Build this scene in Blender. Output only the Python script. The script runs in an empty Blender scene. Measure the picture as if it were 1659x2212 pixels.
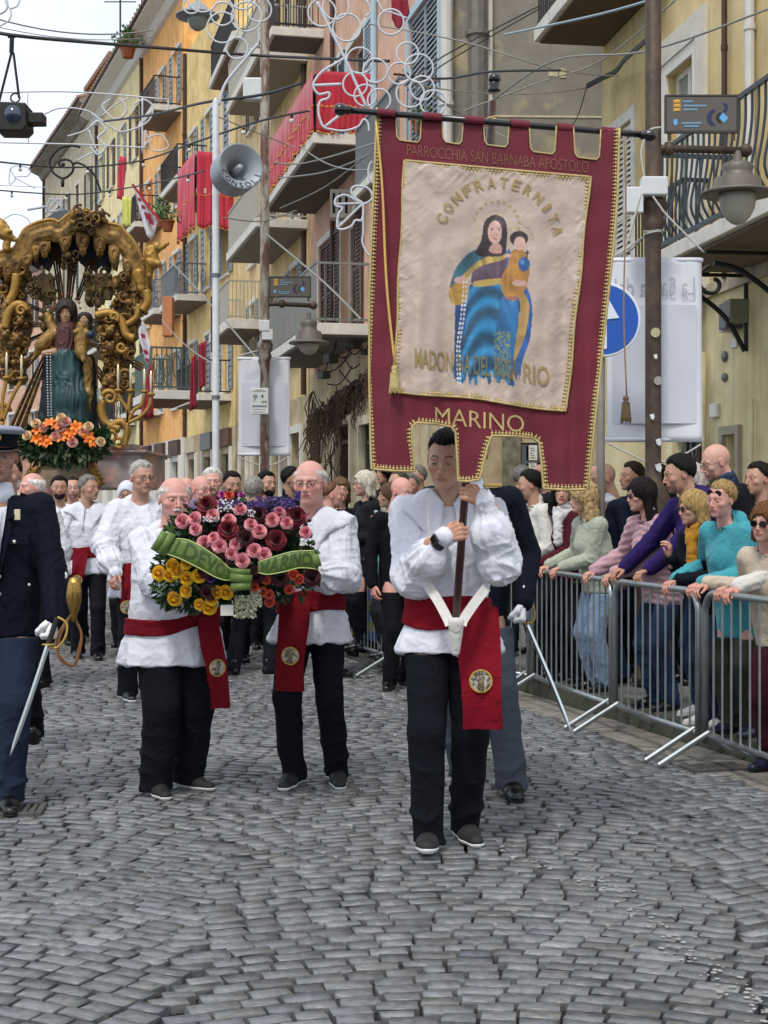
import bpy, bmesh, math, random
import numpy as np
from mathutils import Vector, Matrix, Euler
S = bpy.context.scene
COL = S.collection
R = math.radians
random.seed(7)
RNG = np.random.default_rng(7)

# ------------------------------------------------------------------ camera, sky, sun, exposure
CAMH = 1.45
cam_d = bpy.data.cameras.new('camera'); cam = bpy.data.objects.new('camera', cam_d); COL.objects.link(cam)
cam.location = (0, 0, CAMH); cam.rotation_euler = (R(90), 0, 0)
cam_d.sensor_fit = 'VERTICAL'; cam_d.sensor_height = 36.0; cam_d.lens = 52.73
cam_d.shift_y = -15/2212.0; cam_d.clip_start = 0.1; cam_d.clip_end = 2000
S.camera = cam
W = bpy.data.worlds.new('World'); S.world = W; W.use_nodes = True
wn, wl = W.node_tree.nodes, W.node_tree.links
bg = wn['Background']
SUN_EL, SUN_ROT = 58, 200
sky = wn.new('ShaderNodeTexSky'); sky.sky_type = 'NISHITA'; sky.sun_disc = False
sky.sun_elevation = R(SUN_EL); sky.sun_rotation = R(SUN_ROT); sky.dust_density = 2.5
tc = wn.new('ShaderNodeTexCoord'); mp = wn.new('ShaderNodeMapping'); mp.inputs['Scale'].default_value = (1.6, 1.6, 5)
nz = wn.new('ShaderNodeTexNoise'); nz.inputs['Scale'].default_value = 1.7; nz.inputs['Detail'].default_value = 6
rp = wn.new('ShaderNodeValToRGB')
rp.color_ramp.elements[0].position = .3; rp.color_ramp.elements[0].color = (6.6, 7.6, 9.0, 1)
rp.color_ramp.elements[1].position = .68; rp.color_ramp.elements[1].color = (9.2, 9.6, 10.2, 1)
mx = wn.new('ShaderNodeMixRGB'); mx.inputs[0].default_value = .84
wl.new(tc.outputs['Generated'], mp.inputs[0]); wl.new(mp.outputs[0], nz.inputs[0]); wl.new(nz.outputs[0], rp.inputs[0])
wl.new(sky.outputs[0], mx.inputs[1]); wl.new(rp.outputs[0], mx.inputs[2]); wl.new(mx.outputs[0], bg.inputs[0])
bg.inputs[1].default_value = 0.1
sun_d = bpy.data.lights.new('sun', 'SUN'); sun = bpy.data.objects.new('sun', sun_d); COL.objects.link(sun)
sun_d.energy = 1.5; sun_d.angle = R(11); sun_d.color = (1, .965, .91)
sun.rotation_euler = (R(90-SUN_EL), 0, R(180-SUN_ROT)); sun.location = (0, 0, 30)
S.view_settings.view_transform = 'Standard'; S.view_settings.look = 'None'
S.view_settings.gamma = 1; S.view_settings.use_curve_mapping = False
S.view_settings.exposure = 0.45

# ------------------------------------------------------------------ helpers
def P(u, v, d):
    "image reading (1659 px wide copy of the photograph) at a known distance d in metres -> place in the world"
    return Vector(((u-829.5)*d/3240.0, d, CAMH+(1091-v)*d/3240.0))
def tag(o, label=None, cat=None, group=None, kind=None):
    if label: o['label'] = label
    if cat: o['category'] = cat
    if group: o['group'] = group
    if kind: o['kind'] = kind
    return o
def empty(name, loc=(0, 0, 0), rz=0, label=None, cat=None, group=None, kind=None):
    o = bpy.data.objects.new(name, None); COL.objects.link(o); o.empty_display_size = .1
    o.location = loc; o.rotation_euler = (0, 0, rz)
    return tag(o, label, cat, group, kind)
MATS = {}
def srgb(h):
    h = h.lstrip('#'); c = [int(h[i:i+2], 16)/255 for i in (0, 2, 4)]
    return tuple((x/12.92 if x <= .04045 else ((x+.055)/1.055)**2.4) for x in c)
def mat(name, col=(.5, .5, .5), rough=.6, metal=0., var=.0, vscale=8., bump=0., bscale=60., spec=.5, attr=None,
        sss=0., trans=0., col2=None, cscale=None, stretch=(1, 1, 1), sheen=0., alpha=1., thr=.5, soft=.15, coat=0.):
    if name in MATS: return MATS[name]
    if isinstance(col, str): col = srgb(col)
    if isinstance(col2, str): col2 = srgb(col2)
    m = bpy.data.materials.new(name); m.use_nodes = True; MATS[name] = m
    n, l = m.node_tree.nodes, m.node_tree.links
    b = n['Principled BSDF']
    b.inputs['Base Color'].default_value = (*col, 1); b.inputs['Roughness'].default_value = rough
    b.inputs['Metallic'].default_value = metal; b.inputs['Specular IOR Level'].default_value = spec
    if sss: b.inputs['Subsurface Weight'].default_value = sss; b.inputs['Subsurface Radius'].default_value = (.012, .005, .003); b.inputs['Subsurface Scale'].default_value = 1
    if sheen: b.inputs['Sheen Weight'].default_value = sheen
    if trans: b.inputs['Transmission Weight'].default_value = trans
    if coat: b.inputs['Coat Weight'].default_value = coat
    out = None
    t = n.new('ShaderNodeTexCoord'); mpp = n.new('ShaderNodeMapping'); l.new(t.outputs['Object'], mpp.inputs[0]); mpp.inputs['Scale'].default_value = stretch
    src = None
    if attr:
        a = n.new('ShaderNodeAttribute'); a.attribute_name = attr; src = a.outputs['Color']
    if col2 is not None:
        q = n.new('ShaderNodeTexNoise'); q.inputs['Scale'].default_value = cscale or vscale; q.inputs['Detail'].default_value = 6; q.inputs['Roughness'].default_value = .62
        l.new(mpp.outputs[0], q.inputs[0])
        rr = n.new('ShaderNodeMapRange'); rr.inputs[1].default_value = thr-soft; rr.inputs[2].default_value = thr+soft; l.new(q.outputs[0], rr.inputs[0])
        mxx = n.new('ShaderNodeMixRGB'); mxx.inputs[2].default_value = (*col2, 1)
        if src: l.new(src, mxx.inputs[1])
        else: mxx.inputs[1].default_value = (*col, 1)
        l.new(rr.outputs[0], mxx.inputs[0]); src = mxx.outputs[0]
    if var:
        q = n.new('ShaderNodeTexNoise'); q.inputs['Scale'].default_value = vscale; q.inputs['Detail'].default_value = 5
        l.new(mpp.outputs[0], q.inputs[0])
        rr = n.new('ShaderNodeMapRange'); rr.inputs[1].default_value = .25; rr.inputs[2].default_value = .75
        rr.inputs[3].default_value = 1-var; rr.inputs[4].default_value = 1+var; l.new(q.outputs[0], rr.inputs[0])
        hs = n.new('ShaderNodeHueSaturation'); l.new(rr.outputs[0], hs.inputs['Value'])
        if src: l.new(src, hs.inputs['Color'])
        else: hs.inputs['Color'].default_value = (*col, 1)
        src = hs.outputs[0]
        r2 = n.new('ShaderNodeMapRange'); r2.inputs[3].default_value = max(0, rough-.1); r2.inputs[4].default_value = min(1, rough+.1)
        l.new(q.outputs[0], r2.inputs[0]); l.new(r2.outputs[0], b.inputs['Roughness'])
    if src: l.new(src, b.inputs['Base Color'])
    if bump:
        q = n.new('ShaderNodeTexNoise'); q.inputs['Scale'].default_value = bscale; q.inputs['Detail'].default_value = 4
        l.new(mpp.outputs[0], q.inputs[0])
        bb = n.new('ShaderNodeBump'); bb.inputs['Strength'].default_value = bump; bb.inputs['Distance'].default_value = .01
        l.new(q.outputs[0], bb.inputs['Height']); l.new(bb.outputs[0], b.inputs['Normal'])
    return m

class MB:
    "collects shapes and links them as ONE mesh object"
    def __init__(s): s.v = []; s.f = []; s.m = []
    def add(s, vs, fs, mi=0):
        o = len(s.v); s.v.extend([tuple(p) for p in vs]); s.f.extend([tuple(i+o for i in f) for f in fs]); s.m.extend([mi]*len(fs)); return s
    def quad(s, a, b, c, d, mi=0): return s.add([a, b, c, d], [(0, 1, 2, 3)], mi)
    def box(s, c, size, rz=0, mi=0, M=None):
        x, y, z = [k/2 for k in size]
        vs = [Vector((i*x, j*y, k*z)) for i in (-1, 1) for j in (-1, 1) for k in (-1, 1)]
        if M is None: M = Matrix.Rotation(rz, 3, 'Z')
        vs = [M @ p + Vector(c) for p in vs]
        return s.add(vs, [(0, 1, 3, 2), (4, 6, 7, 5), (0, 4, 5, 1), (2, 3, 7, 6), (0, 2, 6, 4), (1, 5, 7, 3)], mi)
    def obox(s, O, A, B, C, mi=0):
        "box from corner O and three edge vectors"
        O, A, B, C = Vector(O), Vector(A), Vector(B), Vector(C)
        vs = [O+i*A+j*B+k*C for i in (0, 1) for j in (0, 1) for k in (0, 1)]
        return s.add(vs, [(0, 1, 3, 2), (4, 6, 7, 5), (0, 4, 5, 1), (2, 3, 7, 6), (0, 2, 6, 4), (1, 5, 7, 3)], mi)
    def tube(s, pts, r, n=8, mi=0, closed=False, flat=1.):
        pts = [Vector(p) for p in pts]; N = len(pts)
        rs = r if hasattr(r, '__len__') else [r]*N
        vs = []; up = None
        for i, p in enumerate(pts):
            if closed: t = pts[(i+1) % N]-pts[i-1]
            else: t = pts[min(i+1, N-1)]-pts[max(i-1, 0)]
            if t.length < 1e-9: t = Vector((0, 0, 1))
            t.normalize()
            if up is None: up = Vector((0, 0, 1)) if abs(t.z) < .9 else Vector((1, 0, 0))
            a = t.cross(up)
            if a.length < 1e-6: a = t.cross(Vector((1, 0, 0)))
            a.normalize(); bb = a.cross(t).normalized(); up = bb
            for k in range(n):
                w = 2*math.pi*k/n; vs.append(p + a*(math.cos(w)*rs[i]) + bb*(math.sin(w)*rs[i]*flat))
        fs = []
        L = N if closed else N-1
        for i in range(L):
            for k in range(n):
                a0 = i*n+k; a1 = i*n+(k+1) % n; b0 = ((i+1) % N)*n+k; b1 = ((i+1) % N)*n+(k+1) % n
                fs.append((a0, a1, b1, b0))
        if not closed: fs.append(tuple(range(n))[::-1]); fs.append(tuple(range((N-1)*n, N*n)))
        return s.add(vs, fs, mi)
    def lathe(s, prof, c=(0, 0, 0), n=24, mi=0, M=None, sx=1., sy=1., caps=True):
        vs = []; fs = []; M = M or Matrix.Identity(3); c = Vector(c)
        for (r, z) in prof:
            for k in range(n):
                w = 2*math.pi*k/n; vs.append(M @ Vector((r*math.cos(w)*sx, r*math.sin(w)*sy, z))+c)
        for i in range(len(prof)-1):
            for k in range(n): fs.append((i*n+k, i*n+(k+1) % n, (i+1)*n+(k+1) % n, (i+1)*n+k))
        if caps: fs.append(tuple(range(n))[::-1]); fs.append(tuple(range((len(prof)-1)*n, len(prof)*n)))
        return s.add(vs, fs, mi)
    def ball(s, c, r, n=10, mi=0, sc=(1, 1, 1), M=None):
        prof = [(max(r*math.sin(math.pi*i/n), 1e-5), -r*math.cos(math.pi*i/n)) for i in range(n+1)]
        D = Matrix.Diagonal(sc); M = (M @ D) if M else D
        return s.lathe(prof, c, n=n+2, mi=mi, M=M)
    def prism(s, poly, O, A, B, C, mi=0):
        "polygon in plane (A,B) at O extruded by C"
        O, A, B, C = Vector(O), Vector(A), Vector(B), Vector(C); n = len(poly)
        vs = [O+A*p[0]+B*p[1] for p in poly]+[O+A*p[0]+B*p[1]+C for p in poly]
        fs = [tuple(range(n))[::-1], tuple(range(n, 2*n))]+[(i, (i+1) % n, n+(i+1) % n, n+i) for i in range(n)]
        return s.add(vs, fs, mi)
    def mesh(s, name, mats, smooth=False):
        me = bpy.data.meshes.new(name); me.from_pydata(s.v, [], s.f)
        if not isinstance(mats, (list, tuple)): mats = [mats]
        for m in mats: me.materials.append(m)
        if len(mats) > 1: me.polygons.foreach_set('material_index', s.m)
        if smooth: me.polygons.foreach_set('use_smooth', [True]*len(me.polygons))
        me.update(); return me
    def build(s, name, mats, parent=None, smooth=False, kind=None, label=None, bevel=0, fix=True):
        me = s.mesh(name, mats, smooth)
        if fix:
            bm = bmesh.new(); bm.from_mesh(me); bmesh.ops.recalc_face_normals(bm, faces=bm.faces); bm.to_mesh(me); bm.free()
        return link(name, me, parent, kind=kind, label=label, bevel=bevel)
def link(name, me, parent=None, loc=None, rot=None, kind=None, label=None, bevel=0):
    o = bpy.data.objects.new(name, me); COL.objects.link(o)
    if parent: o.parent = parent
    if loc is not None: o.location = loc
    if rot is not None: o.rotation_euler = rot
    if kind: o['kind'] = kind
    if label: o['label'] = label
    if bevel:
        md = o.modifiers.new('bevel', 'BEVEL'); md.width = bevel; md.segments = 2; md.limit_method = 'ANGLE'; md.angle_limit = R(40)
    return o
def copy_tree(o, parent=None):
    c = o.copy(); COL.objects.link(c); c.parent = parent
    for ch in o.children: copy_tree(ch, c)
    return c
def smoothpath(pts, n=8, closed=False):
    pts = [Vector(p) for p in pts]; out = []; N = len(pts)
    rng_ = range(N) if closed else range(N-1)
    for i in rng_:
        if closed: a, b, c, d = pts[i-1], pts[i], pts[(i+1) % N], pts[(i+2) % N]
        else: a, b, c, d = pts[max(i-1, 0)], pts[i], pts[i+1], pts[min(i+2, N-1)]
        for k in range(n):
            t = k/n
            out.append(.5*((2*b)+(-a+c)*t+(2*a-5*b+4*c-d)*t*t+(-a+3*b-3*c+d)*t**3))
    if not closed: out.append(pts[-1])
    return out
TXT = {}
def text_geo(txt, size=1., bold=0., extrude=0.):
    "outline letters as triangles in the xy plane (verts, faces), centred"
    key = (txt, size, bold, extrude)
    if key in TXT: return TXT[key]
    cu = bpy.data.curves.new('t', 'FONT'); cu.body = txt; cu.size = size; cu.align_x = 'CENTER'; cu.align_y = 'CENTER'
    cu.offset = bold; cu.extrude = extrude; cu.resolution_u = 3
    o = bpy.data.objects.new('t', cu); me = bpy.data.meshes.new_from_object(o)
    vs = [v.co.copy() for v in me.vertices]; fs = [tuple(p.vertices) for p in me.polygons]
    bpy.data.objects.remove(o); bpy.data.curves.remove(cu); bpy.data.meshes.remove(me)
    TXT[key] = (vs, fs); return TXT[key]
# ---- numpy noise
_tab = RNG.random((64, 64, 64)).astype(np.float32)
def vnoise(p):
    p = np.asarray(p, np.float32); i = np.floor(p).astype(int); f = p-i; f = f*f*(3-2*f)
    i &= 63; j = (i+1) & 63
    x0, y0, z0 = i[..., 0], i[..., 1], i[..., 2]; x1, y1, z1 = j[..., 0], j[..., 1], j[..., 2]
    fx, fy, fz = f[..., 0], f[..., 1], f[..., 2]
    a = _tab[x0, y0, z0]*(1-fx)+_tab[x1, y0, z0]*fx; b = _tab[x0, y1, z0]*(1-fx)+_tab[x1, y1, z0]*fx
    c = _tab[x0, y0, z1]*(1-fx)+_tab[x1, y0, z1]*fx; d = _tab[x0, y1, z1]*(1-fx)+_tab[x1, y1, z1]*fx
    return (a*(1-fy)+b*fy)*(1-fz)+(c*(1-fy)+d*fy)*fz
def ridged(p):
    return 1-np.abs(2*vnoise(p)-1)

# ---- signed distance shapes and surface nets
def sd_cap(p, a, b, ra, rb, sc=None):
    a = np.array(a, np.float32); b = np.array(b, np.float32)
    if sc is not None:
        sc = np.array(sc, np.float32); p = p*sc; a = a*sc; b = b*sc
    ab = b-a; t = np.clip(((p-a)@ab)/max(float(ab@ab), 1e-9), 0, 1)
    d = np.linalg.norm(p-a-t[..., None]*ab, axis=-1)
    return d-(ra+(rb-ra)*t)
def sd_ell(p, c, r):
    r = np.array(r, np.float32); q = (p-np.array(c, np.float32))
    k0 = np.linalg.norm(q/r, axis=-1); k1 = np.linalg.norm(q/(r*r), axis=-1)+1e-6
    return k0*(k0-1)/k1
def smin(a, b, k):
    h = np.clip(.5+.5*(b-a)/k, 0, 1); return b*(1-h)+a*h-k*h*(1-h)
def smax(a, b, k): return -smin(-a, -b, k)
def union(p, prims, k):
    f = None
    for q in prims:
        kk = k
        if q[0] == 'e': d = sd_ell(p, q[1], q[2])
        else: d = sd_cap(p, *q[1:])
        f = d if f is None else smin(f, d, kk)
    return f
def snet(fn, lo, hi, h):
    "surface nets: fn(points)->distance; returns (verts, quads)"
    lo = np.array(lo, np.float32); hi = np.array(hi, np.float32)
    n = np.maximum(((hi-lo)/h).astype(int)+2, 4)
    ax = [lo[i]+h*np.arange(n[i]) for i in range(3)]
    g = np.stack(np.meshgrid(*ax, indexing='ij'), -1).astype(np.float32)
    f = fn(g).astype(np.float32)
    f[0] = f[-1] = 1; f[:, 0] = f[:, -1] = 1; f[:, :, 0] = f[:, :, -1] = 1
    s = f < 0
    acc = np.zeros((n[0]-1, n[1]-1, n[2]-1, 3), np.float32); cnt = np.zeros(acc.shape[:3], np.float32)
    sl = lambda o, m: slice(o, m-1+o)
    idx = np.stack(np.meshgrid(*[np.arange(k-1) for k in n], indexing='ij'), -1).astype(np.float32)
    for axn in range(3):
        o1, o2 = [k for k in range(3) if k != axn]
        for a in (0, 1):
            for b in (0, 1):
                of = [0, 0, 0]; of[o1] = a; of[o2] = b; of2 = list(of); of2[axn] = 1
                fa = f[sl(of[0], n[0]), sl(of[1], n[1]), sl(of[2], n[2])]; fb = f[sl(of2[0], n[0]), sl(of2[1], n[1]), sl(of2[2], n[2])]
                cr = (fa < 0) != (fb < 0)
                t = np.where(cr, fa/np.where(cr, fa-fb, 1), 0)
                acc[..., axn] += np.where(cr, t, 0); acc[..., o1] += np.where(cr, a, 0); acc[..., o2] += np.where(cr, b, 0); cnt += cr
    m = cnt > 0
    vid = np.full(m.shape, -1); vid[m] = np.arange(m.sum())
    vs = (idx[m]+acc[m]/cnt[m][:, None])*h+lo
    qs = []
    for axn in range(3):
        o1, o2 = [(1, 2), (2, 0), (0, 1)][axn]
        A = [slice(1, k-1) for k in n]; A[axn] = slice(0, n[axn]-1)
        B = list(A); B[axn] = slice(1, n[axn])
        sa, sb = s[tuple(A)], s[tuple(B)]; c = np.argwhere(sa != sb)
        if len(c) == 0: continue
        flip = sa[tuple(c.T)]
        off = np.array([0, 0, 0]); off[o1] = 1; off[o2] = 1
        base = c+off; d1 = np.zeros(3, int); d1[o1] = 1; d2 = np.zeros(3, int); d2[o2] = 1
        g4 = [base-d1-d2, base-d2, base, base-d1]
        q = np.stack([vid[tuple(x.T)] for x in g4], -1)
        q[~flip] = q[~flip][:, ::-1]; qs.append(q)
    return vs.astype(np.float32), np.concatenate(qs)
def vnormals(v, q):
    a = v[q[:, 2]]-v[q[:, 0]]; b = v[q[:, 3]]-v[q[:, 1]]; nn = np.cross(a, b); N = np.zeros_like(v)
    for k in range(4): np.add.at(N, q[:, k], nn)
    return N/(np.linalg.norm(N, axis=1)[:, None]+1e-9)
def np_mesh(name, v, q, mats, smooth=True, tint=None, mi=None):
    me = bpy.data.meshes.new(name)
    me.vertices.add(len(v)); me.vertices.foreach_set('co', np.asarray(v, np.float32).ravel())
    k = q.shape[1]
    me.loops.add(len(q)*k); me.loops.foreach_set('vertex_index', q.astype(np.int32).ravel())
    me.polygons.add(len(q)); me.polygons.foreach_set('loop_start', np.arange(0, len(q)*k, k, dtype=np.int32))
    me.polygons.foreach_set('loop_total', np.full(len(q), k, np.int32))
    if not isinstance(mats, (list, tuple)): mats = [mats]
    for m in mats: me.materials.append(m)
    if mi is not None: me.polygons.foreach_set('material_index', mi.astype(np.int32))
    me.polygons.foreach_set('use_smooth', [smooth]*len(q)); me.update(calc_edges=True)
    if tint is not None:
        a = me.color_attributes.new('tint', 'FLOAT_COLOR', 'POINT')
        c = np.ones((len(v), 4), np.float32); c[:, :3] = tint; a.data.foreach_set('color', c.ravel())
    return me
# ------------------------------------------------------------------ ground, road, cobbles, kerb, pavement
M_dirt = mat('joint_dirt', (.022, .021, .02), .9, var=.3, vscale=12, bump=.5, bscale=80)
g = MB(); g.quad((-300, -20, -.03), (300, -20, -.03), (300, 600, -.03), (-300, 600, -.03))
g.build('ground', M_dirt, kind='structure')
def stone_material():
    m = bpy.data.materials.new('basalt_cobble'); m.use_nodes = True
    n, l = m.node_tree.nodes, m.node_tree.links; b = n['Principled BSDF']
    ge = n.new('ShaderNodeTexCoord'); a = n.new('ShaderNodeAttribute'); a.attribute_name = 'tint'
    big = n.new('ShaderNodeTexNoise'); big.inputs['Scale'].default_value = .55; big.inputs['Detail'].default_value = 4
    sm = n.new('ShaderNodeTexNoise'); sm.inputs['Scale'].default_value = 28; sm.inputs['Detail'].default_value = 6; sm.inputs['Roughness'].default_value = .7
    fine = n.new('ShaderNodeTexNoise'); fine.inputs['Scale'].default_value = 160; fine.inputs['Detail'].default_value = 3
    geo = n.new('ShaderNodeNewGeometry')
    for q in (big, sm, fine): l.new(geo.outputs['Position'], q.inputs[0])
    h1 = n.new('ShaderNodeMapRange'); h1.inputs[1].default_value = .3; h1.inputs[2].default_value = .7; h1.inputs[3].default_value = .65; h1.inputs[4].default_value = 1.4
    l.new(sm.outputs[0], h1.inputs[0])
    h2 = n.new('ShaderNodeMapRange'); h2.inputs[1].default_value = .3; h2.inputs[2].default_value = .7; h2.inputs[3].default_value = .8; h2.inputs[4].default_value = 1.15
    l.new(big.outputs[0], h2.inputs[0])
    mu = n.new('ShaderNodeMath'); mu.operation = 'MULTIPLY'; l.new(h1.outputs[0], mu.inputs[0]); l.new(h2.outputs[0], mu.inputs[1])
    hs = n.new('ShaderNodeHueSaturation'); l.new(a.outputs['Color'], hs.inputs['Color']); l.new(mu.outputs[0], hs.inputs['Value'])
    l.new(hs.outputs[0], b.inputs['Base Color'])
    r = n.new('ShaderNodeMapRange'); r.inputs[1].default_value = .3; r.inputs[2].default_value = .7; r.inputs[3].default_value = .25; r.inputs[4].default_value = .45
    l.new(sm.outputs[0], r.inputs[0]); l.new(r.outputs[0], b.inputs['Roughness'])
    b.inputs['Specular IOR Level'].default_value = .6
    bu = n.new('ShaderNodeBump'); bu.inputs['Strength'].default_value = .35; bu.inputs['Distance'].default_value = .006
    ad = n.new('ShaderNodeMath'); ad.operation = 'ADD'; l.new(sm.outputs[0], ad.inputs[0])
    m2 = n.new('ShaderNodeMath'); m2.operation = 'MULTIPLY'; m2.inputs[1].default_value = .3; l.new(fine.outputs[0], m2.inputs[0]); l.new(m2.outputs[0], ad.inputs[1])
    l.new(ad.outputs[0], bu.inputs['Height']); l.new(bu.outputs[0], b.inputs['Normal'])
    return m
M_stone = stone_material()
def kerb_x(y):
    if y < 11: return 1.47-.31*(y-10.4)
    return 1.284-.25*(y-11)
# sampietrini: wavy courses of hand-split blocks laid in overlapping fans
def stone_poly(cx, cy, w, l, rot, rs):
    c, s = math.cos(rot), math.sin(rot); out = []
    for (i, j) in ((-1, -1), (1, -1), (1, 1), (-1, 1)):
        x = i*w/2*(1-rs.random()*.13)+rs.normal()*.002; y = j*l/2*(1-rs.random()*.16)+rs.normal()*.0025
        out.append((cx+x*c-y*s, cy+x*s+y*c))
    return out
rs = np.random.default_rng(3)
stones = []
def course_shift(x):   # arcs about 1.9 m wide
    k = x/1.9+.35; fr = k-math.floor(k)-.5
    return .30*math.cos(fr*math.pi)
y = 2.9; 
while y < 34:
    far = y > 17
    rowh = .083 if not far else .135
    xr = .30*y+.9; x = -xr-.3+rs.random()*.1
    while x < xr+.4:
        w = rs.uniform(.098, .165) if not far else rs.uniform(.13, .2)
        cx = x+w/2
        wob = .07*math.sin(cx*1.3+y*.8)+.04*math.sin(cx*3.1-y*1.7)
        yy = y+course_shift(cx+.12*math.sin(y*1.1))+wob
        e = .02; sl = (course_shift(cx+e)-course_shift(cx-e))/(2*e)+.07*1.3*math.cos(cx*1.3+y*.8)
        sl = max(-.9, min(.9, sl))
        if cx < kerb_x(yy)-.38:
            stones.append((cx, yy, w-.005, rowh*(1-.12*abs(sl))-.0045, math.atan(sl)+rs.normal()*.025))
        x += w*math.cos(math.atan(sl))*1.0
    y += rowh
def stone_geo(st, rs):
    cx, cy, w, l, rot = st
    if rs.random() < .07: w *= rs.uniform(.7, .9); l *= rs.uniform(.75, .95)
    top = stone_poly(cx, cy, w*.955, l*.94, rot, rs); sh = stone_poly(cx, cy, w*1.0, l*1.0, rot, rs)
    hz = rs.normal()*.0014; tx, ty = rs.normal()*.009, rs.normal()*.012
    vs = []
    for (x_, y_) in sh: vs.append((x_, y_, -.028))
    for (x_, y_), (X_, Y_) in zip(top, sh): vs.append(((x_*.4+X_*.6), (y_*.4+Y_*.6), -.003+hz))
    for (x_, y_) in top: vs.append((x_, y_, hz+(x_-cx)*tx+(y_-cy)*ty))
    vs.append((cx, cy, hz+.0012))
    return vs
F_stone = []
for k in range(4): F_stone.append((k, (k+1) % 4, 4+(k+1) % 4, 4+k)); F_stone.append((4+k, 4+(k+1) % 4, 8+(k+1) % 4, 8+k)); F_stone.append((8+k, 8+(k+1) % 4, 12))
pav = empty('road', (0, 0, 0), kind='structure')
near = sorted([s_ for s_ in stones if abs(s_[0]) < .262*s_[1] and s_[1] > 3.66], key=lambda s_: s_[1])[:296]
near_id = {id(s_) for s_ in near}
def tint_of(rs):
    t = .15*(1+rs.normal()*.17); b_ = rs.normal()*.004
    return (t-b_*.3, t*1.005, t*1.012+b_)
ALLV, ALLF, ALLT = [], [], []
for s_ in stones:
    vs = stone_geo(s_, rs); t = tint_of(rs)
    if id(s_) in near_id:
        me = bpy.data.meshes.new('cobblestone'); c0 = Vector((s_[0], s_[1], 0))
        me.from_pydata([(p[0]-c0.x, p[1]-c0.y, p[2]) for p in vs], [], F_stone); me.materials.append(M_stone)
        a = me.color_attributes.new('tint', 'FLOAT_COLOR', 'POINT'); a.data.foreach_set('color', np.tile(np.array([*t, 1], np.float32), len(vs)))
        me.polygons.foreach_set('use_smooth', [len(p_) == 3 or i_ % 3 == 1 for i_, p_ in enumerate(F_stone)])
        link('cobblestone', me, pav, loc=c0)
    else:
        o_ = len(ALLV); ALLV.extend(vs); ALLT.extend([(*t, 1)]*len(vs)); ALLF.extend([tuple(i+o_ for i in f) for f in F_stone])
me = bpy.data.meshes.new('cobbles'); me.from_pydata(ALLV, [], ALLF); me.materials.append(M_stone)
a = me.color_attributes.new('tint', 'FLOAT_COLOR', 'POINT'); a.data.foreach_set('color', np.array(ALLT, np.float32).ravel())
me.polygons.foreach_set('use_smooth', [True]*len(me.polygons))
o = link('cobbles', me, pav, kind='stuff')
# far road surface, where blocks can no longer be told apart
M_far = mat('far_basalt', (.12, .12, .123), .5, var=.3, vscale=9, bump=.5, bscale=14)
f_ = MB(); f_.quad((-60, 34.3, -.005), (20, 34.3, -.005), (20, 200, -.005), (-60, 200, -.005)); f_.build('far_road', M_far, kind='structure')
f_ = MB(); f_.quad((-60, 9, -.006), (-.30*34-1, 34.3, -.006), (-60, 34.3, -.006), (-60, 20, -.006)); f_.build('side_road', M_far, kind='structure')
# gutter strip of pale long slabs
M_gut = mat('gutter_stone', (.2, .185, .155), .75, var=.35, vscale=9, bump=.6, bscale=50)
M_kerb = mat('kerb_stone', (.085, .083, .062), .85, var=.4, vscale=7, bump=.7, bscale=35, col2=(.05, .06, .03), cscale=6)
M_pave = mat('pavement_slab', (.12, .118, .112), .8, var=.25, vscale=6, bump=.4, bscale=60)
gut = empty('gutter', (0, 0, 0), kind='structure'); pv = empty('pavement', (0, 0, 0), kind='structure')
y = 4.2
while y < 30:
    L = rs.uniform(.22, .4); y1 = y+L-.012
    for (o0, o1) in ((-.38, -.2), (-.19, -.01)):
        jj = rs.normal(size=4)*.006; hz = rs.normal()*.003
        m_ = MB(); pts = [(kerb_x(y)+o0+jj[0], y), (kerb_x(y)+o1+jj[1], y+jj[2]), (kerb_x(y1)+o1+jj[3], y1), (kerb_x(y1)+o0, y1+jj[1])]
        m_.prism(pts, (0, 0, -.03), (1, 0, 0), (0, 1, 0), (0, 0, .028+hz)); m_.build('slab', M_gut, gut, fix=False, bevel=.004)
    y += L
y = 3.6
while y < 32:
    L = rs.uniform(.8, 1.1); y1 = y+L-.01
    m_ = MB(); m_.prism([(kerb_x(y), y), (kerb_x(y)+.2, y), (kerb_x(y1)+.2, y1), (kerb_x(y1), y1)], (0, 0, -.03), (1, 0, 0), (0, 1, 0), (0, 0, .155))
    m_.build('kerb_stone', M_kerb, pv, fix=False, bevel=.012); y += L
y = 3.6
while y < 32:
    L = .6; y1 = y+L-.008
    for k in range(6):
        a0 = .208+k*.58; a1 = a0+.572
        m_ = MB(); m_.prism([(kerb_x(y)+a0, y), (kerb_x(y)+a1, y), (kerb_x(y1)+a1, y1), (kerb_x(y1)+a0, y1)], (0, 0, -.03), (1, 0, 0), (0, 1, 0), (0, 0, .15+rs.normal()*.0015))
        m_.build('paving_slab', M_pave, pv, fix=False)
    y += L
f_ = MB(); f_.prism([(kerb_x(3.6)+3.6, 3.6), (14, 3.6), (14, 32), (kerb_x(32)+3.6, 32)], (0, 0, -.03), (1, 0, 0), (0, 1, 0), (0, 0, .14)); f_.build('pavement_inner', M_pave, pv)
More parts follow.
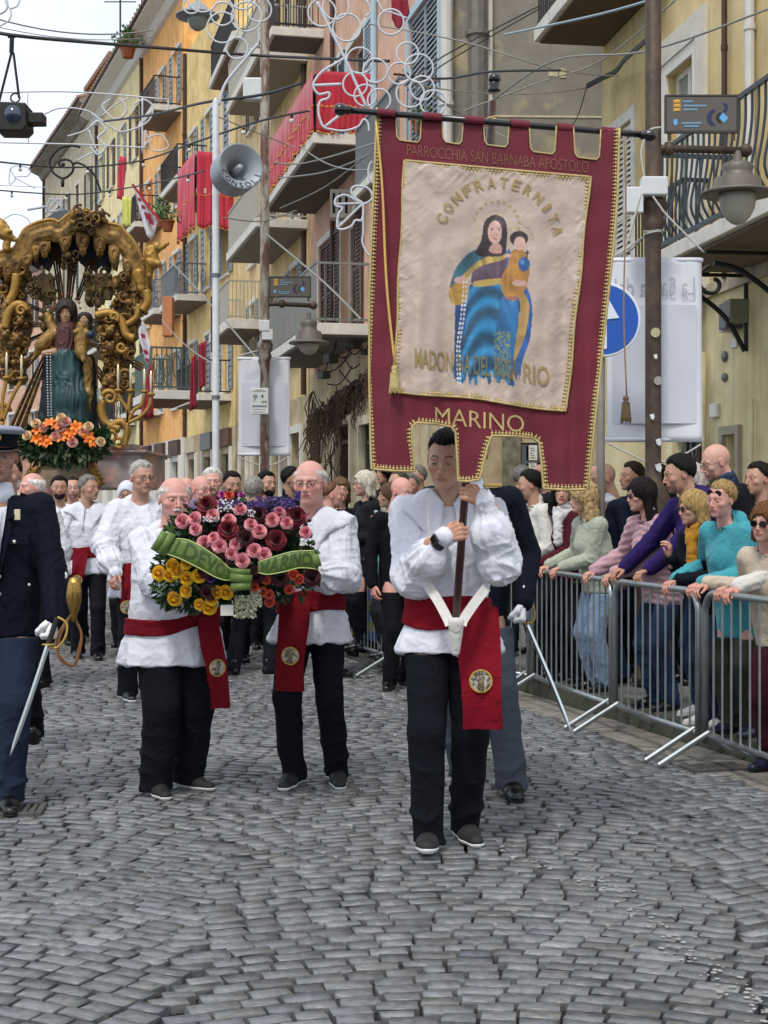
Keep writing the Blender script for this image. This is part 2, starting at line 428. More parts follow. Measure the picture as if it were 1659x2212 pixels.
# iron drain gratings
def drain(name, c, rz, w, l, n, label):
    d = empty(name, c, rz, label, 'drain'); m = mat('cast_iron', (.09, .085, .078), .7, .3, var=.3, vscale=20)
    fr = MB(); t = .03
    for s_ in (-1, 1): fr.box((s_*(w/2-t/2), 0, -.004), (t, l, .03)); fr.box((0, s_*(l/2-t/2), -.0035), (w-2*t, t, .03))
    fr.build('frame', m, d, bevel=.003)
    b_ = MB()
    for k in range(n): b_.box((-w/2+t+(k+.5)*(w-2*t)/n, 0, -.001), ((w-2*t)/n*.55, l-2*t, .02))
    b_.build('grate_bars', m, d)
drain('street_drain', (P(8, 1752, 1)*7.1).to_tuple()[:1]+(7.1, .004), 0.1, .38, .26, 9, 'small barred iron street drain at the feet of the sabre officer')
bpy.data.objects['street_drain'].location = ((8-829.5)*7.1/3240, 7.1, .006)
drain('gutter_drain', ((1545-829.5)*8.25/3240, 8.25, .006), .3, .34, .2, 8, 'rusty drain grating in the gutter below the barrier feet')
# scuffed white paint remnants on the cobbles
M_paint = mat('old_white_paint', (.34, .335, .32), .8, var=.2, vscale=30)
pm = MB()
for k in range(150):
    u = rs.uniform(1240, 1659); t = (u-1240)/420; v = 1860+t*330+rs.normal()*22
    if k > 115: u = rs.uniform(1080, 1200); v = 1838+(u-1080)*.35+rs.normal()*6
    d = 1.45*3240/(v-1091); x_ = (u-829.5)*d/3240; r_ = rs.uniform(.004, .013); n_ = 6
    pm.add([(x_+r_*rs.uniform(.5, 1.2)*math.cos(2*math.pi*i/n_), d+r_*rs.uniform(.5, 1.2)*math.sin(2*math.pi*i/n_), .0065) for i in range(n_)], [tuple(range(n_))])
pm.build('paint_traces', M_paint, pav, kind='stuff')
# ------------------------------------------------------------------ buildings
def plaster(name, col, col2, sc=1.1, thr=.55, soft=.12, **k):
    m = mat(name, col, .9, col2=col2, cscale=sc, thr=thr, soft=soft, var=.16, vscale=3, bump=.35, bscale=25, **k)
    n, l = m.node_tree.nodes, m.node_tree.links; b = n['Principled BSDF']; src = b.inputs['Base Color'].links[0].from_socket; g_ = n.new('ShaderNodeNewGeometry')
    for scl, dark, lo_, hi_ in (((2.2, 2.2, .16), .72, .52, .72), ((.5, .5, .9), .8, .5, .75)):   # rain streaks and old grime
        mp_ = n.new('ShaderNodeMapping'); mp_.inputs['Scale'].default_value = scl; q = n.new('ShaderNodeTexNoise'); q.inputs['Scale'].default_value = 1.4; q.inputs['Detail'].default_value = 7; q.inputs['Roughness'].default_value = .65
        r = n.new('ShaderNodeMapRange'); r.inputs[1].default_value = lo_; r.inputs[2].default_value = hi_; r.inputs[3].default_value = 0; r.inputs[4].default_value = 1
        mxx = n.new('ShaderNodeMixRGB'); mxx.blend_type = 'MULTIPLY'; mxx.inputs[2].default_value = (dark, dark*.97, dark*.92, 1)
        l.new(g_.outputs['Position'], mp_.inputs[0]); l.new(mp_.outputs[0], q.inputs[0]); l.new(q.outputs[0], r.inputs[0]); l.new(r.outputs[0], mxx.inputs[0]); l.new(src, mxx.inputs[1]); src = mxx.outputs[0]
    l.new(src, b.inputs['Base Color']); return m
M_cream = plaster('cream_plaster', '#d3bf8c', '#c6ad72', stretch=(1, 1, .6))
M_creamL = plaster('lower_cream_plaster', '#dccda2', '#d2c08f')
M_grey = plaster('bare_render', '#8d877c', '#b9aa88', sc=1.3, thr=.60, soft=.07)
M_pink = plaster('apricot_plaster', '#d8b096', '#c99c80')
M_yel = plaster('ochre_plaster', '#dcc493', '#ccae72', stretch=(1, 1, .4))
M_yel2 = plaster('yellow_plaster', '#e6cb8c', '#d9b470')
M_orange = plaster('orange_plaster', '#f2b872', '#eaa85c')
M_pale = plaster('pale_yellow_plaster', '#efe0ae', '#e6cf92')
M_beige = plaster('beige_plaster', '#c9bda3', '#b5a68a')
M_low = plaster('ground_floor_stucco', '#bfae8c', '#a08d6c', sc=2)
M_white = mat('white_trim', '#dcd8cc', .6, var=.06, vscale=10)
M_slab = mat('balcony_slab', '#9c9484', .85, var=.2, vscale=6, col2='#6c665c', cscale=3)
M_slabw = mat('white_slab_edge', '#d5d0c4', .8, var=.15, vscale=6)
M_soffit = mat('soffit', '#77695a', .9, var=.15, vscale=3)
M_iron = mat('dark_iron', '#2b2a2b', .55, .5, var=.2, vscale=30)
M_ironL = mat('grey_iron', '#6f7376', .5, .3, var=.15, vscale=20)
M_glass = mat('window_glass', '#1c2226', .06, 0, spec=.9)
M_glassL = mat('curtained_glass', '#8a9590', .12, spec=.8, var=.2, vscale=4)
M_shg = mat('grey_shutter', '#7f8a90', .6, var=.1); M_shb = mat('brown_shutter', '#4a3226', .65, var=.15)
M_shd = mat('dark_green_shutter', '#2f3b34', .6, var=.15); M_sho = mat('orange_blind', '#c86a2c', .7, var=.1)
M_shbl = mat('pale_blue_frame', '#a9c0cc', .6)
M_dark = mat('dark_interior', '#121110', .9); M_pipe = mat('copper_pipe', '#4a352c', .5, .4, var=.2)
M_pipeg = mat('grey_downpipe', '#777069', .6, .2, var=.2); M_pipew = mat('white_downpipe', '#c9c6bf', .5, var=.1, vscale=5)
M_tile = mat('terracotta_tile', '#8f6a50', .85, var=.3, vscale=9)
M_wood = mat('worn_wood', '#5c3b28', .7, var=.25, vscale=14, stretch=(1, 1, .15))
M_redcloth = mat('red_damask', '#b3172f', .75, var=.14, vscale=14, stretch=(1, 1, .3), bump=.3, bscale=40, sheen=.3)
M_gold = mat('gold_fringe', '#b99a4c', .5, .25, var=.25, vscale=40)

class Fac:
    def __init__(s, x0, y0, x1, y1, H):
        s.O = Vector((x0, y0, 0)); d = Vector((x1-x0, y1-y0, 0)); s.L = d.length; s.t = d.normalized(); s.n = Vector((-s.t.y, s.t.x, 0)); s.H = H
    def pt(s, a, z, o=0): return s.O+s.t*a+s.n*o+Vector((0, 0, z))
    def at(s, u):
        "distance along the wall where the picture column u meets it"
        k = (u-829.5)/3240.0; return (k*s.O.y-s.O.x)/(s.t.x-k*s.t.y)
    def z(s, u, v):
        a = s.at(u); y_ = s.O.y+s.t.y*a; return CAMH+(1091-v)*y_/3240
    def box(s, m, a0, a1, z0, z1, o0, o1, mi=0): m.obox(s.pt(a0, z0, o0), s.t*(a1-a0), s.n*(o1-o0), (0, 0, z1-z0), mi)
def wall(F, name, holes, z0, z1, m, parent, a0=0, a1=None, depth=.25):
    a1 = F.L if a1 is None else a1; mb = MB()
    A = sorted({a0, a1, *[min(max(h[0], a0), a1) for h in holes], *[min(max(h[1], a0), a1) for h in holes]}); Z = sorted({z0, z1, *[min(max(h[2], z0), z1) for h in holes], *[min(max(h[3], z0), z1) for h in holes]})
    for i in range(len(A)-1):
        for j in range(len(Z)-1):
            ca, cz = (A[i]+A[i+1])/2, (Z[j]+Z[j+1])/2
            if any(h[0] < ca < h[1] and h[2] < cz < h[3] for h in holes): continue
            mb.quad(F.pt(A[i], Z[j]), F.pt(A[i+1], Z[j]), F.pt(A[i+1], Z[j+1]), F.pt(A[i], Z[j+1]))
    for h in holes:
        if h[3] <= z0 or h[2] >= z1: continue
        x0, x1, y0, y1 = h[:4]; D = -depth
        mb.quad(F.pt(x0, y0), F.pt(x0, y0, D), F.pt(x0, y1, D), F.pt(x0, y1)); mb.quad(F.pt(x1, y0), F.pt(x1, y1), F.pt(x1, y1, D), F.pt(x1, y0, D))
        mb.quad(F.pt(x0, y0), F.pt(x1, y0), F.pt(x1, y0, D), F.pt(x0, y0, D)); mb.quad(F.pt(x0, y1), F.pt(x0, y1, D), F.pt(x1, y1, D), F.pt(x1, y1))
    # thickness: back and near/far returns
    F.box(mb, a0, a0+.02, z0, z1, -3.5, -.001); F.box(mb, a1-.02, a1, z0, z1, -3.5, -.001); F.box(mb, a0, a1, z1-.02, z1, -3.5, -.001)
    return mb.build(name, m, parent, fix=False)
def leaf(F, a0, a1, z0, z1, o, nsl, m, parent, name='shutter', swing=0.):
    mb = MB(); w = a1-a0; b = min(.06, w*.15)
    F.box(mb, a0, a0+b, z0, z1, o, o+.035); F.box(mb, a1-b, a1, z0, z1, o, o+.035)
    for zz in (z0, (z0+z1)/2-.03, z1-.07): F.box(mb, a0+b, a1-b, zz, zz+.07, o+.001, o+.034)
    for k in range(nsl):
        zz = z0+.08+(k+.5)*(z1-z0-.16)/nsl; hh = (z1-z0-.16)/nsl
        mb.add([F.pt(a0+b, zz-hh*.45, o+.03), F.pt(a1-b, zz-hh*.45, o+.03), F.pt(a1-b, zz+hh*.35, o+.008), F.pt(a0+b, zz+hh*.35, o+.008)], [(0, 1, 2, 3)])
    return mb.build(name, m, parent, fix=False)
def window(F, a0, a1, z0, z1, parent, sh=None, nsl=24, trim=None, fm=None, glass=None, closed=False, depth=.16, label=None, sill=True):
    fm = fm or M_white; mb = MB(); D = -depth; t = .07; mid = (a0+a1)/2
    F.box(mb, a0, a0+t, z0, z1, D-.05, D); F.box(mb, a1-t, a1, z0, z1, D-.05, D); F.box(mb, a0+t, a1-t, z0, z0+t, D-.05, D-.001); F.box(mb, a0+t, a1-t, z1-t, z1, D-.05, D-.001)
    F.box(mb, mid-.045, mid+.045, z0+t, z1-t, D-.05, D-.001)
    w = mb.build('window', fm, parent, fix=False, label=label)
    for (p0, p1) in ((a0+t, mid-.045), (mid+.045, a1-t)):
        g_ = MB(); F.box(g_, p0, p1, z0+t, z1-t, D-.035, D-.025); g_.build('pane', glass or M_glass, w, fix=False)
    if closed and sh:
        leaf(F, a0+.01, mid-.004, z0+.01, z1-.01, -.06, nsl, sh, w); leaf(F, mid+.004, a1-.01, z0+.01, z1-.01, -.06, nsl, sh, w)
    elif sh:
        hw = (a1-a0)/2
        leaf(F, a0-hw-.03, a0-.03, z0, z1, .02, nsl, sh, w); leaf(F, a1+.03, a1+hw+.03, z0, z1, .02, nsl, sh, w)
    if trim:
        tr = MB(); q = .14
        F.box(tr, a0-q, a0, z0, z1+q, .0, .03); F.box(tr, a1, a1+q, z0, z1+q, .0, .03); F.box(tr, a0, a1, z1, z1+q, .0, .032)
        tr.build('surround', trim, w, fix=False)
    if sill:
        s_ = MB(); F.box(s_, a0-.12, a1+.12, z0-.08, z0, -.02, .1); s_.build('sill', M_slabw, w, fix=False)
    return w
def balcony(F, a0, a1, z, parent, proj=1.1, style='bars', mrail=None, mslab=None, h=1.0, th=.16, lab=None, msoff=None, pitch=.11):
    mrail = mrail or M_iron
    mb = MB(); F.box(mb, a0, a1, z-th, z, .001, proj); b = mb.build('balcony', mslab or M_slabw, parent, fix=False, bevel=.01, label=lab)
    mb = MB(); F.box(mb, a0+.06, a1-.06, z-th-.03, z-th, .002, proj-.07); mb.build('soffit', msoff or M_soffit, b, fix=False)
    e = proj-.06; mb = MB()
    for zz in (z+.07, z+h): 
        F.box(mb, a0+.03, a1-.03, zz-.02, zz+.02, e-.02, e+.02)
        for a in (a0+.05, a1-.05): F.box(mb, a-.02, a+.02, zz-.02, zz+.02, .003, e-.021)
    mb.build('railing', mrail, b, fix=False)
    mb = MB()
    if style in ('bars', 'belly', 'scroll'):
        def bar(pf):
            if style == 'belly':
                pts = [pf(z+.09, 0), pf(z+.25, .07), pf(z+.5, .03), pf(z+.75, 0), pf(z+h-.02, 0)]; mb.tube(smoothpath(pts, 3), .013, 5)
            else: mb.tube([pf(z+.09, 0), pf(z+h-.02, 0)], .012 if style == 'bars' else .016, 5)
        n = max(2, int((a1-a0-.1)/pitch)); 
        for k in range(n+1):
            a = a0+.05+k*(a1-a0-.1)/n; bar(lambda zz, q, a=a: F.pt(a, zz, e+q))
        n = max(2, int(e/pitch))
        for k in range(1, n):
            for a, sg in ((a0+.05, -1), (a1-.05, 1)): bar(lambda zz, q, a=a, k=k, sg=sg: F.pt(a+sg*q, zz, k*e/n))
        if style == 'scroll':
            for a in (a0+.05, a1-.05):
                for k in range(int(e/.2)):
                    c = .12+k*.22
                    mb.tube([F.pt(a, z+.55+.16*math.cos(w_)*1.6, c+.08*math.sin(w_)) for w_ in np.linspace(0, 6.28, 13)[:-1]], .012, 4, closed=True)
            for k in range(int((a1-a0)/.25)):
                a = a0+.15+k*.25
                mb.tube([F.pt(a+.1*math.sin(w_), z+.55+.26*math.cos(w_), e) for w_ in np.linspace(0, 6.28, 13)[:-1]], .012, 4, closed=True)
        mb.build('railing_bars', mrail, b, fix=False)
    elif style == 'slats':
        def sl(c, d1, wd): mb.obox(c-d1*wd/2, d1*wd, F.n*.012 if abs(d1.dot(F.t)) > .5 else F.t*.012, (0, 0, h-.13))
        n = int((a1-a0)/.15)
        for k in range(n):
            p_ = F.pt(a0+.12+k*(a1-a0-.2)/n, z+.1, e+.0); s1 = MB(); d1 = F.t; s1.obox(p_-d1*.05, d1*.1, F.n*.012, (0, 0, h-.13)); s1.build('slat', mrail, b, fix=False)
        n = int(e/.155)
        for k in range(n):
            p_ = F.pt(a0+.04, z+.1, .1+k*(e-.1)/n); s1 = MB()
            s1.tube(smoothpath([p_, p_-F.t*.05+Vector((0, 0, .2)), p_-F.t*.02+Vector((0, 0, .5)), p_+Vector((0, 0, h-.14))], 3), .045, 6, flat=.25); s1.build('slat', mrail, b, fix=False)
    return b
def rebase(e, base=None):
    "moves an Empty built at the origin to the base of its children"
    if base is None:
        pts = []
        def rec(o):
            for c in o.children:
                if c.type == 'MESH' and len(c.data.vertices): pts.extend([c.matrix_basis @ Vector(q) for q in c.bound_box])
                rec(c)
        for c in e.children:
            if c.type == 'MESH' and len(c.data.vertices): pts.extend([c.matrix_basis @ Vector(q) for q in c.bound_box])
        base = Vector(((min(p.x for p in pts)+max(p.x for p in pts))/2, (min(p.y for p in pts)+max(p.y for p in pts))/2, min(p.z for p in pts)))
    e.location = base
    for c in e.children: c.location = c.location-Vector(base)
    return e
def pipe(F, a, z0, z1, r, m, parent, o=.06, name='downpipe'):
    mb = MB(); mb.tube([F.pt(a, z0, o), F.pt(a, z1, o)], r, 10)
    for zz in np.arange(z0+.8, z1, 1.6): mb.lathe([(r*1.25, -.03), (r*1.25, .03)], F.pt(a, zz, o), 10)
    return mb.build(name, m, parent, smooth=False)

# --- near cream house on the right
F1 = Fac(5.9-.148*10.5, 10.5, 5.9-.148*20.1, 20.1, 11.5)
B1 = empty('cream_house', label='cream plastered house at the right edge with white framed balcony windows', cat='building')
wA = (F1.at(1500), F1.at(1443)); wz = (4.05, 6.5)   # tall white window
door = (F1.at(1596), F1.at(1568)); grl = (F1.at(1512), F1.at(1452))
zf = 3.95
w3 = (F1.at(1328)-.75, F1.at(1328)+.1)
bigw = (F1.at(1659)-.2, F1.at(1659)+1.0)
holes = [(wA[0], wA[1], 3.9, 6.45), (door[0], door[1], .13, 2.18), (grl[0], grl[1], .13, 2.35), (w3[0], w3[1], 4.0, 6.3)]
zsplit = 3.72
wall(F1, 'lower_wall', holes, 0, zsplit, M_creamL, B1); wall(F1, 'upper_wall', holes, zsplit, 11.5, M_cream, B1)
mb = MB(); F1.box(mb, 0, F1.L, zsplit-.04, zsplit+.1, .002, .05); mb.build('string_course', M_beige, B1, fix=False)
window(F1, wA[0], wA[1], 3.9, 6.45, B1, trim=M_white, glass=M_glassL, sill=False, depth=.1, label='tall white framed balcony window')
window(F1, w3[0], w3[1], 4.0, 6.3, B1, trim=M_slabw, sh=M_white, nsl=30, closed=True)
# wide frame band around the tall window
mb = MB(); q0, q1 = .14, .42
F1.box(mb, wA[0]-q1, wA[0]-q0, 3.9, 6.45+q1, .001, .05); F1.box(mb, wA[1]+q0, wA[1]+q1, 3.9, 6.45+q1, .001, .05); F1.box(mb, wA[0]-q0, wA[1]+q0, 6.45+q0, 6.45+q1, .001, .051)
mb.build('window_surround', mat('pale_surround', '#cfc9bb', .8, var=.1), B1, fix=False)
bA = balcony(F1, wA[0]-.5, wA[1]+.35, 3.9, B1, proj=.35, style='bars', mrail=M_iron, h=1.05, th=.12)
a_far = F1.at(1530)
bB = balcony(F1, .3, a_far-.9, 3.98, B1, proj=.95, style='belly', mrail=mat('blue_grey_iron', '#39434a', .5, .3), h=1.0, th=.14, pitch=.14)
# scroll brackets below the large balcony
for aa in (a_far-1.1, a_far-2.4):
    mb = MB(); pts = [F1.pt(aa, 3.0, .03), F1.pt(aa, 3.35, .25), F1.pt(aa, 3.6, .6), F1.pt(aa, 3.66, .85)]
    mb.tube(smoothpath(pts, 6), .025, 6)
    c0 = (3.48, .86)
    mb.tube([F1.pt(aa, c0[0]+(.16-.022*w_)*math.cos(w_+.2), c0[1]+(.16-.022*w_)*math.sin(w_+.2)) for w_ in np.linspace(0, 5.8, 22)], .02, 6)
    mb.tube([F1.pt(aa, 3.0, .02), F1.pt(aa, 3.8, .02)], .02, 6); mb.tube([F1.pt(aa, 3.76, .02), F1.pt(aa, 3.76, .93)], .02, 6)
    mb.build('scroll_bracket', M_iron, B1)
# door, grille, conduits and boxes
mb = MB(); F1.box(mb, door[0]+.04, door[1]-.04, .13, 2.14, -.18, -.12); mb.build('door', mat('grey_door', '#6d6a66', .5, var=.1), B1, fix=False)
mb = MB(); q = .09; F1.box(mb, door[0]-q, door[0], .1, 2.18+q, .001, .05); F1.box(mb, door[1], door[1]+q, .1, 2.18+q, .001, .05); F1.box(mb, door[0], door[1], 2.18, 2.18+q, .001, .05)
mb.build('door_frame', mat('stone_surround', '#9d947f', .85, var=.15), B1, fix=False)
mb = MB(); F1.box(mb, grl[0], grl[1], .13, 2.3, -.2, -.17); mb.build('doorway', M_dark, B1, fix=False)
mb = MB(); n_ = 7; L_ = grl[1]-grl[0]
for k in range(-8, 12):
    for sg in (1, -1):
        p0 = (k*L_/4, .2); p1 = (k*L_/4+sg*1.1, 2.3)
        t0 = [0, 1]
        dx = p1[0]-p0[0]
        ta, tb = 0, 1
        if abs(dx) > 1e-6:
            r_ = sorted([(0-p0[0])/dx, (L_-p0[0])/dx]); ta = max(0, r_[0]); tb = min(1, r_[1])
        if tb-ta > .02:
            mb.tube([F1.pt(grl[0]+p0[0]+dx*ta, .2+2.1*ta, -.1), F1.pt(grl[0]+p0[0]+dx*tb, .2+2.1*tb, -.1)], .008, 4)
mb.build('lattice_gate', M_ironL, B1)
pipe(F1, F1.at(1522), .15, 3.7, .03, M_pipe, B1); pipe(F1, F1.at(1532), .15, 3.1, .022, M_creamL, B1, name='conduit')
pipe(F1, F1.at(1637), .15, 2.5, .02, M_creamL, B1, name='conduit'); pipe(F1, F1.at(1575)-.02, 3.8, 11, .03, M_pipe, B1); pipe(F1, F1.at(1632), 3.8, 11, .05, M_pipew, B1)
def wbox(F, u0, u1, v0, v1, o, m, parent, name, bev=.01):
    a0, a1 = sorted((F.at(u0), F.at(u1))); um = (u0+u1)/2
    mb = MB(); F.box(mb, a0, a1, F.z(um, v1), F.z(um, v0), .001, o); return mb.build(name, m, parent, fix=False, bevel=bev)
wbox(F1, 1588, 1604, 655, 712, .18, M_ironL, B1, 'meter_box'); wbox(F1, 1604, 1618, 648, 700, .2, mat('meter_box_olive', '#7d7a66', .5), B1, 'meter_box')
wbox(F1, 1580, 1590, 690, 718, .14, M_white, B1, 'meter_box'); wbox(F1, 1582, 1594, 728, 752, .02, M_white, B1, 'notice_plate')
ip = wbox(F1, 1541, 1556, 872, 902, .05, M_white, B1, 'intercom_plate')
for (v0, v1) in ((756, 784), (804, 826)):
    mb = MB(); c = F1.pt(F1.at(1567), F1.z(1567, (v0+v1)/2), .012); mb.ball(c, .055, 8, sc=(.5, 1.6, 1.1 if v0 < 780 else .85)); mb.build('wall_vent', M_ironL, B1, smooth=True)
# upper balcony at the far corner, seen from below
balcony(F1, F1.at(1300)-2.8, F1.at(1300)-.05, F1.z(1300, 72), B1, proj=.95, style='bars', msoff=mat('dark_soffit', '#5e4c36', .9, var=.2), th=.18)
# bunch of cables running up the wall
mb = MB()
for k in range(5):
    pts = [P(1400, 80+k*2, 16.2), P(1352, 122+k*2, 17.6), P(1330, 150+k*2, 18.4), P(1300, 165+k*2, 19.3), P(1268, 182+k*2, 19.6)]
    mb.tube(smoothpath(pts, 4), .013, 5)
mb.build('cable_bundle', mat('black_cable', '#191919', .6), B1)
rebase(B1)

# --- bare rendered wall behind, facing the camera
B0 = empty('bare_wall_house', label='tall grey unpainted rendered house end behind the banner', cat='building')
F0 = Fac(.87, 21.62, 4.4, 21.75, 12); F0.n = Vector((0, -1, 0))
holes0 = [(F0.at(1126), F0.at(1176), .15, 2.35)]
wall(F0, 'lower_wall', holes0, 0, 3.4, M_low, B0); wall(F0, 'wall', [], 3.4, 12, M_grey, B0)
mb = MB(); F0.box(mb, F0.at(1126)+.02, F0.at(1176)-.02, .15, 2.33, -.18, -.12); mb.build('shop_door', M_glass, B0, fix=False)
mb = MB(); F0.box(mb, F0.at(1085), F0.at(1122), .15, 3.2, .001, .12); mb.build('stone_pilaster', mat('rough_stone', '#8f8775', .95, col2='#5e574a', cscale=7, bump=1, bscale=30), B0, fix=False)
for k, (v0, v1) in enumerate(((962, 994), (1000, 1024))):
    pb = wbox(F0, 1142, 1160, v0, v1, .02, M_white, B0, 'poster', 0)
    mb = MB(); zc = (F0.z(1151, v1)+F0.z(1151, v0))/2
    for j in range(5): F0.box(mb, F0.at(1144+2*(j % 2)), F0.at(1156-2*(j % 3)), zc-.08+j*.035, zc-.08+j*.035+.012, .0205, .023)
    mb.build('print', M_ironL, pb, fix=False)
pipe(F0, F0.at(1030), 2.6, 12, .14, M_pipeg, B0, o=.15, name='flue'); pipe(F0, F0.at(1057), 3.4, 12, .05, M_slabw, B0)
pipe(F0, F0.at(964), 0, 12, .09, M_pipew, B0, o=.12)
for (u0, v0, u1, v1) in ((1185, 150, 1205, 165), (1208, 148, 1222, 168), (1060, 250, 1300, 254), (1100, 395, 1300, 399)):
    wbox(F0, u0, u1, v0, v1, .012, mat('pale_patch', '#cdbf9f', .9, var=.2), B0, 'render_patch', 0)
rebase(B0)

# --- apricot house with the red draped balcony
F2 = Fac(.87, 21.6, -1.62, 32.9, 13.5)
B2 = empty('apricot_house', label='apricot house with stacked balconies and a red draped railing', cat='building')
wins = [(F2.at(948), F2.at(884), 6.7, 9.1), (F2.at(790), F2.at(752), 8.0, 10.1), (F2.at(736), F2.at(714), 8.0, 10.2), (F2.at(716), F2.at(690), 4.7, 6.9),
        (F2.at(768), F2.at(736), 4.7, 6.9), (F2.at(948), F2.at(884), 3.6, 5.2)]
wins = [(min(a, b), max(a, b), c, d) for a, b, c, d in wins]
gdoors = [(F2.at(760), F2.at(728), .15, 3.0), (F2.at(812), F2.at(782), .15, 2.9), (F2.at(900), F2.at(850), .15, 2.9), (F2.at(700), F2.at(676), .15, 2.8)]
gdoors = [(min(a, b), max(a, b), c, d) for a, b, c, d in gdoors]
wall(F2, 'lower_wall', gdoors, 0, 4.3, M_low, B2); wall(F2, 'wall', wins, 4.3, 13.5, M_pink, B2)
for i, w_ in enumerate(wins):
    window(F2, *w_, B2, sh=[M_shg, M_shbl, M_shd, M_shb, M_shb, M_shbl][i], nsl=26, closed=i in (0, 3), trim=M_shbl if i in (0, 5) else M_slabw, sill=i == 0)
for i, w_ in enumerate(gdoors):
    mb = MB(); F2.box(mb, w_[0]+.08, w_[1]-.08, .15, w_[3]-.05, -.2, -.15); d_ = mb.build('shop_door', M_glass, B2, fix=False)
    mb = MB(); F2.box(mb, w_[0], w_[0]+.09, .15, w_[3], -.22, -.06); F2.box(mb, w_[1]-.09, w_[1], .15, w_[3], -.22, -.06); F2.box(mb, w_[0]+.09, w_[1]-.09, w_[3]-.35, w_[3]-.28, -.21, -.07); mb.build('frame', M_shd if i % 2 else M_wood, d_, fix=False)
    mb = MB(); q = .16; F2.box(mb, w_[0]-q, w_[0], .1, w_[3]+q, .001, .07); F2.box(mb, w_[1], w_[1]+q, .1, w_[3]+q, .001, .07); F2.box(mb, w_[0], w_[1], w_[3], w_[3]+q, .001, .07)
    mb.build('door_surround', M_beige, B2, fix=False)
aN, aF = F2.at(810), F2.at(678)
M_gslat = mat('weathered_panel', '#7f8078', .7, var=.2, vscale=6)
balcony(F2, aN, aF-.1, 4.62, B2, style='slats', mrail=M_gslat, msoff=mat('drab_soffit', '#6b675f', .9), th=.2, h=1.05)  # lower balcony, its soffit in one even drab grey
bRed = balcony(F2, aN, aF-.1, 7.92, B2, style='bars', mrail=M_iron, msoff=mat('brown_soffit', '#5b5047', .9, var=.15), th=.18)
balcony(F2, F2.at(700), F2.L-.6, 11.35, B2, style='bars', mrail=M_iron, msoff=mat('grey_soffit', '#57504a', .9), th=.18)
balcony(F2, F2.at(960)+.1, F2.at(850), 6.6, B2, proj=.7, style='bars', mrail=M_ironL, th=.14)
pipe(F2, F2.at(722)-.1, 4.3, 13, .05, M_pipe, B2); pipe(F2, F2.at(812)-.1, 8, 13, .06, M_shbl, B2)
rebase(B2)
def drape(name, F, a0, a1, zt, h, e, parent_thing, label, group=None, ends=True, m=None, seed=0, wave=.03, fq=26):
    "pleated cloth hung over a balcony railing: long side and camera-side end"
    T = empty(name, label=label, cat='cloth', group=group)
    def sheet(pf, L):
        n, k = max(8, int(L/.025)), 14; mb = MB(); vs = []
        for i in range(n+1):
            s_ = i/n*L
            for j in range(k+1):
                q = j/k; hh = h*(1+.03*math.sin(s_*9))
                off = .06+wave*(.3+q)*math.sin(s_*fq+2.2*math.sin(s_*5+seed))+.02*math.sin(s_*61+j*.3)*q
                vs.append(pf(s_, zt+.02-q*hh, off))
        fs = [(i*(k+1)+j, (i+1)*(k+1)+j, (i+1)*(k+1)+j+1, i*(k+1)+j+1) for i in range(n) for j in range(k)]
        mb.add(vs, fs); o_ = mb.build('fabric', m or M_redcloth, T, smooth=True, fix=False); md = o_.modifiers.new('thick', 'SOLIDIFY'); md.thickness = .006
        for j in (k, int(k*.62)):
            t_ = MB(); pts = [vs[i*(k+1)+j] for i in range(n+1)]; t_.tube(pts, [.016+.009*math.sin(i*1.9) for i in range(n+1)], 5); t_.build('fringe', mat('orange_gold_fringe', '#c98a45', .6, var=.2), T)
    sheet(lambda s_, z, o: F.pt(a0+s_, z, e+o), a1-a0)
    if ends: sheet(lambda s_, z, o: F.pt(a0+.05-o, z, e-s_), e)
    return rebase(T)
drape('red_drape', F2, aN, aF-.1, 7.92+1.05, 1.05, 1.04, B2, 'red gold-fringed cloth covering the large balcony left of the banner', wave=.016, fq=17)

# --- ochre house beyond, balconies with tall grey rails
F3 = Fac(-1.66, 33.0, -4.3, 43.9, 15)
B3 = empty('ochre_house', label='ochre house with long rising balconies behind the horn loudspeaker', cat='building')
w3s = [(1.2, 2.2), (4.2, 5.2), (7.6, 8.6)]
holes = [(a, b, z, z+2.2) for a, b in w3s for z in (4.75, 8.0, 11.7)]
gd = [(.8, 2.1, .15, 3.1), (3.6, 5.0, .15, 3.1), (6.6, 8.0, .15, 3.1), (9.2, 10.4, .15, 3.1)]
wall(F3, 'lower_wall', gd, 0, 3.9, M_low, B3); wall(F3, 'wall', holes, 3.9, 15, M_yel, B3)
for i, h_ in enumerate(holes): window(F3, *h_, B3, sh=(M_shg, M_shd, M_shb)[i % 3], nsl=20, closed=(i % 3 == 1), trim=M_slabw)
for i, w_ in enumerate(gd):
    mb = MB(); F3.box(mb, w_[0], w_[1], .15, 3.05, -.22, -.16); mb.build('shop_front', M_glass, B3, fix=False)
    mb = MB(); q = .18; F3.box(mb, w_[0]-q, w_[0], .1, 3.1+q, .001, .07); F3.box(mb, w_[1], w_[1]+q, .1, 3.1+q, .001, .07); F3.box(mb, w_[0], w_[1], 3.1, 3.1+q, .001, .07); mb.build('shop_surround', M_slabw, B3, fix=False)
M_palerail = mat('pale_rail', '#a7a499', .6, .1, var=.1)
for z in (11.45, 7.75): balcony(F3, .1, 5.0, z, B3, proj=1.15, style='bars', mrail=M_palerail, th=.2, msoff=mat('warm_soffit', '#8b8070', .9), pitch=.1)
balcony(F3, 6.4, 10.2, 6.3, B3, proj=.95, style='bars', mrail=M_palerail, th=.25, pitch=.09)
balcony(F3, 5.8, 10.6, 13.6, B3, proj=.9, style='bars', mrail=M_iron, th=.2)
pipe(F3, .3, 3.9, 15, .06, M_pipe, B3)
rebase(B3)
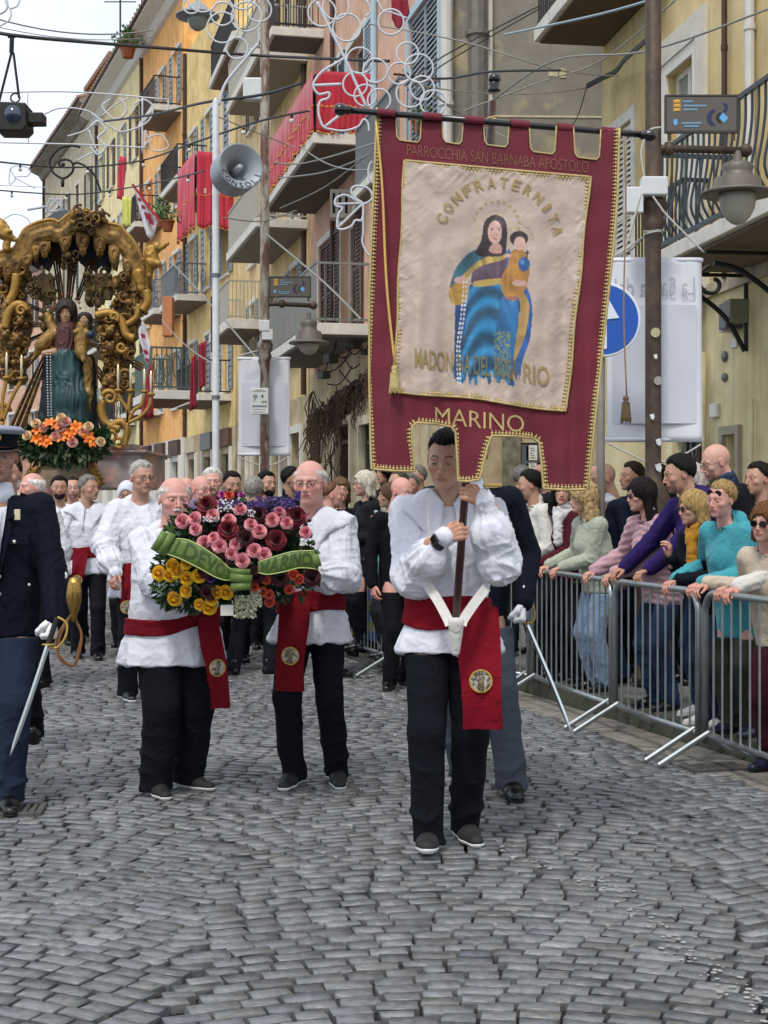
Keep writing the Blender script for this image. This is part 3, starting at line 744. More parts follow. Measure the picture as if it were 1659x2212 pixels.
# small awning and hood shapes above the shops
mb = MB(); F3.box(mb, 2.4, 3.3, 3.2, 3.5, .07, .5); 
aw = mb.build('shop_hood', mat('brown_hood', '#6a4030', .7, var=.15), None); tag(aw, 'small brown hood above an ochre house shop door', 'awning')

# --- further houses curving away to the left
def far_house(name, x0, y0, x1, y1, H, m, zs, nc, sh, label, ww=1.0, wh=2.0, lowm=None, shop=True, eave=None, balc=(), blinds=()):
    F = Fac(x0, y0, x1, y1, H); B = empty(name, label=label, cat='building')
    holes = []; cols = [(k+.5)*F.L/nc for k in range(nc)]
    for z in zs:
        for c in cols: holes.append((c-ww/2, c+ww/2, z, z+wh))
    gd = [(c-.75, c+.75, .15, 3.0) for c in cols] if shop else []
    wall(F, 'lower_wall', gd, 0, 3.8, lowm or M_slabw, B); wall(F, 'wall', holes, 3.8, H, m, B)
    for i, h_ in enumerate(holes):
        s_ = sh[i % len(sh)]; window(F, *h_, B, sh=s_, nsl=9, closed=(i*7 % 5 == 2), trim=M_slabw, depth=.12)
    for g_ in gd:
        mb = MB(); F.box(mb, g_[0], g_[1], .15, 2.95, -.2, -.15); mb.build('shop_front', M_glass, B, fix=False)
        mb = MB(); F.box(mb, g_[0]-.15, g_[0], .1, 3.2, .001, .08); F.box(mb, g_[1], g_[1]+.15, .1, 3.2, .001, .08); mb.build('shop_surround', M_white, B, fix=False)
        mb = MB(); F.box(mb, g_[0]-.1, g_[1]+.1, 3.22, 3.75, .001, .12); mb.build('shop_sign', random.choice([M_shb, M_ironL, M_wood, M_beige]), B, fix=False)
    for (a0, a1, z, st, mr) in balc: balcony(F, a0, a1, z, B, proj=1.0, style=st, mrail=mr, th=.2, pitch=.14)
    if eave:
        mb = MB(); pr = [(0, H-.5), (.15, H-.45), (.3, H-.2), (.75, H), (.75, H+.12), (0, H+.5)]
        mb.prism(pr, F.pt(-.1, 0, 0), F.n, (0, 0, 1), F.t*(F.L+.2)); mb.build('eave', eave, B)
        mb = MB(); F.box(mb, -.1, F.L+.1, H+.1, H+.18, .7, .86); mb.build('gutter', M_pipe, B, fix=False)
        for k in range(int(F.L/.5)):
            mb = MB(); mb.tube([F.pt(k*.5, H+.18, .85), F.pt(k*.5, H+1.1, -2.4)], .12, 6); mb.build('roof_tile', M_tile, B, fix=False)
    pipe(F, F.L-.3, 3.8, H, .08, M_pipe, B)
    return F, B
F4, B4 = far_house('yellow_house', -4.35, 44.0, -6.9, 52.0, 17, M_yel2, (4.9, 8.4, 12.0), 3, [M_shg, M_shg], 'yellow house whose balcony carries a red cloth above the street', balc=[(0.6, 4.6, 4.75, 'bars', M_iron), (4.4, 7.8, 8.2, 'scroll', M_ironL), (4.4, 7.8, 12, 'bars', M_iron)], lowm=M_low)
bb4 = balcony(F4, .3, 3.2, 10.75, B4, proj=1.1, style='bars', mrail=M_iron, th=.15)
rebase(B4)
drape('red_drape', F4, .3, 3.2, 10.75+1.05, 2.2, 1.1, B4, 'plain red cloth hanging from the balcony left of the loudspeaker', m=mat('pinkish_red_cloth', '#c02a44', .75, var=.12, vscale=9, sheen=.3), seed=3)
F5, B5 = far_house('orange_house', -6.95, 52.05, -9.7, 60.0, 19.7, M_orange, (4.9, 8.4, 12.0, 15.6), 3, [M_shg, M_shg, M_sho], 'orange house with long grey shutters in the middle distance', eave=M_slabw, balc=[(.4, 3.4, 8.3, 'scroll', M_ironL), (4.2, 7.4, 5.0, 'bars', M_iron), (4.2, 7.4, 12, 'bars', M_iron), (.4, 3.4, 15.4, 'bars', M_iron)])
rebase(B5)
F6, B6 = far_house('pale_yellow_house', -9.75, 60.1, -13.6, 71.0, 19.8, M_pale, (4.9, 8.4, 12.0, 15.6), 4, [M_shb, M_shg], 'pale yellow house with a deep white eave and brown shutters', eave=M_white, balc=[(1, 4, 4.9, 'scroll', M_iron), (5, 9, 8.3, 'bars', M_iron)])
rebase(B6)
F7, B7 = far_house('beige_house', -13.7, 71.1, -19.5, 86.0, 20.5, M_beige, (4.9, 8.4, 12.0, 15.6), 5, [M_shb, M_shd], 'weathered beige house below the roof aerial', eave=M_slab, balc=[(2, 6, 8.3, 'bars', M_iron)])
mb = MB(); F7.box(mb, 1.5, 8, 20.4, 23.2, -5, -1.2); mb.build('roof_room', M_beige, B7, fix=False)
mb = MB(); F7.box(mb, 1.3, 8.2, 23.2, 23.45, -5.2, -.9); mb.build('flat_roof', M_tile, B7, fix=False)
mb = MB(); c = F7.pt(4, 23.4, -2); mb.tube([c, c+Vector((0, 0, 4.2))], .05, 5)
for k in range(4): mb.tube([c+Vector((-.8+.1*k, 0, 3.4+.25*k)), c+Vector((.8-.1*k, 0, 3.4+.25*k))], .03, 4)
mb.build('roof_aerial', M_iron, B7)
rebase(B7)
F8, B8 = far_house('brown_house', -19.6, 86.2, -29, 100.0, 15.5, M_pink, (4.9, 8.4, 12.0), 5, [M_shb, M_shg], 'dull pink house where the street bends out of sight', eave=M_slab)
rebase(B8)
F9, B9 = far_house('end_house', -29.5, 100.2, -48, 104, 13.5, M_pale, (4.9, 8.4), 6, [M_sho, M_shg], 'low pale house closing the end of the street behind the gilded canopy', eave=M_slab)
rebase(B9)
F5b = Fac(-6.95, 52.05, -9.7, 60.0, 19.7)
# ------------------------------------------------------------------ people: builder
M_skin = mat('skin', (.6, .35, .25), .5, attr='tint', sss=.18, bump=.12, bscale=220, spec=.4)
M_eyew = mat('eye_white', (.42, .38, .35), .3); M_iris = mat('iris', (.05, .03, .02), .15); M_lash = mat('lash', (.02, .014, .012), .7)
M_fab = {}
def fabric(col, rough=.85, var=.06, bump=.25, sheen=.15, bscale=300, vscale=5):
    if not isinstance(col, str): raise ValueError
    k = (col, rough, bscale)
    if k not in M_fab:
        lum = sum(srgb(col))
        m = M_fab[k] = mat('fabric_'+col.strip('#'), col, rough, var=var, vscale=vscale, sheen=sheen if lum > .3 else 0, spec=.3 if lum > .3 else .15)
        n, l = m.node_tree.nodes, m.node_tree.links; t = n.new('ShaderNodeTexCoord')
        q = n.new('ShaderNodeTexNoise'); q.inputs['Scale'].default_value = 13; q.inputs['Detail'].default_value = 5; q.inputs['Distortion'].default_value = 1.2; q.inputs['Roughness'].default_value = .45
        l.new(t.outputs['Object'], q.inputs[0])
        w = n.new('ShaderNodeTexNoise'); w.inputs['Scale'].default_value = bscale; l.new(t.outputs['Object'], w.inputs[0])
        b1 = n.new('ShaderNodeBump'); b1.inputs['Strength'].default_value = .42; b1.inputs['Distance'].default_value = .03; l.new(q.outputs[0], b1.inputs['Height'])
        b2 = n.new('ShaderNodeBump'); b2.inputs['Strength'].default_value = bump; b2.inputs['Distance'].default_value = .004; l.new(w.outputs[0], b2.inputs['Height']); l.new(b1.outputs[0], b2.inputs['Normal'])
        l.new(b2.outputs[0], n['Principled BSDF'].inputs['Normal'])
    return M_fab[k]
def hairmat(col): return mat('hair_'+col.strip('#'), col, .55, var=.6, vscale=70, stretch=(1, 1, .22), bump=.8, bscale=160, spec=.15)
def nrm(v): v = np.array(v, float); return v/(np.linalg.norm(v)+1e-9)
HEADC = {}
def head_geo(kind, vox):
    key = (kind, vox)
    if key in HEADC: return HEADC[key]
    f = kind in ('woman',); old = kind == 'old'; wide = 1.10 if kind in ('old', 'stout') else (1.03 if f else 1.06)
    jw = .046 if f else (.056 if kind == 'stout' else .051)
    def fn(p):
        p = p.copy(); p[..., 0] /= wide
        ax = np.abs(p[..., 0]); q = p.copy(); q[..., 0] = ax
        d = sd_ell(p, (0, .016, .03), (.075, .096, .09))
        d = smin(d, sd_ell(p, (0, -.022, -.02), (.062, .066, .075)), .03)
        d = smin(d, sd_ell(p, (0, -.032, -.068), (jw, .05, .044)), .03)
        d = smin(d, sd_ell(p, (0, -.068, -.096), (.021, .02, .016)), .022)           # chin
        d = smin(d, sd_ell(q, (.043, -.058, -.022), (.02, .018, .017)), .02)             # cheekbone
        d = smin(d, sd_cap(q, (.010, -.083, .026), (.044, -.068, .024), .0085, .007), .014)   # brow ridge
        d = smax(d, -sd_ell(q, (.031, -.094, .004), (.0185, .016, .012)), .014)            # sockets
        d = smin(d, sd_ell(q, (.031, -.0715, .003), (.0142, .0130, .0125)), .004)            # lids and eyeball
        d = smin(d, sd_cap(p, (0, -.084, .015), (0, -.108 if not f else -.103, -.030), .0065, .0085), .009)  # nose
        d = smin(d, sd_ell(q, (.0105, -.094, -.034), (.0075, .010, .0065)), .006)
        d = smax(d, -sd_ell(q, (.006, -.103, -.0415), (.0035, .005, .003)), .002)
        d = smin(d, sd_ell(p, (0, -.081, -.058), (.022, .013, .020)), .014)              # muzzle
        d = smin(d, sd_ell(p, (0, -.0905, -.0555), (.023, .0060, .0042)), .003)
        d = smin(d, sd_ell(p, (0, -.0895, -.0650), (.019, .0062, .0050 if f else .0040)), .003)
        d = smax(d, -sd_cap(q, (0, -.0985, -.0602), (.022, -.088, -.0600), .0016, .001), .002)
        if old:
            d = smax(d, -sd_cap(q, (.02, -.093, -.036), (.034, -.078, -.066), .0022, .002), .008)
            for zz in (.055, .066): d = smax(d, -sd_cap(q, (0, -.088, zz), (.035, -.078, zz-.003), .0012, .001), .004)
        # ears
        e = sd_ell(q, (.0765, .012, -.004), (.0085, .018, .031)); e = smax(e, -sd_ell(q, (.087, .008, -.002), (.007, .010, .019)), .004)
        d = smin(d, e, .004)
        nr = .046 if f else .056
        d = smin(d, sd_cap(p, (0, .026, -.06), (0, .045, -.20), nr, nr*1.08), .02)
        return d
    v, q = snet(fn, (-.10, -.125, -.21), (.10, .125, .135), vox)
    HEADC[key] = (v, q); return v, q
def head_tint(v, skin, brow, hst=None, hc=None, lips=(.36, .12, .10), stubble=0., browz=.031, old=False, blush=.5):
    c = np.tile(np.array(skin, np.float32), (len(v), 1)); ax = np.abs(v[:, 0]); front = v[:, 1] < -.05
    n = vnoise(v*60)[:, None]*.14+vnoise(v*190+9)[:, None]*.07; c = c*(.92+n)
    def mixc(m, col): 
        nonlocal c
        m = np.clip(m, 0, 1)[:, None]; c = c*(1-m)+np.array(col, np.float32)*m
    red = np.array(skin)*np.array([1.08, .72, .68])
    mixc(np.exp(-(((ax-.042)/.018)**2+((v[:, 2]+.024)/.017)**2))*blush*front, red)
    mixc(np.exp(-((ax/.014)**2+((v[:, 2]+.032)/.013)**2))*blush*.8*front, red)
    mixc((ax > .077)*.45, red)
    if stubble: mixc(stubble*front*np.clip((-v[:, 2]-.042)/.02, 0, 1)*(1-.5*np.exp(-((ax/.012)**2)))+0, brow)
    m = ((ax/.0225)**4+((v[:, 2]+.0605+.15*ax)/.0098)**2) < 1
    mixc(m*front*(v[:, 1] < -.082)*.8, lips)
    t = (ax-.012)/.034; arc = browz+.005*np.sin(np.clip(t, 0, 1)*2.6)-.002*t
    m = np.exp(-((v[:, 2]-arc)/.0042)**2)*(t > 0)*(t < 1)*front
    mixc(m*(.9 if not old else .55), brow)
    if hst in HL:
        g_ = HL[hst](v)+.022*(vnoise(v*np.array([260, 260, 60]))-.5); mixc(np.clip(g_/.010+.1, 0, .95), hc)
    mixc(np.exp(-(((ax-.031)/.014)**2+((v[:, 2]-.0005)/.006)**2))*.35*front, np.array(skin)*.55)
    return c
def almond(cx, cz, hw, hh, r, rest, y0, x0=0, zoff=0, ny=2, nx=7):
    vs = []; 
    for i in range(nx):
        t = i/(nx-1)*2-1; e = math.sqrt(max(0, 1-t*t))
        for j in range(ny+1):
            s_ = j/ny*2-1; x = hw*t; z = hh*e*s_+zoff
            y = -math.sqrt(max(1e-9, r*r-x*x-z*z)); vs.append((cx+x0+x, y0+y, cz+z))
    qs = [(i*(ny+1)+j, (i+1)*(ny+1)+j, (i+1)*(ny+1)+j+1, i*(ny+1)+j+1) for i in range(nx-1) for j in range(ny)]
    return np.array(vs), np.array(qs)
HANDC = {}
def hand_geo(pose, vox):
    key = (pose, vox)
    if key in HANDC: return HANDC[key]
    curl = {'relax': (22, 34, 18), 'grip': (72, 88, 40), 'flat': (4, 10, 6), 'drape': (38, 40, 22), 'cup': (30, 42, 26), 'fist': (80, 95, 50)}[pose]
    prims = []
    xs = (.0275, .0095, -.009, -.0265); ln = (.070, .079, .074, .057)
    for i in range(4):
        b = np.array([xs[i], .088-.004*abs(i-1), 0.]); prims.append(('c', (xs[i]*.45, .006, 0), tuple(b), .0145, .0125))
        a = 0; p = b; spread = (xs[i])*1.2*(0 if pose in ('grip', 'fist') else 1)
        for s_, fr in enumerate((.46, .30, .24)):
            a += R(curl[s_]+(i*3 if pose == 'relax' else 0)); L_ = ln[i]*fr
            q = p+np.array([spread*L_*8, math.cos(a)*L_, -math.sin(a)*L_]); r0 = (.0098, .0086, .0078, .0070)
            prims.append(('c', tuple(p), tuple(q), r0[s_], r0[s_+1])); p = q
    t0 = np.array([.020, .020, -.006]); 
    if pose in ('grip', 'fist'): t1 = t0+np.array([.026, .030, -.018]); t2 = t1+np.array([-.004, .022, -.024]); t3 = t2+np.array([-.022, .010, -.012])
    else: t1 = t0+np.array([.030, .032, -.010]); t2 = t1+np.array([.013, .028, -.006]); t3 = t2+np.array([.003, .020, -.006])
    prims += [('c', tuple(t0), tuple(t1), .016, .0125), ('c', tuple(t1), tuple(t2), .0115, .0100), ('c', tuple(t2), tuple(t3), .0098, .0080)]
    prims.append(('c', (0, -.06, 0), (0, .012, 0), .026, .024))
    def fn(p):
        q = p.copy(); f = None
        for c in prims[:-1]:
            d = sd_cap(q, *c[1:]); f = d if f is None else smin(f, d, .0035)
        q2 = q.copy(); q2[..., 2] *= 1.35
        return smin(f, sd_cap(q2, *prims[-1][1:]), .012)
    v, q = snet(fn, (-.06, -.09, -.10), (.09, .185, .04), vox)
    HANDC[key] = (v, q); return v, q
SHOEC = {}
def shoe_geo(kind):
    if kind in SHOEC: return SHOEC[kind]
    sn = kind != 'dress'
    def foot(p, e=0):
        q = p.copy(); q[..., 2] *= 1.2
        d = sd_cap(q, (0, .045, .042), (0, -.08, .040), .040+e, .044+e)
        d = smin(d, sd_cap(q, (0, -.08, .036), (.004, -.165, .030), .043+e, .033+e), .02)
        d = smin(d, sd_cap(p, (0, .03, .05), (0, .035, .115), .040, .042), .03)
        d = smin(d, sd_cap(q, (0, -.0, .085), (0, -.08, .055), .032, .03), .03)
        return d
    up = lambda p: np.maximum(foot(p), -(p[..., 2]-.014))
    sole = lambda p: np.maximum(np.maximum(foot(p, .004 if sn else .003), p[..., 2]-(.021+.16*np.clip(p[..., 1], 0, .1)) if sn else p[..., 2]-.016), -(p[..., 2]-.0))
    a = snet(up, (-.07, -.22, -.01), (.07, .11, .14), .0065); b = snet(sole, (-.07, -.22, -.02), (.07, .11, .05), .0055)
    SHOEC[kind] = (a, b); return SHOEC[kind]
def Rmat(yaw=0, pitch=0, roll=0):
    "yaw about z, pitch nods forward (towards -Y), roll tilts"
    return np.array((Matrix.Rotation(R(yaw), 3, 'Z') @ Matrix.Rotation(R(pitch), 3, 'X') @ Matrix.Rotation(R(roll), 3, 'Y')))
def ik(a, t, l1, l2, pole):
    a = np.array(a, float); t = np.array(t, float); d = t-a; L_ = np.linalg.norm(d)
    if L_ > (l1+l2)*.995: t = a+d/L_*(l1+l2)*.995; d = t-a; L_ = np.linalg.norm(d)
    u = d/L_; x = (l1*l1-l2*l2+L_*L_)/(2*L_); hgt = math.sqrt(max(0, l1*l1-x*x)); pl = np.array(pole, float); pl = pl-u*(pl@u); pl = nrm(pl)
    return a+u*x+pl*hgt, t
SKIN = {'fair': (.58, .33, .25), 'tan': (.46, .255, .175), 'olive': (.50, .29, .195), 'pink': (.62, .32, .26), 'dark': (.36, .19, .13)}
def _hl_short(p):
    ax, y, z = np.abs(p[..., 0]), p[..., 1], p[..., 2]; line = .101-.93*(y+.09)+.016*np.exp(-((ax-.045)/.016)**2)-.004*np.cos(ax*60); line = np.maximum(line, -.066)
    return z-np.where((ax > .05) & (y < .012), np.maximum(line, -.002), line)
def _hl_rec(p): return p[..., 2]-np.maximum(.097-.82*(p[..., 1]+.07)+.02*np.exp(-((np.abs(p[..., 0])-.035)/.02)**2), -.06)
def _hl_fr(p):
    y, z = p[..., 1], p[..., 2]; return np.minimum(z-np.maximum(.004-.8*y, -.068), np.minimum((.072-z)*1., (y+.055)*1.))
HL = {'bun': _hl_short, 'short': _hl_short, 'quiff': _hl_short, 'receding': _hl_rec, 'fringe': _hl_fr}
def hair_fn(style):
    def fn(p):
        ax = np.abs(p[..., 0]); x, y, z = p[..., 0], p[..., 1], p[..., 2]; q = p.copy(); q[..., 0] = ax
        sk = sd_ell(p, (0, .018, .032), (.077, .098, .091))
        if style in HL:
            sk = sd_ell(p, (0, .018, .032), (.081, .098, .091))
            t = {'bun': .010, 'short': .007+.007*np.clip(z/.1, 0, 1), 'quiff': .0015+.010*np.clip((z-.045)/.05, 0, 1), 'receding': .007, 'fringe': .012}[style]; g = HL[style](p)
            d = np.maximum(sk-t*np.clip((g-.004)/.03, 0, 1)+.0005, .006-g)
            return d if style != 'bun' else smin(d, sd_ell(p, (0, .118, .045), (.036, .034, .034)), .012)
        if style in ('long', 'bob', 'curly', 'wavy'):
            cut = {'long': -.30, 'bob': -.12, 'curly': -.20, 'wavy': -.21}[style]; t = .018 if style in ('long', 'bob') else .032
            d = sk-t
            w0 = .030 if style in ('long', 'bob') else .042
            for zz in np.arange(-.01, cut, -.05): pass
            d = smin(d, sd_cap(q, (.066, .02, .01), (.078, .03, cut+.02), w0, w0*.9), .02)
            d = smin(d, sd_cap(q, (.02, .07, .0), (.04, .075, cut+.01), w0*1.3, w0*1.1), .03)
            face = sd_ell(p, (0, -.10, -.02), (.058, .07, .085)); d = smax(d, -face, .012)
            nb = sd_cap(p, (0, -.05, -.12), (0, -.07, -.4), .055, .09); return smax(d, -nb, .015)
        return sk-.01
    return fn
def eyeset(look=0, lid=1., col=None):
    out = []
    for s_ in (-1, 1):
        cx, cz, y0, r = s_*.031, .0025, -.0715, .0142
        hh = .0044*lid
        out.append((almond(cx, cz, .0128, hh, r+.0004, 0, y0), 1))
        out.append((almond(cx, cz, .0052, hh*.97, r+.0010, 0, y0, x0=look), 2))
        a = almond(cx, cz, .0136, .0011, r+.0012, 0, y0, ny=1)
        a[0][:, 2] += hh*(1-((a[0][:, 0]-cx)/.0136)**2)*.95; out.append((a, 3))
    return out
def person(pos, h=1.72, rz=0, label='', hands=None, feet=None, lean=(0, 0), head=(0, 0, 0), skin='fair', kind='man', hair='short', hcol='#2a2019',
           top='shirt', tcol='#888888', hem=.80, bcol='#16181d', shoes='dress', scol='#0c0c0d', q=2, fat=0., group=None, brow=None, stubble=0, puff=0., sleeve=1.,
           extras=(), eyes=(0, 1.), inner=None, collar=None, old=False, shw=1., sash=None, folds=None, legs=True, lips=None, trw=1.):
    T = empty('person', (pos[0], pos[1], pos[2] if len(pos) > 2 else 0), R(rz), label, 'person', group); s = h/1.75; T.scale = (s, s, s)
    Mi = np.linalg.inv(np.array(Matrix.Translation(T.location) @ Matrix.Rotation(R(rz), 4, 'Z') @ Matrix.Diagonal((s, s, s, 1))))
    def loc(w): return (Mi @ np.array([*w, 1.]))[:3]
    def ldir(w): return nrm(Mi[:3, :3] @ np.array(w, float))
    vb, vt, vh = {0: (.02, .007, .0032), 1: (.02, .009, .0036), 2: (.024, .012, .0044), 3: (.03, .018, .006)}[q]
    A = np.array(Matrix.Rotation(R(lean[0]), 3, 'X') @ Matrix.Rotation(R(lean[1]), 3, 'Y'))
    Hc = np.array([0, 0, .93]); up = lambda x, y, z: Hc+A @ np.array([x, y, z-.93])
    Sc = up(0, .01, 1.432); sh = {-1: up(-.172*shw, .01, 1.400), 1: up(.172*shw, .01, 1.400)}
    HR = A @ Rmat(*head) if abs(lean[0]) < 14 else Rmat(*head)
    Hd = Sc+A @ np.array([0, -.012, .09])+HR @ np.array([0, -.018, .113])
    arms = {}; hands = hands or {}; Hm = {}
    for sx in (-1, 1):
        hd = hands.get(sx)
        if hd is None: w = sh[sx]+np.array([sx*.075, -.02, -.535]); d = nrm((sx*-.05, -.15, -1)); t = nrm((0, -1, .1)); pose = 'relax'; pole = (sx*.6, 1, 0)
        else:
            pose = hd.get('pose', 'relax'); pole = hd.get('pole', (sx*.35, .4, -1))
            d = ldir(hd['wd']) if 'wd' in hd else nrm(hd.get('d', (0, -.2, -1))); t = ldir(hd['wt']) if 'wt' in hd else nrm(hd.get('t', (0, -1, .1)))
            w = loc(hd['w']) if 'w' in hd else (np.array(hd['l'], float) if 'l' in hd else None)
            if 'grip' in hd:
                t = nrm(t-d*(t@d)); b = np.cross(t, d)*(1 if sx > 0 else -1); w = loc(hd['grip'])-.078*d+.034*b
        t = nrm(t-d*(t@d)); b = np.cross(t, d)*(1 if sx > 0 else -1)
        el, w2 = ik(sh[sx], w, .285, .265, pole); arms[sx] = (sh[sx], el, w2); Hm[sx] = (pose, w2, t, d, b)
    feet = feet or {}; legsd = {}
    for sx in (-1, 1):
        fx, fy, fz, yaw, pit = feet.get(sx, (sx*.10, 0, 0, sx*8, 0)); hp = np.array([sx*.085, 0, .90])
        an = np.array([fx, fy, .085+fz]); 
        kn, an2 = ik(hp, an, .43, .415, (sx*.1, -1, 0)); legsd[sx] = (hp, kn, an, yaw, pit, fz)
    # --- body, one continuous surface with head and hands
    def fb(p):
        f = sd_cap(p, Hc+np.array([0, 0, .02]), up(0, 0, 1.28), .115+fat*.6, .12, (1, 1.3, 1)); f = smin(f, sd_cap(p, sh[-1]*.9+sh[1]*.1, sh[1]*.9+sh[-1]*.1, .055, .055), .05)
        f = smin(f, sd_cap(p, Sc, Hd+HR @ np.array([0, .03, -.04]), .052, .048), .02)
        for sx in (-1, 1):
            a, e, w = arms[sx]; f = smin(f, sd_cap(p, a, e, .047, .038), .02); f = smin(f, sd_cap(p, e, w, .038, .025), .015)
            if legs: hp, kn, an = legsd[sx][:3]; f = smin(f, sd_cap(p, hp, kn, .078, .052), .02); f = smin(f, sd_cap(p, kn, an, .052, .036), .015)
        return f
    allp = np.array([*arms[-1], *arms[1], Hd, Sc]+[x for sx in (-1, 1) for x in legsd[sx][:3]])
    lo = allp.min(0)-.14; hi = allp.max(0)+.14; lo[2] = max(0.03 if legs else .7, lo[2]); lo[0] = min(lo[0], -.26-fat); hi[0] = max(hi[0], .26+fat); lo[1] = min(lo[1], -.22-fat); hi[1] = max(hi[1], .22)
    V, Q = snet(fb, lo, hi, vb); sk = np.array(SKIN[skin], np.float32); Cc = np.tile(sk, (len(V), 1)); MI = np.zeros(len(Q))
    def addm(v, qd, c, mi=0):
        nonlocal V, Q, Cc, MI
        Q = np.concatenate([Q, qd+len(V)]); V = np.concatenate([V, v]); Cc = np.concatenate([Cc, c]); MI = np.concatenate([MI, np.full(len(qd), mi)])
    hv, hq = head_geo(kind, vh); bc = srgb(brow or hcol)
    toW = lambda v: (v @ HR.T)+Hd
    addm(toW(hv), hq, head_tint(hv, sk, bc, hst=hair, hc=srgb(hcol), lips=lips or tuple(sk*np.array([.72, .42, .42])), stubble=stubble, old=old or kind == 'old', blush=.6 if skin != 'dark' else .2))
    for (g_, mi) in eyeset(*eyes): addm(toW(g_[0]), g_[1], np.tile(sk, (len(g_[0]), 1)), mi)
    gl = hands.get('glove')
    for sx in (-1, 1):
        pose, w, t, d, b = Hm[sx]; v, qd = hand_geo(pose, {0: .0035, 1: .004, 2: .005, 3: .008}[q])
        B = np.stack([t, d, b]); vv = v @ B+w; cc = np.tile(sk*np.array([1.0, .88, .84]), (len(v), 1))*(.88+.2*vnoise(v*90)[:, None])
        if gl == sx or gl == 2:
            gm = np_mesh('glove', v @ B*1.0+w, qd if sx > 0 else qd[:, ::-1], fabric('#e9e9ea')); link('glove', gm, T)
            N_ = vnormals(gm_v := (v @ B+w), qd if sx > 0 else qd[:, ::-1]); gm.vertices.foreach_set('co', (gm_v+N_*.002).astype(np.float32).ravel()); 
        addm(vv, qd if sx > 0 else qd[:, ::-1], cc)
    link('body', np_mesh('body', V, Q, [M_skin, M_eyew, M_iris, M_lash], tint=Cc, mi=MI), T)
    # --- hair
    if hair not in ('bald', None):
        v, qd = snet(hair_fn(hair), (-.16, -.15, -.36 if hair in ('long',) else -.26), (.16, .20, .18), (.0045 if hair in HL else .006) if q < 3 else .009)
        N = vnormals(v, qd); st = v*np.array([95, 95, 14]) if hair not in ('curly', 'wavy') else v*np.array([52, 52, 30])
        amp = {'short': .004, 'quiff': .005, 'fringe': .004, 'curly': .016, 'wavy': .012}.get(hair, .006)
        v = v+N*((ridged(st)-.55)*amp+(vnoise(v*30)-.5)*amp)[:, None]
        link('hair', np_mesh('hair', toW(v), qd, hairmat(hcol)), T)
        # loose strands break the outline
        rs_ = np.random.default_rng(int(abs(pos[0]*1000))+5); n_ = {0: 500, 1: 420, 2: 300, 3: 90}[q]; idx = rs_.integers(0, len(v), n_); mb = MB()
        L_ = {'short': .014, 'quiff': .012, 'fringe': .016, 'receding': .014, 'bob': .05, 'long': .07, 'wavy': .06, 'curly': .04}.get(hair, .02)
        for i in idx:
            a = v[i]; n0 = N[i]*.6+np.array([rs_.normal()*.35, rs_.normal()*.35, -.5 if L_ > .03 else rs_.normal()*.3+.1]); n0 = nrm(n0); w_ = np.cross(n0, rs_.normal(size=3)); w_ = nrm(w_)*.0012
            e_ = a+n0*L_*rs_.uniform(.4, 1); k_ = np.array([0, 0, -.3*L_]) if L_ > .03 else 0
            mb.add([toW(a-w_), toW(a+w_), toW(e_+k_)], [(0, 1, 2)])
        mb.build('stray_hair', hairmat(hcol), T, fix=False, kind='stuff')
    # --- clothing
    pr = {'robe': (.148, .060), 'suit': (.150, .066), 'coat': (.160, .072), 'jacket': (.155, .070), 'puffer': (.160, .074), 'shirt': (.142, .058)}[top]
    rt, ra = pr[0], pr[1]*sleeve
    hemr = {'robe': .232, 'suit': .175, 'coat': .19, 'jacket': .165, 'puffer': .175, 'shirt': .165}[top]+fat*.9
    waist = {'robe': -.018, 'suit': -.012}.get(top, 0)
    def ft(p, o=0., arm=True):
        WS = (.80, 1.22-fat*.8, 1) if top == 'robe' else (.86, 1.27-fat*.8, 1)
        f = sd_cap(p, up(0, .0, 1.0), up(0, .0, 1.24), rt+fat+waist+o, rt+.006+fat*.5+o, WS)
        if fat > .03: f = smin(f, sd_ell(p, up(0, -.05, 1.05), (.16+fat, .12+fat, .17)), .05)
        f = smin(f, sd_cap(p, sh[-1]*.93+sh[1]*.07+np.array([0, 0, -.012]), sh[1]*.93+sh[-1]*.07+np.array([0, 0, -.012]), .070+o, .070+o), .05)
        if kind == 'woman': f = smin(f, sd_ell(p, up(0, -.07, 1.24), (.12+o, .075+o, .07+o)), .03)
        f = smin(f, sd_cap(p, np.array([0, 0, .98]), np.array([0, 0, hem-.06]), rt+fat+waist+.006+o, (hemr-.02)*.93+o, WS), .03)
        if arm:
            for sx in (-1, 1):
                a, e, w = arms[sx]; we = w-(w-e)*.02
                if puff:
                    d = nrm(w-e); ww = w-d*.035
                    f = smin(f, sd_cap(p, a, e, ra+.012, ra+puff), .03); f = smin(f, sd_cap(p, e, ww, ra+puff, .040), .03); g = e*.45+w*.55+np.array([0, 0, -.018]); f = smin(f, sd_ell(p, g, (.062+puff, .062+puff, .05+puff)), .04)
                    f = smin(f, sd_cap(p, ww, w+d*.012, .036, .040), .008)
                else: f = smin(f, sd_cap(p, a, e, ra, ra*.86), .02); f = smin(f, sd_cap(p, e, we, ra*.86, ra*.68), .012)
        f = np.maximum(f, hem-p[..., 2])
        nk = sd_cap(p, Sc+A @ np.array([0, -.01, .045]), Sc+A @ np.array([0, -.03, .3]), .066, .085); f = smax(f, -nk, .01)
        if top in ('shirt', 'coat', 'jacket', 'puffer'):
            cl = sd_cap(p, Sc+A @ np.array([0, .0, .03]), Sc+A @ np.array([0, .01, .075]), .077, .069); cl = smax(cl, -nk, .004); f = smin(f, cl, .008)
        return f
    def vcut(p, wd=.055, z0=1.02):
        "front opening wedge in trunk coordinates"
        pl = (p-Hc) @ A; zz = pl[..., 2]+.93; w_ = (zz-z0)/(1.45-z0)*wd; return np.maximum(np.abs(pl[..., 0])-np.clip(w_, -.02, 1), pl[..., 1]+.02)
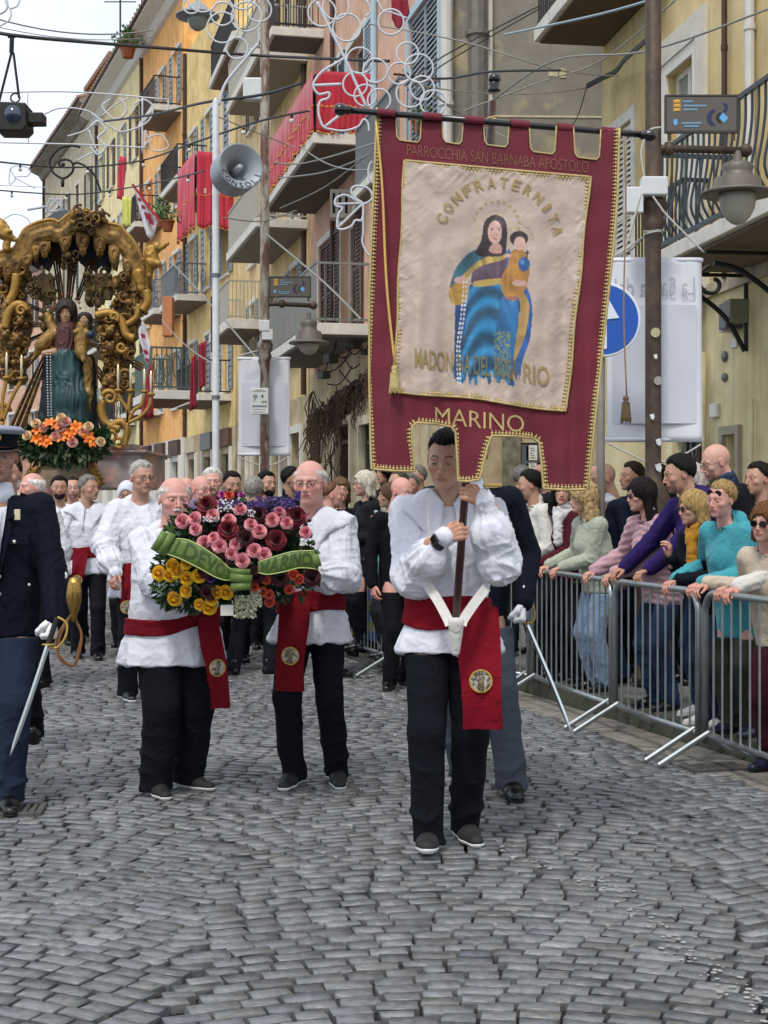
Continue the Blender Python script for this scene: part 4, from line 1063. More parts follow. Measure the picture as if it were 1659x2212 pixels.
    aw = np.array([*arms[-1], *arms[1], Sc, Hc]); lo = aw.min(0)-.16-puff; hi = aw.max(0)+.16+puff; lo[2] = min(hem-.03, lo[2]); lo[0] = min(lo[0], -hemr-.09); hi[0] = max(hi[0], hemr+.09); lo[1] = min(lo[1], -.22-fat); hi[1] = max(hi[1], .24)
    fcut = (lambda p: smax(ft(p), -vcut(p), .004)) if inner else ft
    v, qd = snet(fcut, lo, hi, vt); N = vnormals(v, qd)
    am = folds if folds is not None else {'robe': .021, 'suit': .007, 'coat': .009, 'jacket': .010, 'puffer': .004, 'shirt': .011}[top]
    sd_ = np.array([pos[0]*7, pos[1]*3, 0])
    outer = np.clip((np.abs(v[:, 0])-.14)/.06, 0, 1); wp = v+.03*(vnoise(v*9+sd_)[:, None]-.5)*2
    fv = ridged(wp*np.array([11, 11, 1.7])+sd_)**2.2
    sg_ = []
    for sx in (-1, 1):
        for (a_, b_, w0) in ((arms[sx][0], arms[sx][1], 0), (arms[sx][1], arms[sx][2], 1)):
            ab = b_-a_; L_ = np.linalg.norm(ab); ab = ab/L_; t_ = (v-a_)@ab; pr_ = v-a_-t_[:, None]*ab; dd = np.linalg.norm(pr_, axis=1)+np.maximum(0, -t_)+np.maximum(0, t_-L_)
            r1 = nrm(np.cross(ab, (0.1, .2, 1))); r2 = np.cross(ab, r1); ph = np.arctan2(pr_@r1, pr_@r2); el_ = t_ if w0 else L_-t_
            lon = ridged(np.stack([np.cos(ph)*2.3+sx*7, np.sin(ph)*2.3+w0*5, t_*3.2+1.5*vnoise(v*6)], 1))**2.2
            crs = ridged(np.stack([np.cos(ph)*.9+sx*3, np.sin(ph)*.9, t_*17+2.2*vnoise(v*5+sx)], 1))**2.5
            k_ = np.clip(1-el_/.15, 0, 1); sg_.append((dd, lon*(1-k_)+crs*k_))
    DD = np.stack([x[0] for x in sg_]); SV = np.stack([x[1] for x in sg_]); bi = DD.argmin(0); fs_ = SV[bi, np.arange(len(v))]
    near_arm = np.clip(1.6-DD.min(0)/(ra+puff+.03), 0, 1)*np.clip((np.abs(v[:, 0])-.06)/.08, 0, 1)
    fo = fv*(1-near_arm)+fs_*near_arm; fo = fo+.24*ridged((v+.03*vnoise(v*9)[:, None])*np.array([21, 21, 12])+sd_)**4+.2*ridged((v[:, [0, 2, 1]]+.03*vnoise(v*7)[:, None])*np.array([13, 24, 13])+sd_)**4
    disp = (fo-.40)*am
    if sash: cin = np.exp(-((v[:, 2]-sash.get('z', 1.0)-.1*v[:, 0])/.075)**2)*(1-outer*0); ins = np.sqrt((v[:, 0]*.8)**2+v[:, 1]**2) < rt+fat+.06; disp = disp*(1-cin*ins*.9)-.006*cin*ins
    if top == 'puffer': disp = disp+.011*np.abs(np.sin((v[:, 2]+.25*np.abs(v[:, 0]))*math.pi/.05))
    v = v+N*disp[:, None]
    if top == 'robe' and hem < .9:  # wavy flared hem
        hb = np.clip((.93-v[:, 2])/.2, 0, 1); ang = np.arctan2(v[:, 1], v[:, 0]); v[:, :2] *= (1+hb*.05*np.sin(ang*9+pos[0]*5))[:, None]
    tname = {'robe': 'tunic', 'suit': 'jacket', 'coat': 'coat', 'jacket': 'jacket', 'puffer': 'padded_jacket', 'shirt': 'shirt'}[top]
    link(tname, np_mesh(tname, v, qd, fabric(tcol)), T)
    if inner:
        v, qd = snet(lambda p: np.maximum(ft(p, -.013, False), -(p[..., 2]-1.0)), lo, hi, vt*1.2); link('shirt', np_mesh('shirt', v, qd, fabric(inner)), T)
        cl = lambda p: np.maximum(smax(sd_cap(p, Sc+A @ np.array([0, .0, .03]), Sc+A @ np.array([0, -.004, .072]), .072, .060), ((p-Sc) @ A)[..., 2]-.085, .004), -1.)
        v, qd = snet(cl, Sc-.12, Sc+.16, .006); link('collar', np_mesh('collar', v, qd, fabric(inner)), T)
    if sash:
        z0, wd, tilt = sash.get('z', 1.0), sash.get('w', .11), sash.get('tilt', .1)
        fsash = lambda p: np.maximum(ft(p, .012, False), np.abs(p[..., 2]-z0-tilt*p[..., 0]-.012*np.sin(p[..., 0]*14))-wd/2)
        v, qd = snet(fsash, (-.33-fat, -.3-fat, z0-.16), (.33+fat, .3, z0+.16), min(vt, .009)); N = vnormals(v, qd); v = v+N*((ridged(v*np.array([6, 6, 42]))-.5)*.006)[:, None]
        link('sash', np_mesh('sash', v, qd, fabric(sash.get('col', '#6d0d1a'), var=.1)), T)
        if sash.get('tail'):
            x0, L_, w_, bend = sash['tail']; mb = MB(); n = 18; yf = -(hemr+.03)/1.22-fat*.4
            for side, oo in ((0, 0.), (1, .009)):
                vs = []
                for i in range(n+1):
                    t_ = i/n; z = z0-t_*L_+.03; yy = (-(rt+fat)/1.25-.045)*(1-min(1, t_*2))+yf*min(1, t_*2)-.004-oo+.012*math.sin(t_*7)*t_
                    for k in range(7): xx = x0+(k/6-.5)*w_*(1+.06*math.sin(t_*6))+bend*t_**1.5; vs.append((xx, yy+.007*math.sin(k*1.4+t_*5), z-abs(k-3)*.002*bend*10))
                mb.add(vs, [(i*7+k, i*7+k+1, (i+1)*7+k+1, (i+1)*7+k) if side else (i*7+k, (i+1)*7+k, (i+1)*7+k+1, i*7+k+1) for i in range(n) for k in range(6)])
            tl = mb.build('sash_tail', fabric(sash.get('col', '#6d0d1a'), var=.1), T, smooth=True, fix=False)
            mz = sash.get('med', .62); md = MB(); t_ = mz; z = z0-t_*L_+.03; xx = x0+bend*t_**1.5
            md.lathe([(.001, 0), (.044, 0), (.048, .002), (.048, .004), (.0, .006)], (xx, yf-.022, z), 28, M=Matrix.Rotation(R(90), 3, 'X'))
            medal = md.build('medallion', mat('embroidered_medallion', '#b9ae9c', .6, col2='#5b4a44', cscale=55, thr=.5, soft=.05, metal=.1), tl, smooth=False)
            md = MB(); md.tube([(xx+.045*math.cos(w), yf-.0265, z+.045*math.sin(w)) for w in np.linspace(0, 6.28, 25)[:-1]], .004, 5, closed=True); md.build('medallion_rim', M_gold, medal)
            md = MB(); md.lathe([(.006, .03), (.010, .012), (.013, -.03), (.001, -.032)], (xx, yf-.028, z-.004), 10); md.ball((xx, yf-.029, z+.032), .006, 6); md.ball((xx+.009, yf-.03, z+.016), .006, 6)
            md.build('embroidered_figure', mat('thread_blue', '#2f4258', .7, col2='#a58b5a', cscale=80), medal, smooth=True)
            if sash.get('fold'): md = MB(); md.box((xx, yf-.016, z-.062), (w_*.96, .006, .012)); md.build('sash_fold', fabric(sash.get('col', '#6d0d1a'), var=.1), tl)
    if collar == 'cape':
        na, nr_ = 44, 8; vs = []
        for i in range(na+1):
            th = R(14+(346-14)*i/na); a_ = min(th, 2*math.pi-th)   # angle from the front
            tip = math.exp(-((a_-1.15)/.42)**2); ro = .135+.085*tip+.012*math.sin(th*7+pos[0]); fr_ = math.exp(-(a_/.65)**2)
            for k in range(nr_+1):
                t_ = k/nr_; r_ = .074*(1-t_)+ro*t_; zc = .062*(1-t_)**1.6*(1-.55*fr_)+.030*math.sin(t_*math.pi)*(1-.5*t_)-t_*t_*(.045+.20*fr_-.0*tip)+.022*tip*t_*t_-.05*fr_*(1-t_)
                vs.append(Sc+A @ np.array([r_*math.sin(th)*1.05, -r_*math.cos(th)*.78-.035*fr_*t_, zc+.012+.004*math.sin(th*11)*t_]))
        mb = MB(); mb.add(vs, [(i*(nr_+1)+k, i*(nr_+1)+k+1, (i+1)*(nr_+1)+k+1, (i+1)*(nr_+1)+k) for i in range(na) for k in range(nr_)])
        o_ = mb.build('cape_collar', fabric(tcol), T, smooth=True, fix=False); md = o_.modifiers.new('thick', 'SOLIDIFY'); md.thickness = .005; md.offset = 1
    if legs:
        def fl(p):
            f = sd_cap(p, np.array([-.045, .0, .91]), np.array([.045, .0, .91]), .115+fat*.8, .115+fat*.8, (1, 1.12, 1))
            for sx in (-1, 1):
                hp, kn, an = legsd[sx][:3]; ae = an+np.array([0, .01, -.035]); f2 = smin(sd_cap(p, hp, kn, .100*trw+fat*.5, .074*trw+fat*.3), sd_cap(p, kn, ae, .074*trw+fat*.3, .066*trw+fat*.25), .02); f = smin(f, f2, .018)
            return np.maximum(f, p[..., 2]-(hem-.004))
        lw = np.array([x for sx in (-1, 1) for x in legsd[sx][:3]]); lo = lw.min(0)-.15-fat; hi = lw.max(0)+.15+fat; lo[2] = lw[:, 2].min()-.06; hi[2] = 1.06
        lo[0] = min(lo[0], -.22-fat); hi[0] = max(hi[0], .22+fat)
        v, qd = snet(fl, lo, hi, vt*1.15); N = vnormals(v, qd)
        lowz = np.clip((.45-v[:, 2])/.4, 0, 1); am2 = .006+.013*lowz
        v = v+N*((ridged((v+.02*vnoise(v*8)[:, None])*np.array([9, 9, 10])+sd_)**3-.4)*am2)[:, None]
        link('trousers', np_mesh('trousers', v, qd, fabric(bcol, .9)), T)
        for sx in (-1, 1):
            hp, kn, an, yaw, pit, fz = legsd[sx]; (uv, uq), (sv, sq) = shoe_geo(shoes)
            km = ('shoe', shoes, scol); 
            if km not in SHOEC: SHOEC[km] = (np_mesh('shoe', uv, uq, mat('shoe_'+scol.strip('#'), scol, .3 if shoes == 'dress' else .7, bump=.2, bscale=90)), np_mesh('sole', sv, sq, mat('sole_white', '#d9d8d4', .6) if shoes == 'sneaker' else mat('sole_dark', '#151413', .7)))
            so = link('shoe', SHOEC[km][0], T, loc=(an[0], an[1]+.0, fz), rot=(R(pit), 0, R(yaw)))
            link('sole', SHOEC[km][1], so)
            if shoes == 'sneaker' and q < 2:
                lc = MB()
                for k in range(4): yy = -.03-.018*k; zz = .088-.012*k; lc.tube(smoothpath([(-.022, yy, zz-.006), (0, yy-.006, zz+.005), (.022, yy, zz-.006)], 3), .0028, 4)
                for sg in (-1, 1): lc.tube(smoothpath([(0, -.022, .096), (sg*.018, -.03, .108), (sg*.03, -.015, .098), (sg*.008, -.02, .094)], 4), .0026, 4)
                lc.build('laces', M_ironL if scol != '#0c0c0d' else mat('lace_black', '#202020', .8), so)
    info = dict(T=T, Sc=Sc, A=A, Hd=Hd, HR=HR, toW=toW, arms=arms, ft=ft, hemr=hemr, vt=vt)
    for e in extras:
        if e in ('glasses', 'sunglasses', 'headglasses'):
            mb = MB(); mg = mat('spectacle_frame', '#1b1614', .3, .3); dz = .052 if e == 'headglasses' else 0; dy = .022 if e == 'headglasses' else 0; sz = 1.25 if e != 'glasses' else 1
            gls = MB()
            for s_ in (-1, 1):
                ring = [toW(np.array([s_*.032+.019*sz*math.cos(w), -.0985+dy+.35*(abs(s_*.032+.019*math.cos(w)))**2*8, .001+dz+.0155*sz*math.sin(w)])) for w in np.linspace(0, 6.28, 17)[:-1]]
                mb.tube(ring, .0016, 5, closed=True); mb.tube([toW(np.array([s_*.052, -.092+dy, .006+dz])), toW(np.array([s_*.079, -.05+dy, .006+dz])), toW(np.array([s_*.082, .01+dy, .004+dz]))], .0015, 4)
                gls.add(ring, [tuple(range(16))])
            mb.tube([toW(np.array([-.012, -.099+dy, .004+dz])), toW(np.array([.012, -.099+dy, .004+dz]))], .0016, 4)
            go = mb.build('glasses' if e == 'glasses' else 'sunglasses', mg, T)
            if e != 'glasses': gls.build('lens', mat('dark_lens', '#0b0c0f', .08, spec=.8), go)
        if e == 'moustache':
            f_ = lambda p: smin(sd_cap(np.abs(p)*np.array([1, 0, 0])+p*np.array([0, 1, 1]), (.002, -.101, -.0475), (.026, -.088, -.056), .0068, .0035), sd_ell(p, (0, -.100, -.047), (.008, .006, .005)), .004)
            v, qd = snet(f_, (-.05, -.125, -.08), (.05, -.06, -.03), .0028); N = vnormals(v, qd); v = v+N*((ridged(v*np.array([200, 90, 60]))-.5)*.003)[:, None]
            link('moustache', np_mesh('moustache', toW(v), qd, hairmat('#d8d3ca')), T)
        if e == 'beard':
            f_ = lambda p: smax(smin(sd_ell(p, (0, -.034, -.072), (.057, .057, .048)), sd_ell(p, (0, -.072, -.098), (.026, .022, .018)), .02), -smin(sd_ell(p, (0, -.1, -.058), (.025, .02, .012)), p[..., 2]*-1-.045, .01), .006)
            v, qd = snet(f_, (-.08, -.12, -.14), (.08, .03, -.02), .005); N = vnormals(v, qd); v = v+N*((ridged(v*np.array([120, 120, 60]))-.5)*.004)[:, None]
            link('beard', np_mesh('beard', toW(v), qd, hairmat(hcol)), T)
        if e == 'scarf' or (isinstance(e, tuple) and e[0] == 'scarf'):
            cl_ = e[1] if isinstance(e, tuple) else '#dcdad6'; f_ = lambda p: smax(sd_cap(p, Sc+A @ np.array([0, -.01, .03]), Sc+A @ np.array([0, -.01, .06]), .098, .088), -sd_cap(p, Sc+A @ np.array([0, -.03, .04]), Sc+A @ np.array([0, -.05, .3]), .052, .07), .01)
            g_ = lambda p: smin(f_(p), sd_cap(p, Sc+A @ np.array([.02, -.10, .0]), Sc+A @ np.array([.03, -.145, -.2]), .04, .045, None), .02)
            v, qd = snet(g_, Sc+np.array([-.16, -.24, -.28]), Sc+np.array([.18, .14, .16]), .009); N = vnormals(v, qd); v = v+N*((ridged(v*np.array([22, 22, 30]))-.5)*.018)[:, None]
            link('scarf', np_mesh('scarf', v, qd, fabric(cl_)), T)
        if e == 'hood':
            f_ = lambda p: smax(sd_ell(p, Sc+A @ np.array([0, .075, .015]), (.115, .075, .07)), -sd_cap(p, Sc+A @ np.array([0, -.02, .0]), Sc+A @ np.array([0, -.02, .3]), .078, .09), .01)
            v, qd = snet(f_, Sc+np.array([-.16, -.1, -.14]), Sc+np.array([.16, .2, .14]), .009); N = vnormals(v, qd); v = v+N*((ridged(v*np.array([14, 14, 26]))-.5)*.02)[:, None]
            link('hood', np_mesh('hood', v, qd, fabric(tcol)), T)
        if e == 'hoodup':
            f_ = lambda p: smax(sd_ell(p, (0, .03, .01), (.108, .125, .135)), -sd_ell(p, (0, -.12, -.02), (.075, .15, .10)), .01)
            v, qd = snet(f_, (-.14, -.14, -.17), (.14, .18, .17), .008); link('hood', np_mesh('hood', toW(v), qd, fabric(tcol)), T)
        if e == 'tie':
            mb = MB(); y_ = -(rt+fat*.6)/1.3-.018
            mb.tube([up(0, y_+.03, 1.45), up(0, y_, 1.38), up(0, y_-.02, 1.22), up(0, y_-.02, 1.06)], [.014, .018, .026, .03], 6, flat=.25); mb.build('tie', fabric('#0d0e12'), T, smooth=True)
        if e == 'lapels':
            for s_ in (-1, 1):
                mb = MB(); pts = [(.062, 1.44), (.085, 1.36), (.055, 1.345), (.075, 1.315), (.012, 1.05), (.002, 1.06), (.045, 1.36), (.050, 1.44)]
                vs = []; k_ = len(pts)
                for dd in (0, .008):
                    for (x_, z_) in pts:
                        base = -.118-.028*math.exp(-((z_-1.2)/.15)**2)-fat*.6; xx = x_*s_; y_ = base+(xx*xx)*2.2
                        if z_ > 1.33: y_ += (z_-1.33)*.55
                        vs.append(up(xx, y_-.012-dd, z_))
                mb.add(vs, [tuple(range(k_)), tuple(range(2*k_-1, k_-1, -1))]+[(i, (i+1) % k_, k_+(i+1) % k_, k_+i) for i in range(k_)]); mb.build('lapel', fabric(tcol), T)
    return info
# ------------------------------------------------------------------ people: the procession
def V3(u, v, d): return tuple(P(u, v, d))
WHITE = '#d6d6de'; RED = '#7b0f1c'; BLK = '#0f1118'
NAVY = '#10141f'
WP = V3(1003, 1062, 6.22)
pole_top = Vector(P(1068, 165, 6.30)); pole_bot = Vector(P(985, 1338, 6.14))
def on_pole(v):
    t = (CAMH+(1091-v)*6.19/3240-pole_bot.z)/(pole_top.z-pole_bot.z); return tuple(pole_bot.lerp(pole_top, t))
pd = (pole_top-pole_bot).normalized()
young = person(((968-829.5)*6.45/3240, 6.45), 1.765, rz=0, q=0,
    label='young man in white tunic and red sash holding up the pole of the banner',
    hands={1: dict(grip=on_pole(1066), wd=(-.75, -.42, .5), wt=tuple(pd), pose='grip', pole=(.30, .5, -1)),
           -1: dict(grip=on_pole(1150), wd=(.85, -.35, .35), wt=tuple(pd), pose='grip', pole=(-.34, .5, -1))},
    feet={-1: (-.09, -.16, .0, -4, -9), 1: (.075, .06, 0, 12, 0)}, head=(-17, 14, 3), skin='olive', kind='man', hair='quiff', hcol='#14100e', brow='#15100d',
    top='robe', tcol=WHITE, hem=.815, puff=.027, collar='cape', bcol=BLK, shoes='sneaker', scol='#1d1c1b', eyes=(-.003, .45), trw=1.05,
    sash=dict(z=.985, w=.135, tilt=-.10, col='#780e1d', tail=(.115, .50, .17, .02), med=.60, fold=True))
# smart watch
e_, w_ = young['arms'][-1][1], young['arms'][-1][2]; dv = nrm(w_-e_); c_ = w_-dv*.018
mb = MB(); mb.tube([Vector(c_-dv*.014), Vector(c_+dv*.014)], [.042, .041], 14); mb.build('wrist_watch', mat('watch_strap', '#101011', .5), young['T'], smooth=True)
mb = MB(); nn_ = nrm(np.cross(dv, (0, 0, 1))); nn_ = nn_ if nn_[1] < 0 else -nn_; nn_ = nrm(nn_+np.array([0, -.6, .2])); ax = nrm(np.cross(nn_, dv)); Mx = Matrix((Vector(ax), Vector(dv), Vector(nn_))).transposed()
mb.box(Vector(c_+nn_*.043), (.036, .042, .014), M=Mx); mb.build('watch_case', mat('watch_face', '#050506', .1, spec=.8), young['T'], bevel=.004)
# white harness of the banner socket
def strap(T, pts, w, m, name, th=.004, nrmv=(0, -1, 0)):
    mb = MB(); pts = smoothpath(pts, 5); n = len(pts); vs = []
    for i, p in enumerate(pts):
        t = (pts[min(i+1, n-1)]-pts[max(i-1, 0)]).normalized(); a = t.cross(Vector(nrmv)).normalized()*w/2; o_ = Vector(nrmv)*th
        vs += [p-a, p+a, p+a+o_, p-a+o_]
    mb.add(vs, [(4*i+k, 4*i+(k+1) % 4, 4*(i+1)+(k+1) % 4, 4*(i+1)+k) for i in range(n-1) for k in range(4)]+[(0, 3, 2, 1), (4*n-4, 4*n-3, 4*n-2, 4*n-1)])
    return mb.build(name, m, T, smooth=False)
Mstrap = fabric('#cfcac2')
def yl(u, v, d): return Vector((Matrix.Rotation(0, 4, 'Z') @ Vector(((P(u, v, d)-Vector(young['T'].location))/young['T'].scale[0]).to_4d())).to_3d())
ST = young['T']
strap(ST, [yl(922, 1262, 6.27), yl(945, 1296, 6.20), yl(966, 1335, 6.14), yl(972, 1350, 6.12)], .040, Mstrap, 'harness_strap')
strap(ST, [yl(1052, 1268, 6.25), yl(1030, 1296, 6.19), yl(1003, 1335, 6.14), yl(997, 1350, 6.12)], .040, Mstrap, 'harness_strap')
strap(ST, [yl(926, 1080, 6.30), yl(925, 1130, 6.26), yl(930, 1175, 6.24), yl(934, 1215, 6.22)], .006, fabric('#c9b9b4'), 'cord')
f_ = lambda p: smax(sd_cap(p, yl(985, 1345, 6.13), yl(984, 1408, 6.15), .034, .018, (1, 1.1, 1)), p[..., 2]-yl(985, 1335, 6.1).z, .004)
v_, q_ = snet(f_, np.array(yl(985, 1380, 6.14))-.1, np.array(yl(985, 1380, 6.14))+.12, .006); link('pole_socket', np_mesh('pole_socket', v_, q_, Mstrap), ST)

wl_pos = ((374-829.5)*7.62/3240, 7.62)
flowerL = person(wl_pos, 1.585, rz=28, q=0, label='stout elderly man with white moustache and white tunic holding the flowers at their left end',
    hands={1: dict(w=V3(452, 1262, 7.3), wd=(.9, -.3, .15), wt=(0, -.4, 1), pose='cup', pole=(.35, .5, -1)), -1: dict(w=V3(402, 1290, 7.25), wd=(.9, -.35, .1), wt=(0, -.3, 1), pose='cup', pole=(-.35, .5, -1))},
    feet={-1: (-.13, -.08, 0, -2, 0), 1: (.10, .04, 0, 26, 0)}, head=(-6, 5, 0), skin='pink', kind='old', hair='fringe', hcol='#cfc8be', brow='#a89c90', old=True,
    top='robe', tcol=WHITE, hem=.72, puff=.034, fat=.065, bcol=BLK, shoes='sneaker', scol='#191817', extras=('moustache', 'hood'), trw=1.12,
    sash=dict(z=.955, w=.085, tilt=.12, tail=(.12, .50, .12, .05), med=.55, fold=True), shw=1.02)
flowerR = person(((672-829.5)*7.78/3240, 7.78), 1.675, rz=-12, q=0, label='elderly man with round glasses and white tunic behind the right end of the flowers',
    hands={-1: dict(w=V3(590, 1262, 7.5), wd=(-.8, -.4, .1), wt=(0, -.3, 1), pose='cup', pole=(-.35, .5, -1)), 1: dict(w=V3(684, 1240, 7.45), wd=(-.85, -.4, .1), wt=(0, -.2, 1), pose='cup', pole=(.35, .5, -1))},
    feet={-1: (-.09, -.04, 0, -3, 0), 1: (.12, .10, 0, 18, 4)}, head=(0, 5, 0), skin='pink', kind='old', hair='fringe', hcol='#c9c2b8', brow='#9c9086', old=True,
    top='robe', tcol=WHITE, hem=.78, puff=.027, collar='cape', bcol=BLK, shoes='sneaker', scol='#151515', extras=('glasses',),
    sash=dict(z=1.0, w=.12, tilt=.03, tail=(-.04, .50, .16, -.02), med=.62, fold=True))
# officer with cap and sabre on the left edge
offp = ((-2-829.5)*7.25/3240, 7.25)
officer = person(offp, 1.80, rz=8, q=0, label='officer with peaked cap and white gloves carrying a bare sabre at the left edge',
    hands={1: dict(w=V3(118, 1350, 7.1), wd=(-.1, -.25, -1), wt=(-.3, -1, .2), pose='fist', pole=(.6, 1, 0)), 'glove': 2},
    feet={-1: (-.10, .10, 0, -5, 0), 1: (.06, -.12, 0, 6, 0)}, head=(4, 4, 0), skin='dark', kind='man', hair='short', hcol='#1a1512',
    top='suit', tcol='#0d1120', hem=.80, bcol='#212b3b', shoes='dress', inner='#dfe2ea', extras=('tie', 'lapels'), sleeve=1.08, shw=1.1, fat=.02)
def cap(info):
    T, toW = info['T'], info['toW']; pf = lambda prof, sx=1., cz=0: None
    M_cap = fabric('#12151f'); M_top = fabric('#8f93a3')
    def ringv(prof, n=28, tilt=.12):
        vs = []
        for (rx, ry, z, dy) in prof:
            for k in range(n):
                w = 2*math.pi*k/n; y = ry*math.sin(w)+.012+dy; vs.append(tuple(toW(np.array([rx*math.cos(w), y, z+tilt*y*-.6]))))
        fs = [(i*n+k, i*n+(k+1) % n, (i+1)*n+(k+1) % n, (i+1)*n+k) for i in range(len(prof)-1) for k in range(n)]; return vs, fs
    mb = MB(); v, f = ringv([(.084, .103, .045, 0), (.086, .105, .085, 0), (.10, .118, .105, -.004)]); mb.add(v, f); c = mb.build('cap_band', M_cap, T, smooth=True)
    mb = MB(); v, f = ringv([(.10, .118, .105, -.004), (.122, .138, .118, -.008), (.124, .140, .126, -.008), (.10, .118, .142, -.004), (.05, .06, .148, 0), (.001, .001, .149, 0)]); mb.add(v, f); mb.build('cap_crown', M_top, T, smooth=True)
    vs = []; n = 14
    for i in range(n+1):
        w = math.pi+math.pi*(.08+.84*i/n)
        for (r, dz) in ((1.0, .048), (1.28, .030)): vs.append(tuple(toW(np.array([.086*r*math.cos(w)*(.98 if r > 1 else 1), .105*r*math.sin(w)*1.12+.012, dz-.0]))))
    mb = MB(); mb.add(vs, [(2*i, 2*i+1, 2*i+3, 2*i+2) for i in range(n)]); o_ = mb.build('cap_visor', mat('patent_black', '#050505', .12, spec=.8), T, smooth=True); o_.modifiers.new('t', 'SOLIDIFY').thickness = .003
    mb = MB(); mb.ball(toW(np.array([0, -.112, .094])), .017, 8, sc=(1, .4, 1.1)); mb.build('cap_badge', M_gold, T, smooth=True)
cap(officer)
T = officer['T']
def sword(name, u0, v0, d0, u1, v1, d1, label, hilt=True):
    a, b = P(u0, v0, d0), P(u1, v1, d1); E = empty(name, a, 0, label, 'sabre'); b = b-a; t = b.normalized(); n_ = 10
    mb = MB(); side = t.cross(Vector((0, 1, 0))).normalized(); vs = []
    for i in range(n_+1):
        k = i/n_; c = b*k+side*.003*math.sin(k*math.pi); w = .011*(1-.85*max(0, k-.85)/.15)
        vs += [c-side*w, c+Vector((0, -.003, 0)), c+side*w, c+Vector((0, .003, 0))]
    mb.add(vs, [(4*i+k, 4*i+(k+1) % 4, 4*(i+1)+(k+1) % 4, 4*(i+1)+k) for i in range(n_) for k in range(4)]+[(0, 3, 2, 1), (4*n_, 4*n_+1, 4*n_+2, 4*n_+3)]); mb.build('blade', mat('polished_steel', '#cfd6d4', .18, 1.0), E)
    if hilt:
        mb = MB(); mb.tube([-t*.13, -t*.0], .013, 8); mb.build('grip', mat('grip_black', '#111', .4) if False else M_lash, E)
        mb = MB(); mb.tube(smoothpath([-t*.135, -t*.12+side*.05, -t*.06+side*.065, t*.0+side*.045, t*.01], 5), .006, 6); mb.lathe([(.001, -.004), (.03, -.002), (.03, .002), (.001, .004)], (0, 0, 0), 14); mb.build('guard', M_gold, E, smooth=True)
    return E
sword('sabre', 104, 1392, 7.0, 22, 1632, 7.0, 'long bright sabre pointing down from the left officer\'s gloved hand')
sword('sabre', 1136, 1345, 7.55, 1234, 1582, 7.5, 'long bright sabre pointing down beside the barrier, held behind the banner bearer')
# insignia
mb = MB(); mb.box((.095, -.118, 1.365), (.028, .006, .05), rz=.15); mb.build('collar_badge', mat('badge_ivory', '#d6c9a6', .5), T, bevel=.003)
mb = MB(); 
for z in (1.30, ): mb.ball((.085, -.150, z-.06), .010, 7, sc=(1, .6, 1))
mb.ball((.15, -.125, 1.04), .009, 7); mb.ball((.02, -.165, 1.08), .010, 7); mb.ball((.02, -.165, 1.0), .010, 7); mb.build('button', mat('steel_button', '#c9c7c0', .3, .9), T, smooth=True, kind='stuff')
mb = MB(); mb.box((.10, -.147, 1.245), (.10, .006, .035)); mb.build('pocket_flap', fabric('#0d1120'), T, bevel=.003)
mb = MB(); mb.tube([(.10, 0, 1.462), (.205, 0, 1.425)], [.026, .03], 8, flat=.3); mb.build('shoulder_board', fabric('#0b0d18'), T)
# second officer hidden by the banner
officer2 = person(((1016-829.5)*7.6/3240, 7.62), 1.84, rz=-6, q=1, label='officer in dark blazer and grey-blue trousers walking half hidden behind the banner',
    hands={1: dict(w=V3(1130, 1300, 7.5), wd=(-.05, -.2, -1), wt=(-.2, -1, 0), pose='fist', pole=(.5, 1, 0)), 'glove': 1},
    feet={-1: (-.04, .22, 0, 0, 14), 1: (.20, -.12, 0, 10, 0)}, head=(0, 0, 0), skin='tan', hair='short', top='suit', tcol='#0e1220', hem=.80, bcol='#484d57', inner='#dfe2ea',
    extras=('tie',), sleeve=1.08, shw=1.08, fat=.01, trw=1.08)
mb = MB(); mb.box((.10, .005, 1.475), (.11, .05, .012)); mb.build('gold_epaulette', M_gold, officer2['T'], bevel=.003)
# man in dark dress uniform behind the left officer with a gilt helmet and cords
mus = person(((14-829.5)*8.75/3240, 8.75), 1.74, rz=5, q=1, label='man in dark uniform and black boots walking right behind the left officer',
    feet={-1: (-.1, .25, .08, 0, 35), 1: (.16, -.05, .07, 4, -24)}, skin='tan', top='suit', tcol='#0f1017', bcol='#151318', shoes='dress', hair='short',
    hands={1: dict(w=V3(150, 1310, 8.4), wd=(-.1, -.3, -1), wt=(0, -1, 0), pose='fist', pole=(.5, 1, 0)), 'glove': 1})
G = empty('brass_helmet', P(160, 1280, 8.3), 0, 'shiny gilt ceremonial helmet with knotted orange cords hanging at the officer\'s side', 'helmet')
Mbr = mat('polished_brass', '#b8924e', .3, .9, var=.25, vscale=20, bump=.4, bscale=60)
mb = MB(); mb.lathe([(.001, .105), (.03, .10), (.045, .06), (.052, 0), (.05, -.06), (.036, -.11), (.02, -.15), (.022, -.19), (.001, -.2)], (0, 0, 0), 20); mb.build('helmet_bowl', Mbr, G, smooth=True)
mb = MB()
for k in range(2): mb.tube(smoothpath([(-.02, 0, -.15), (-.11+.02*k, -.03, -.30), (-.09, -.04, -.42-.02*k), (0, -.03, -.49), (.03+.01*k, -.02, -.40), (.05, 0, -.28), (0, 0, -.17)], 5), .009, 6)
mb.build('knotted_cord', mat('orange_cord', '#7d5430', .8, var=.3, vscale=60), G); G.scale = (.82,)*3
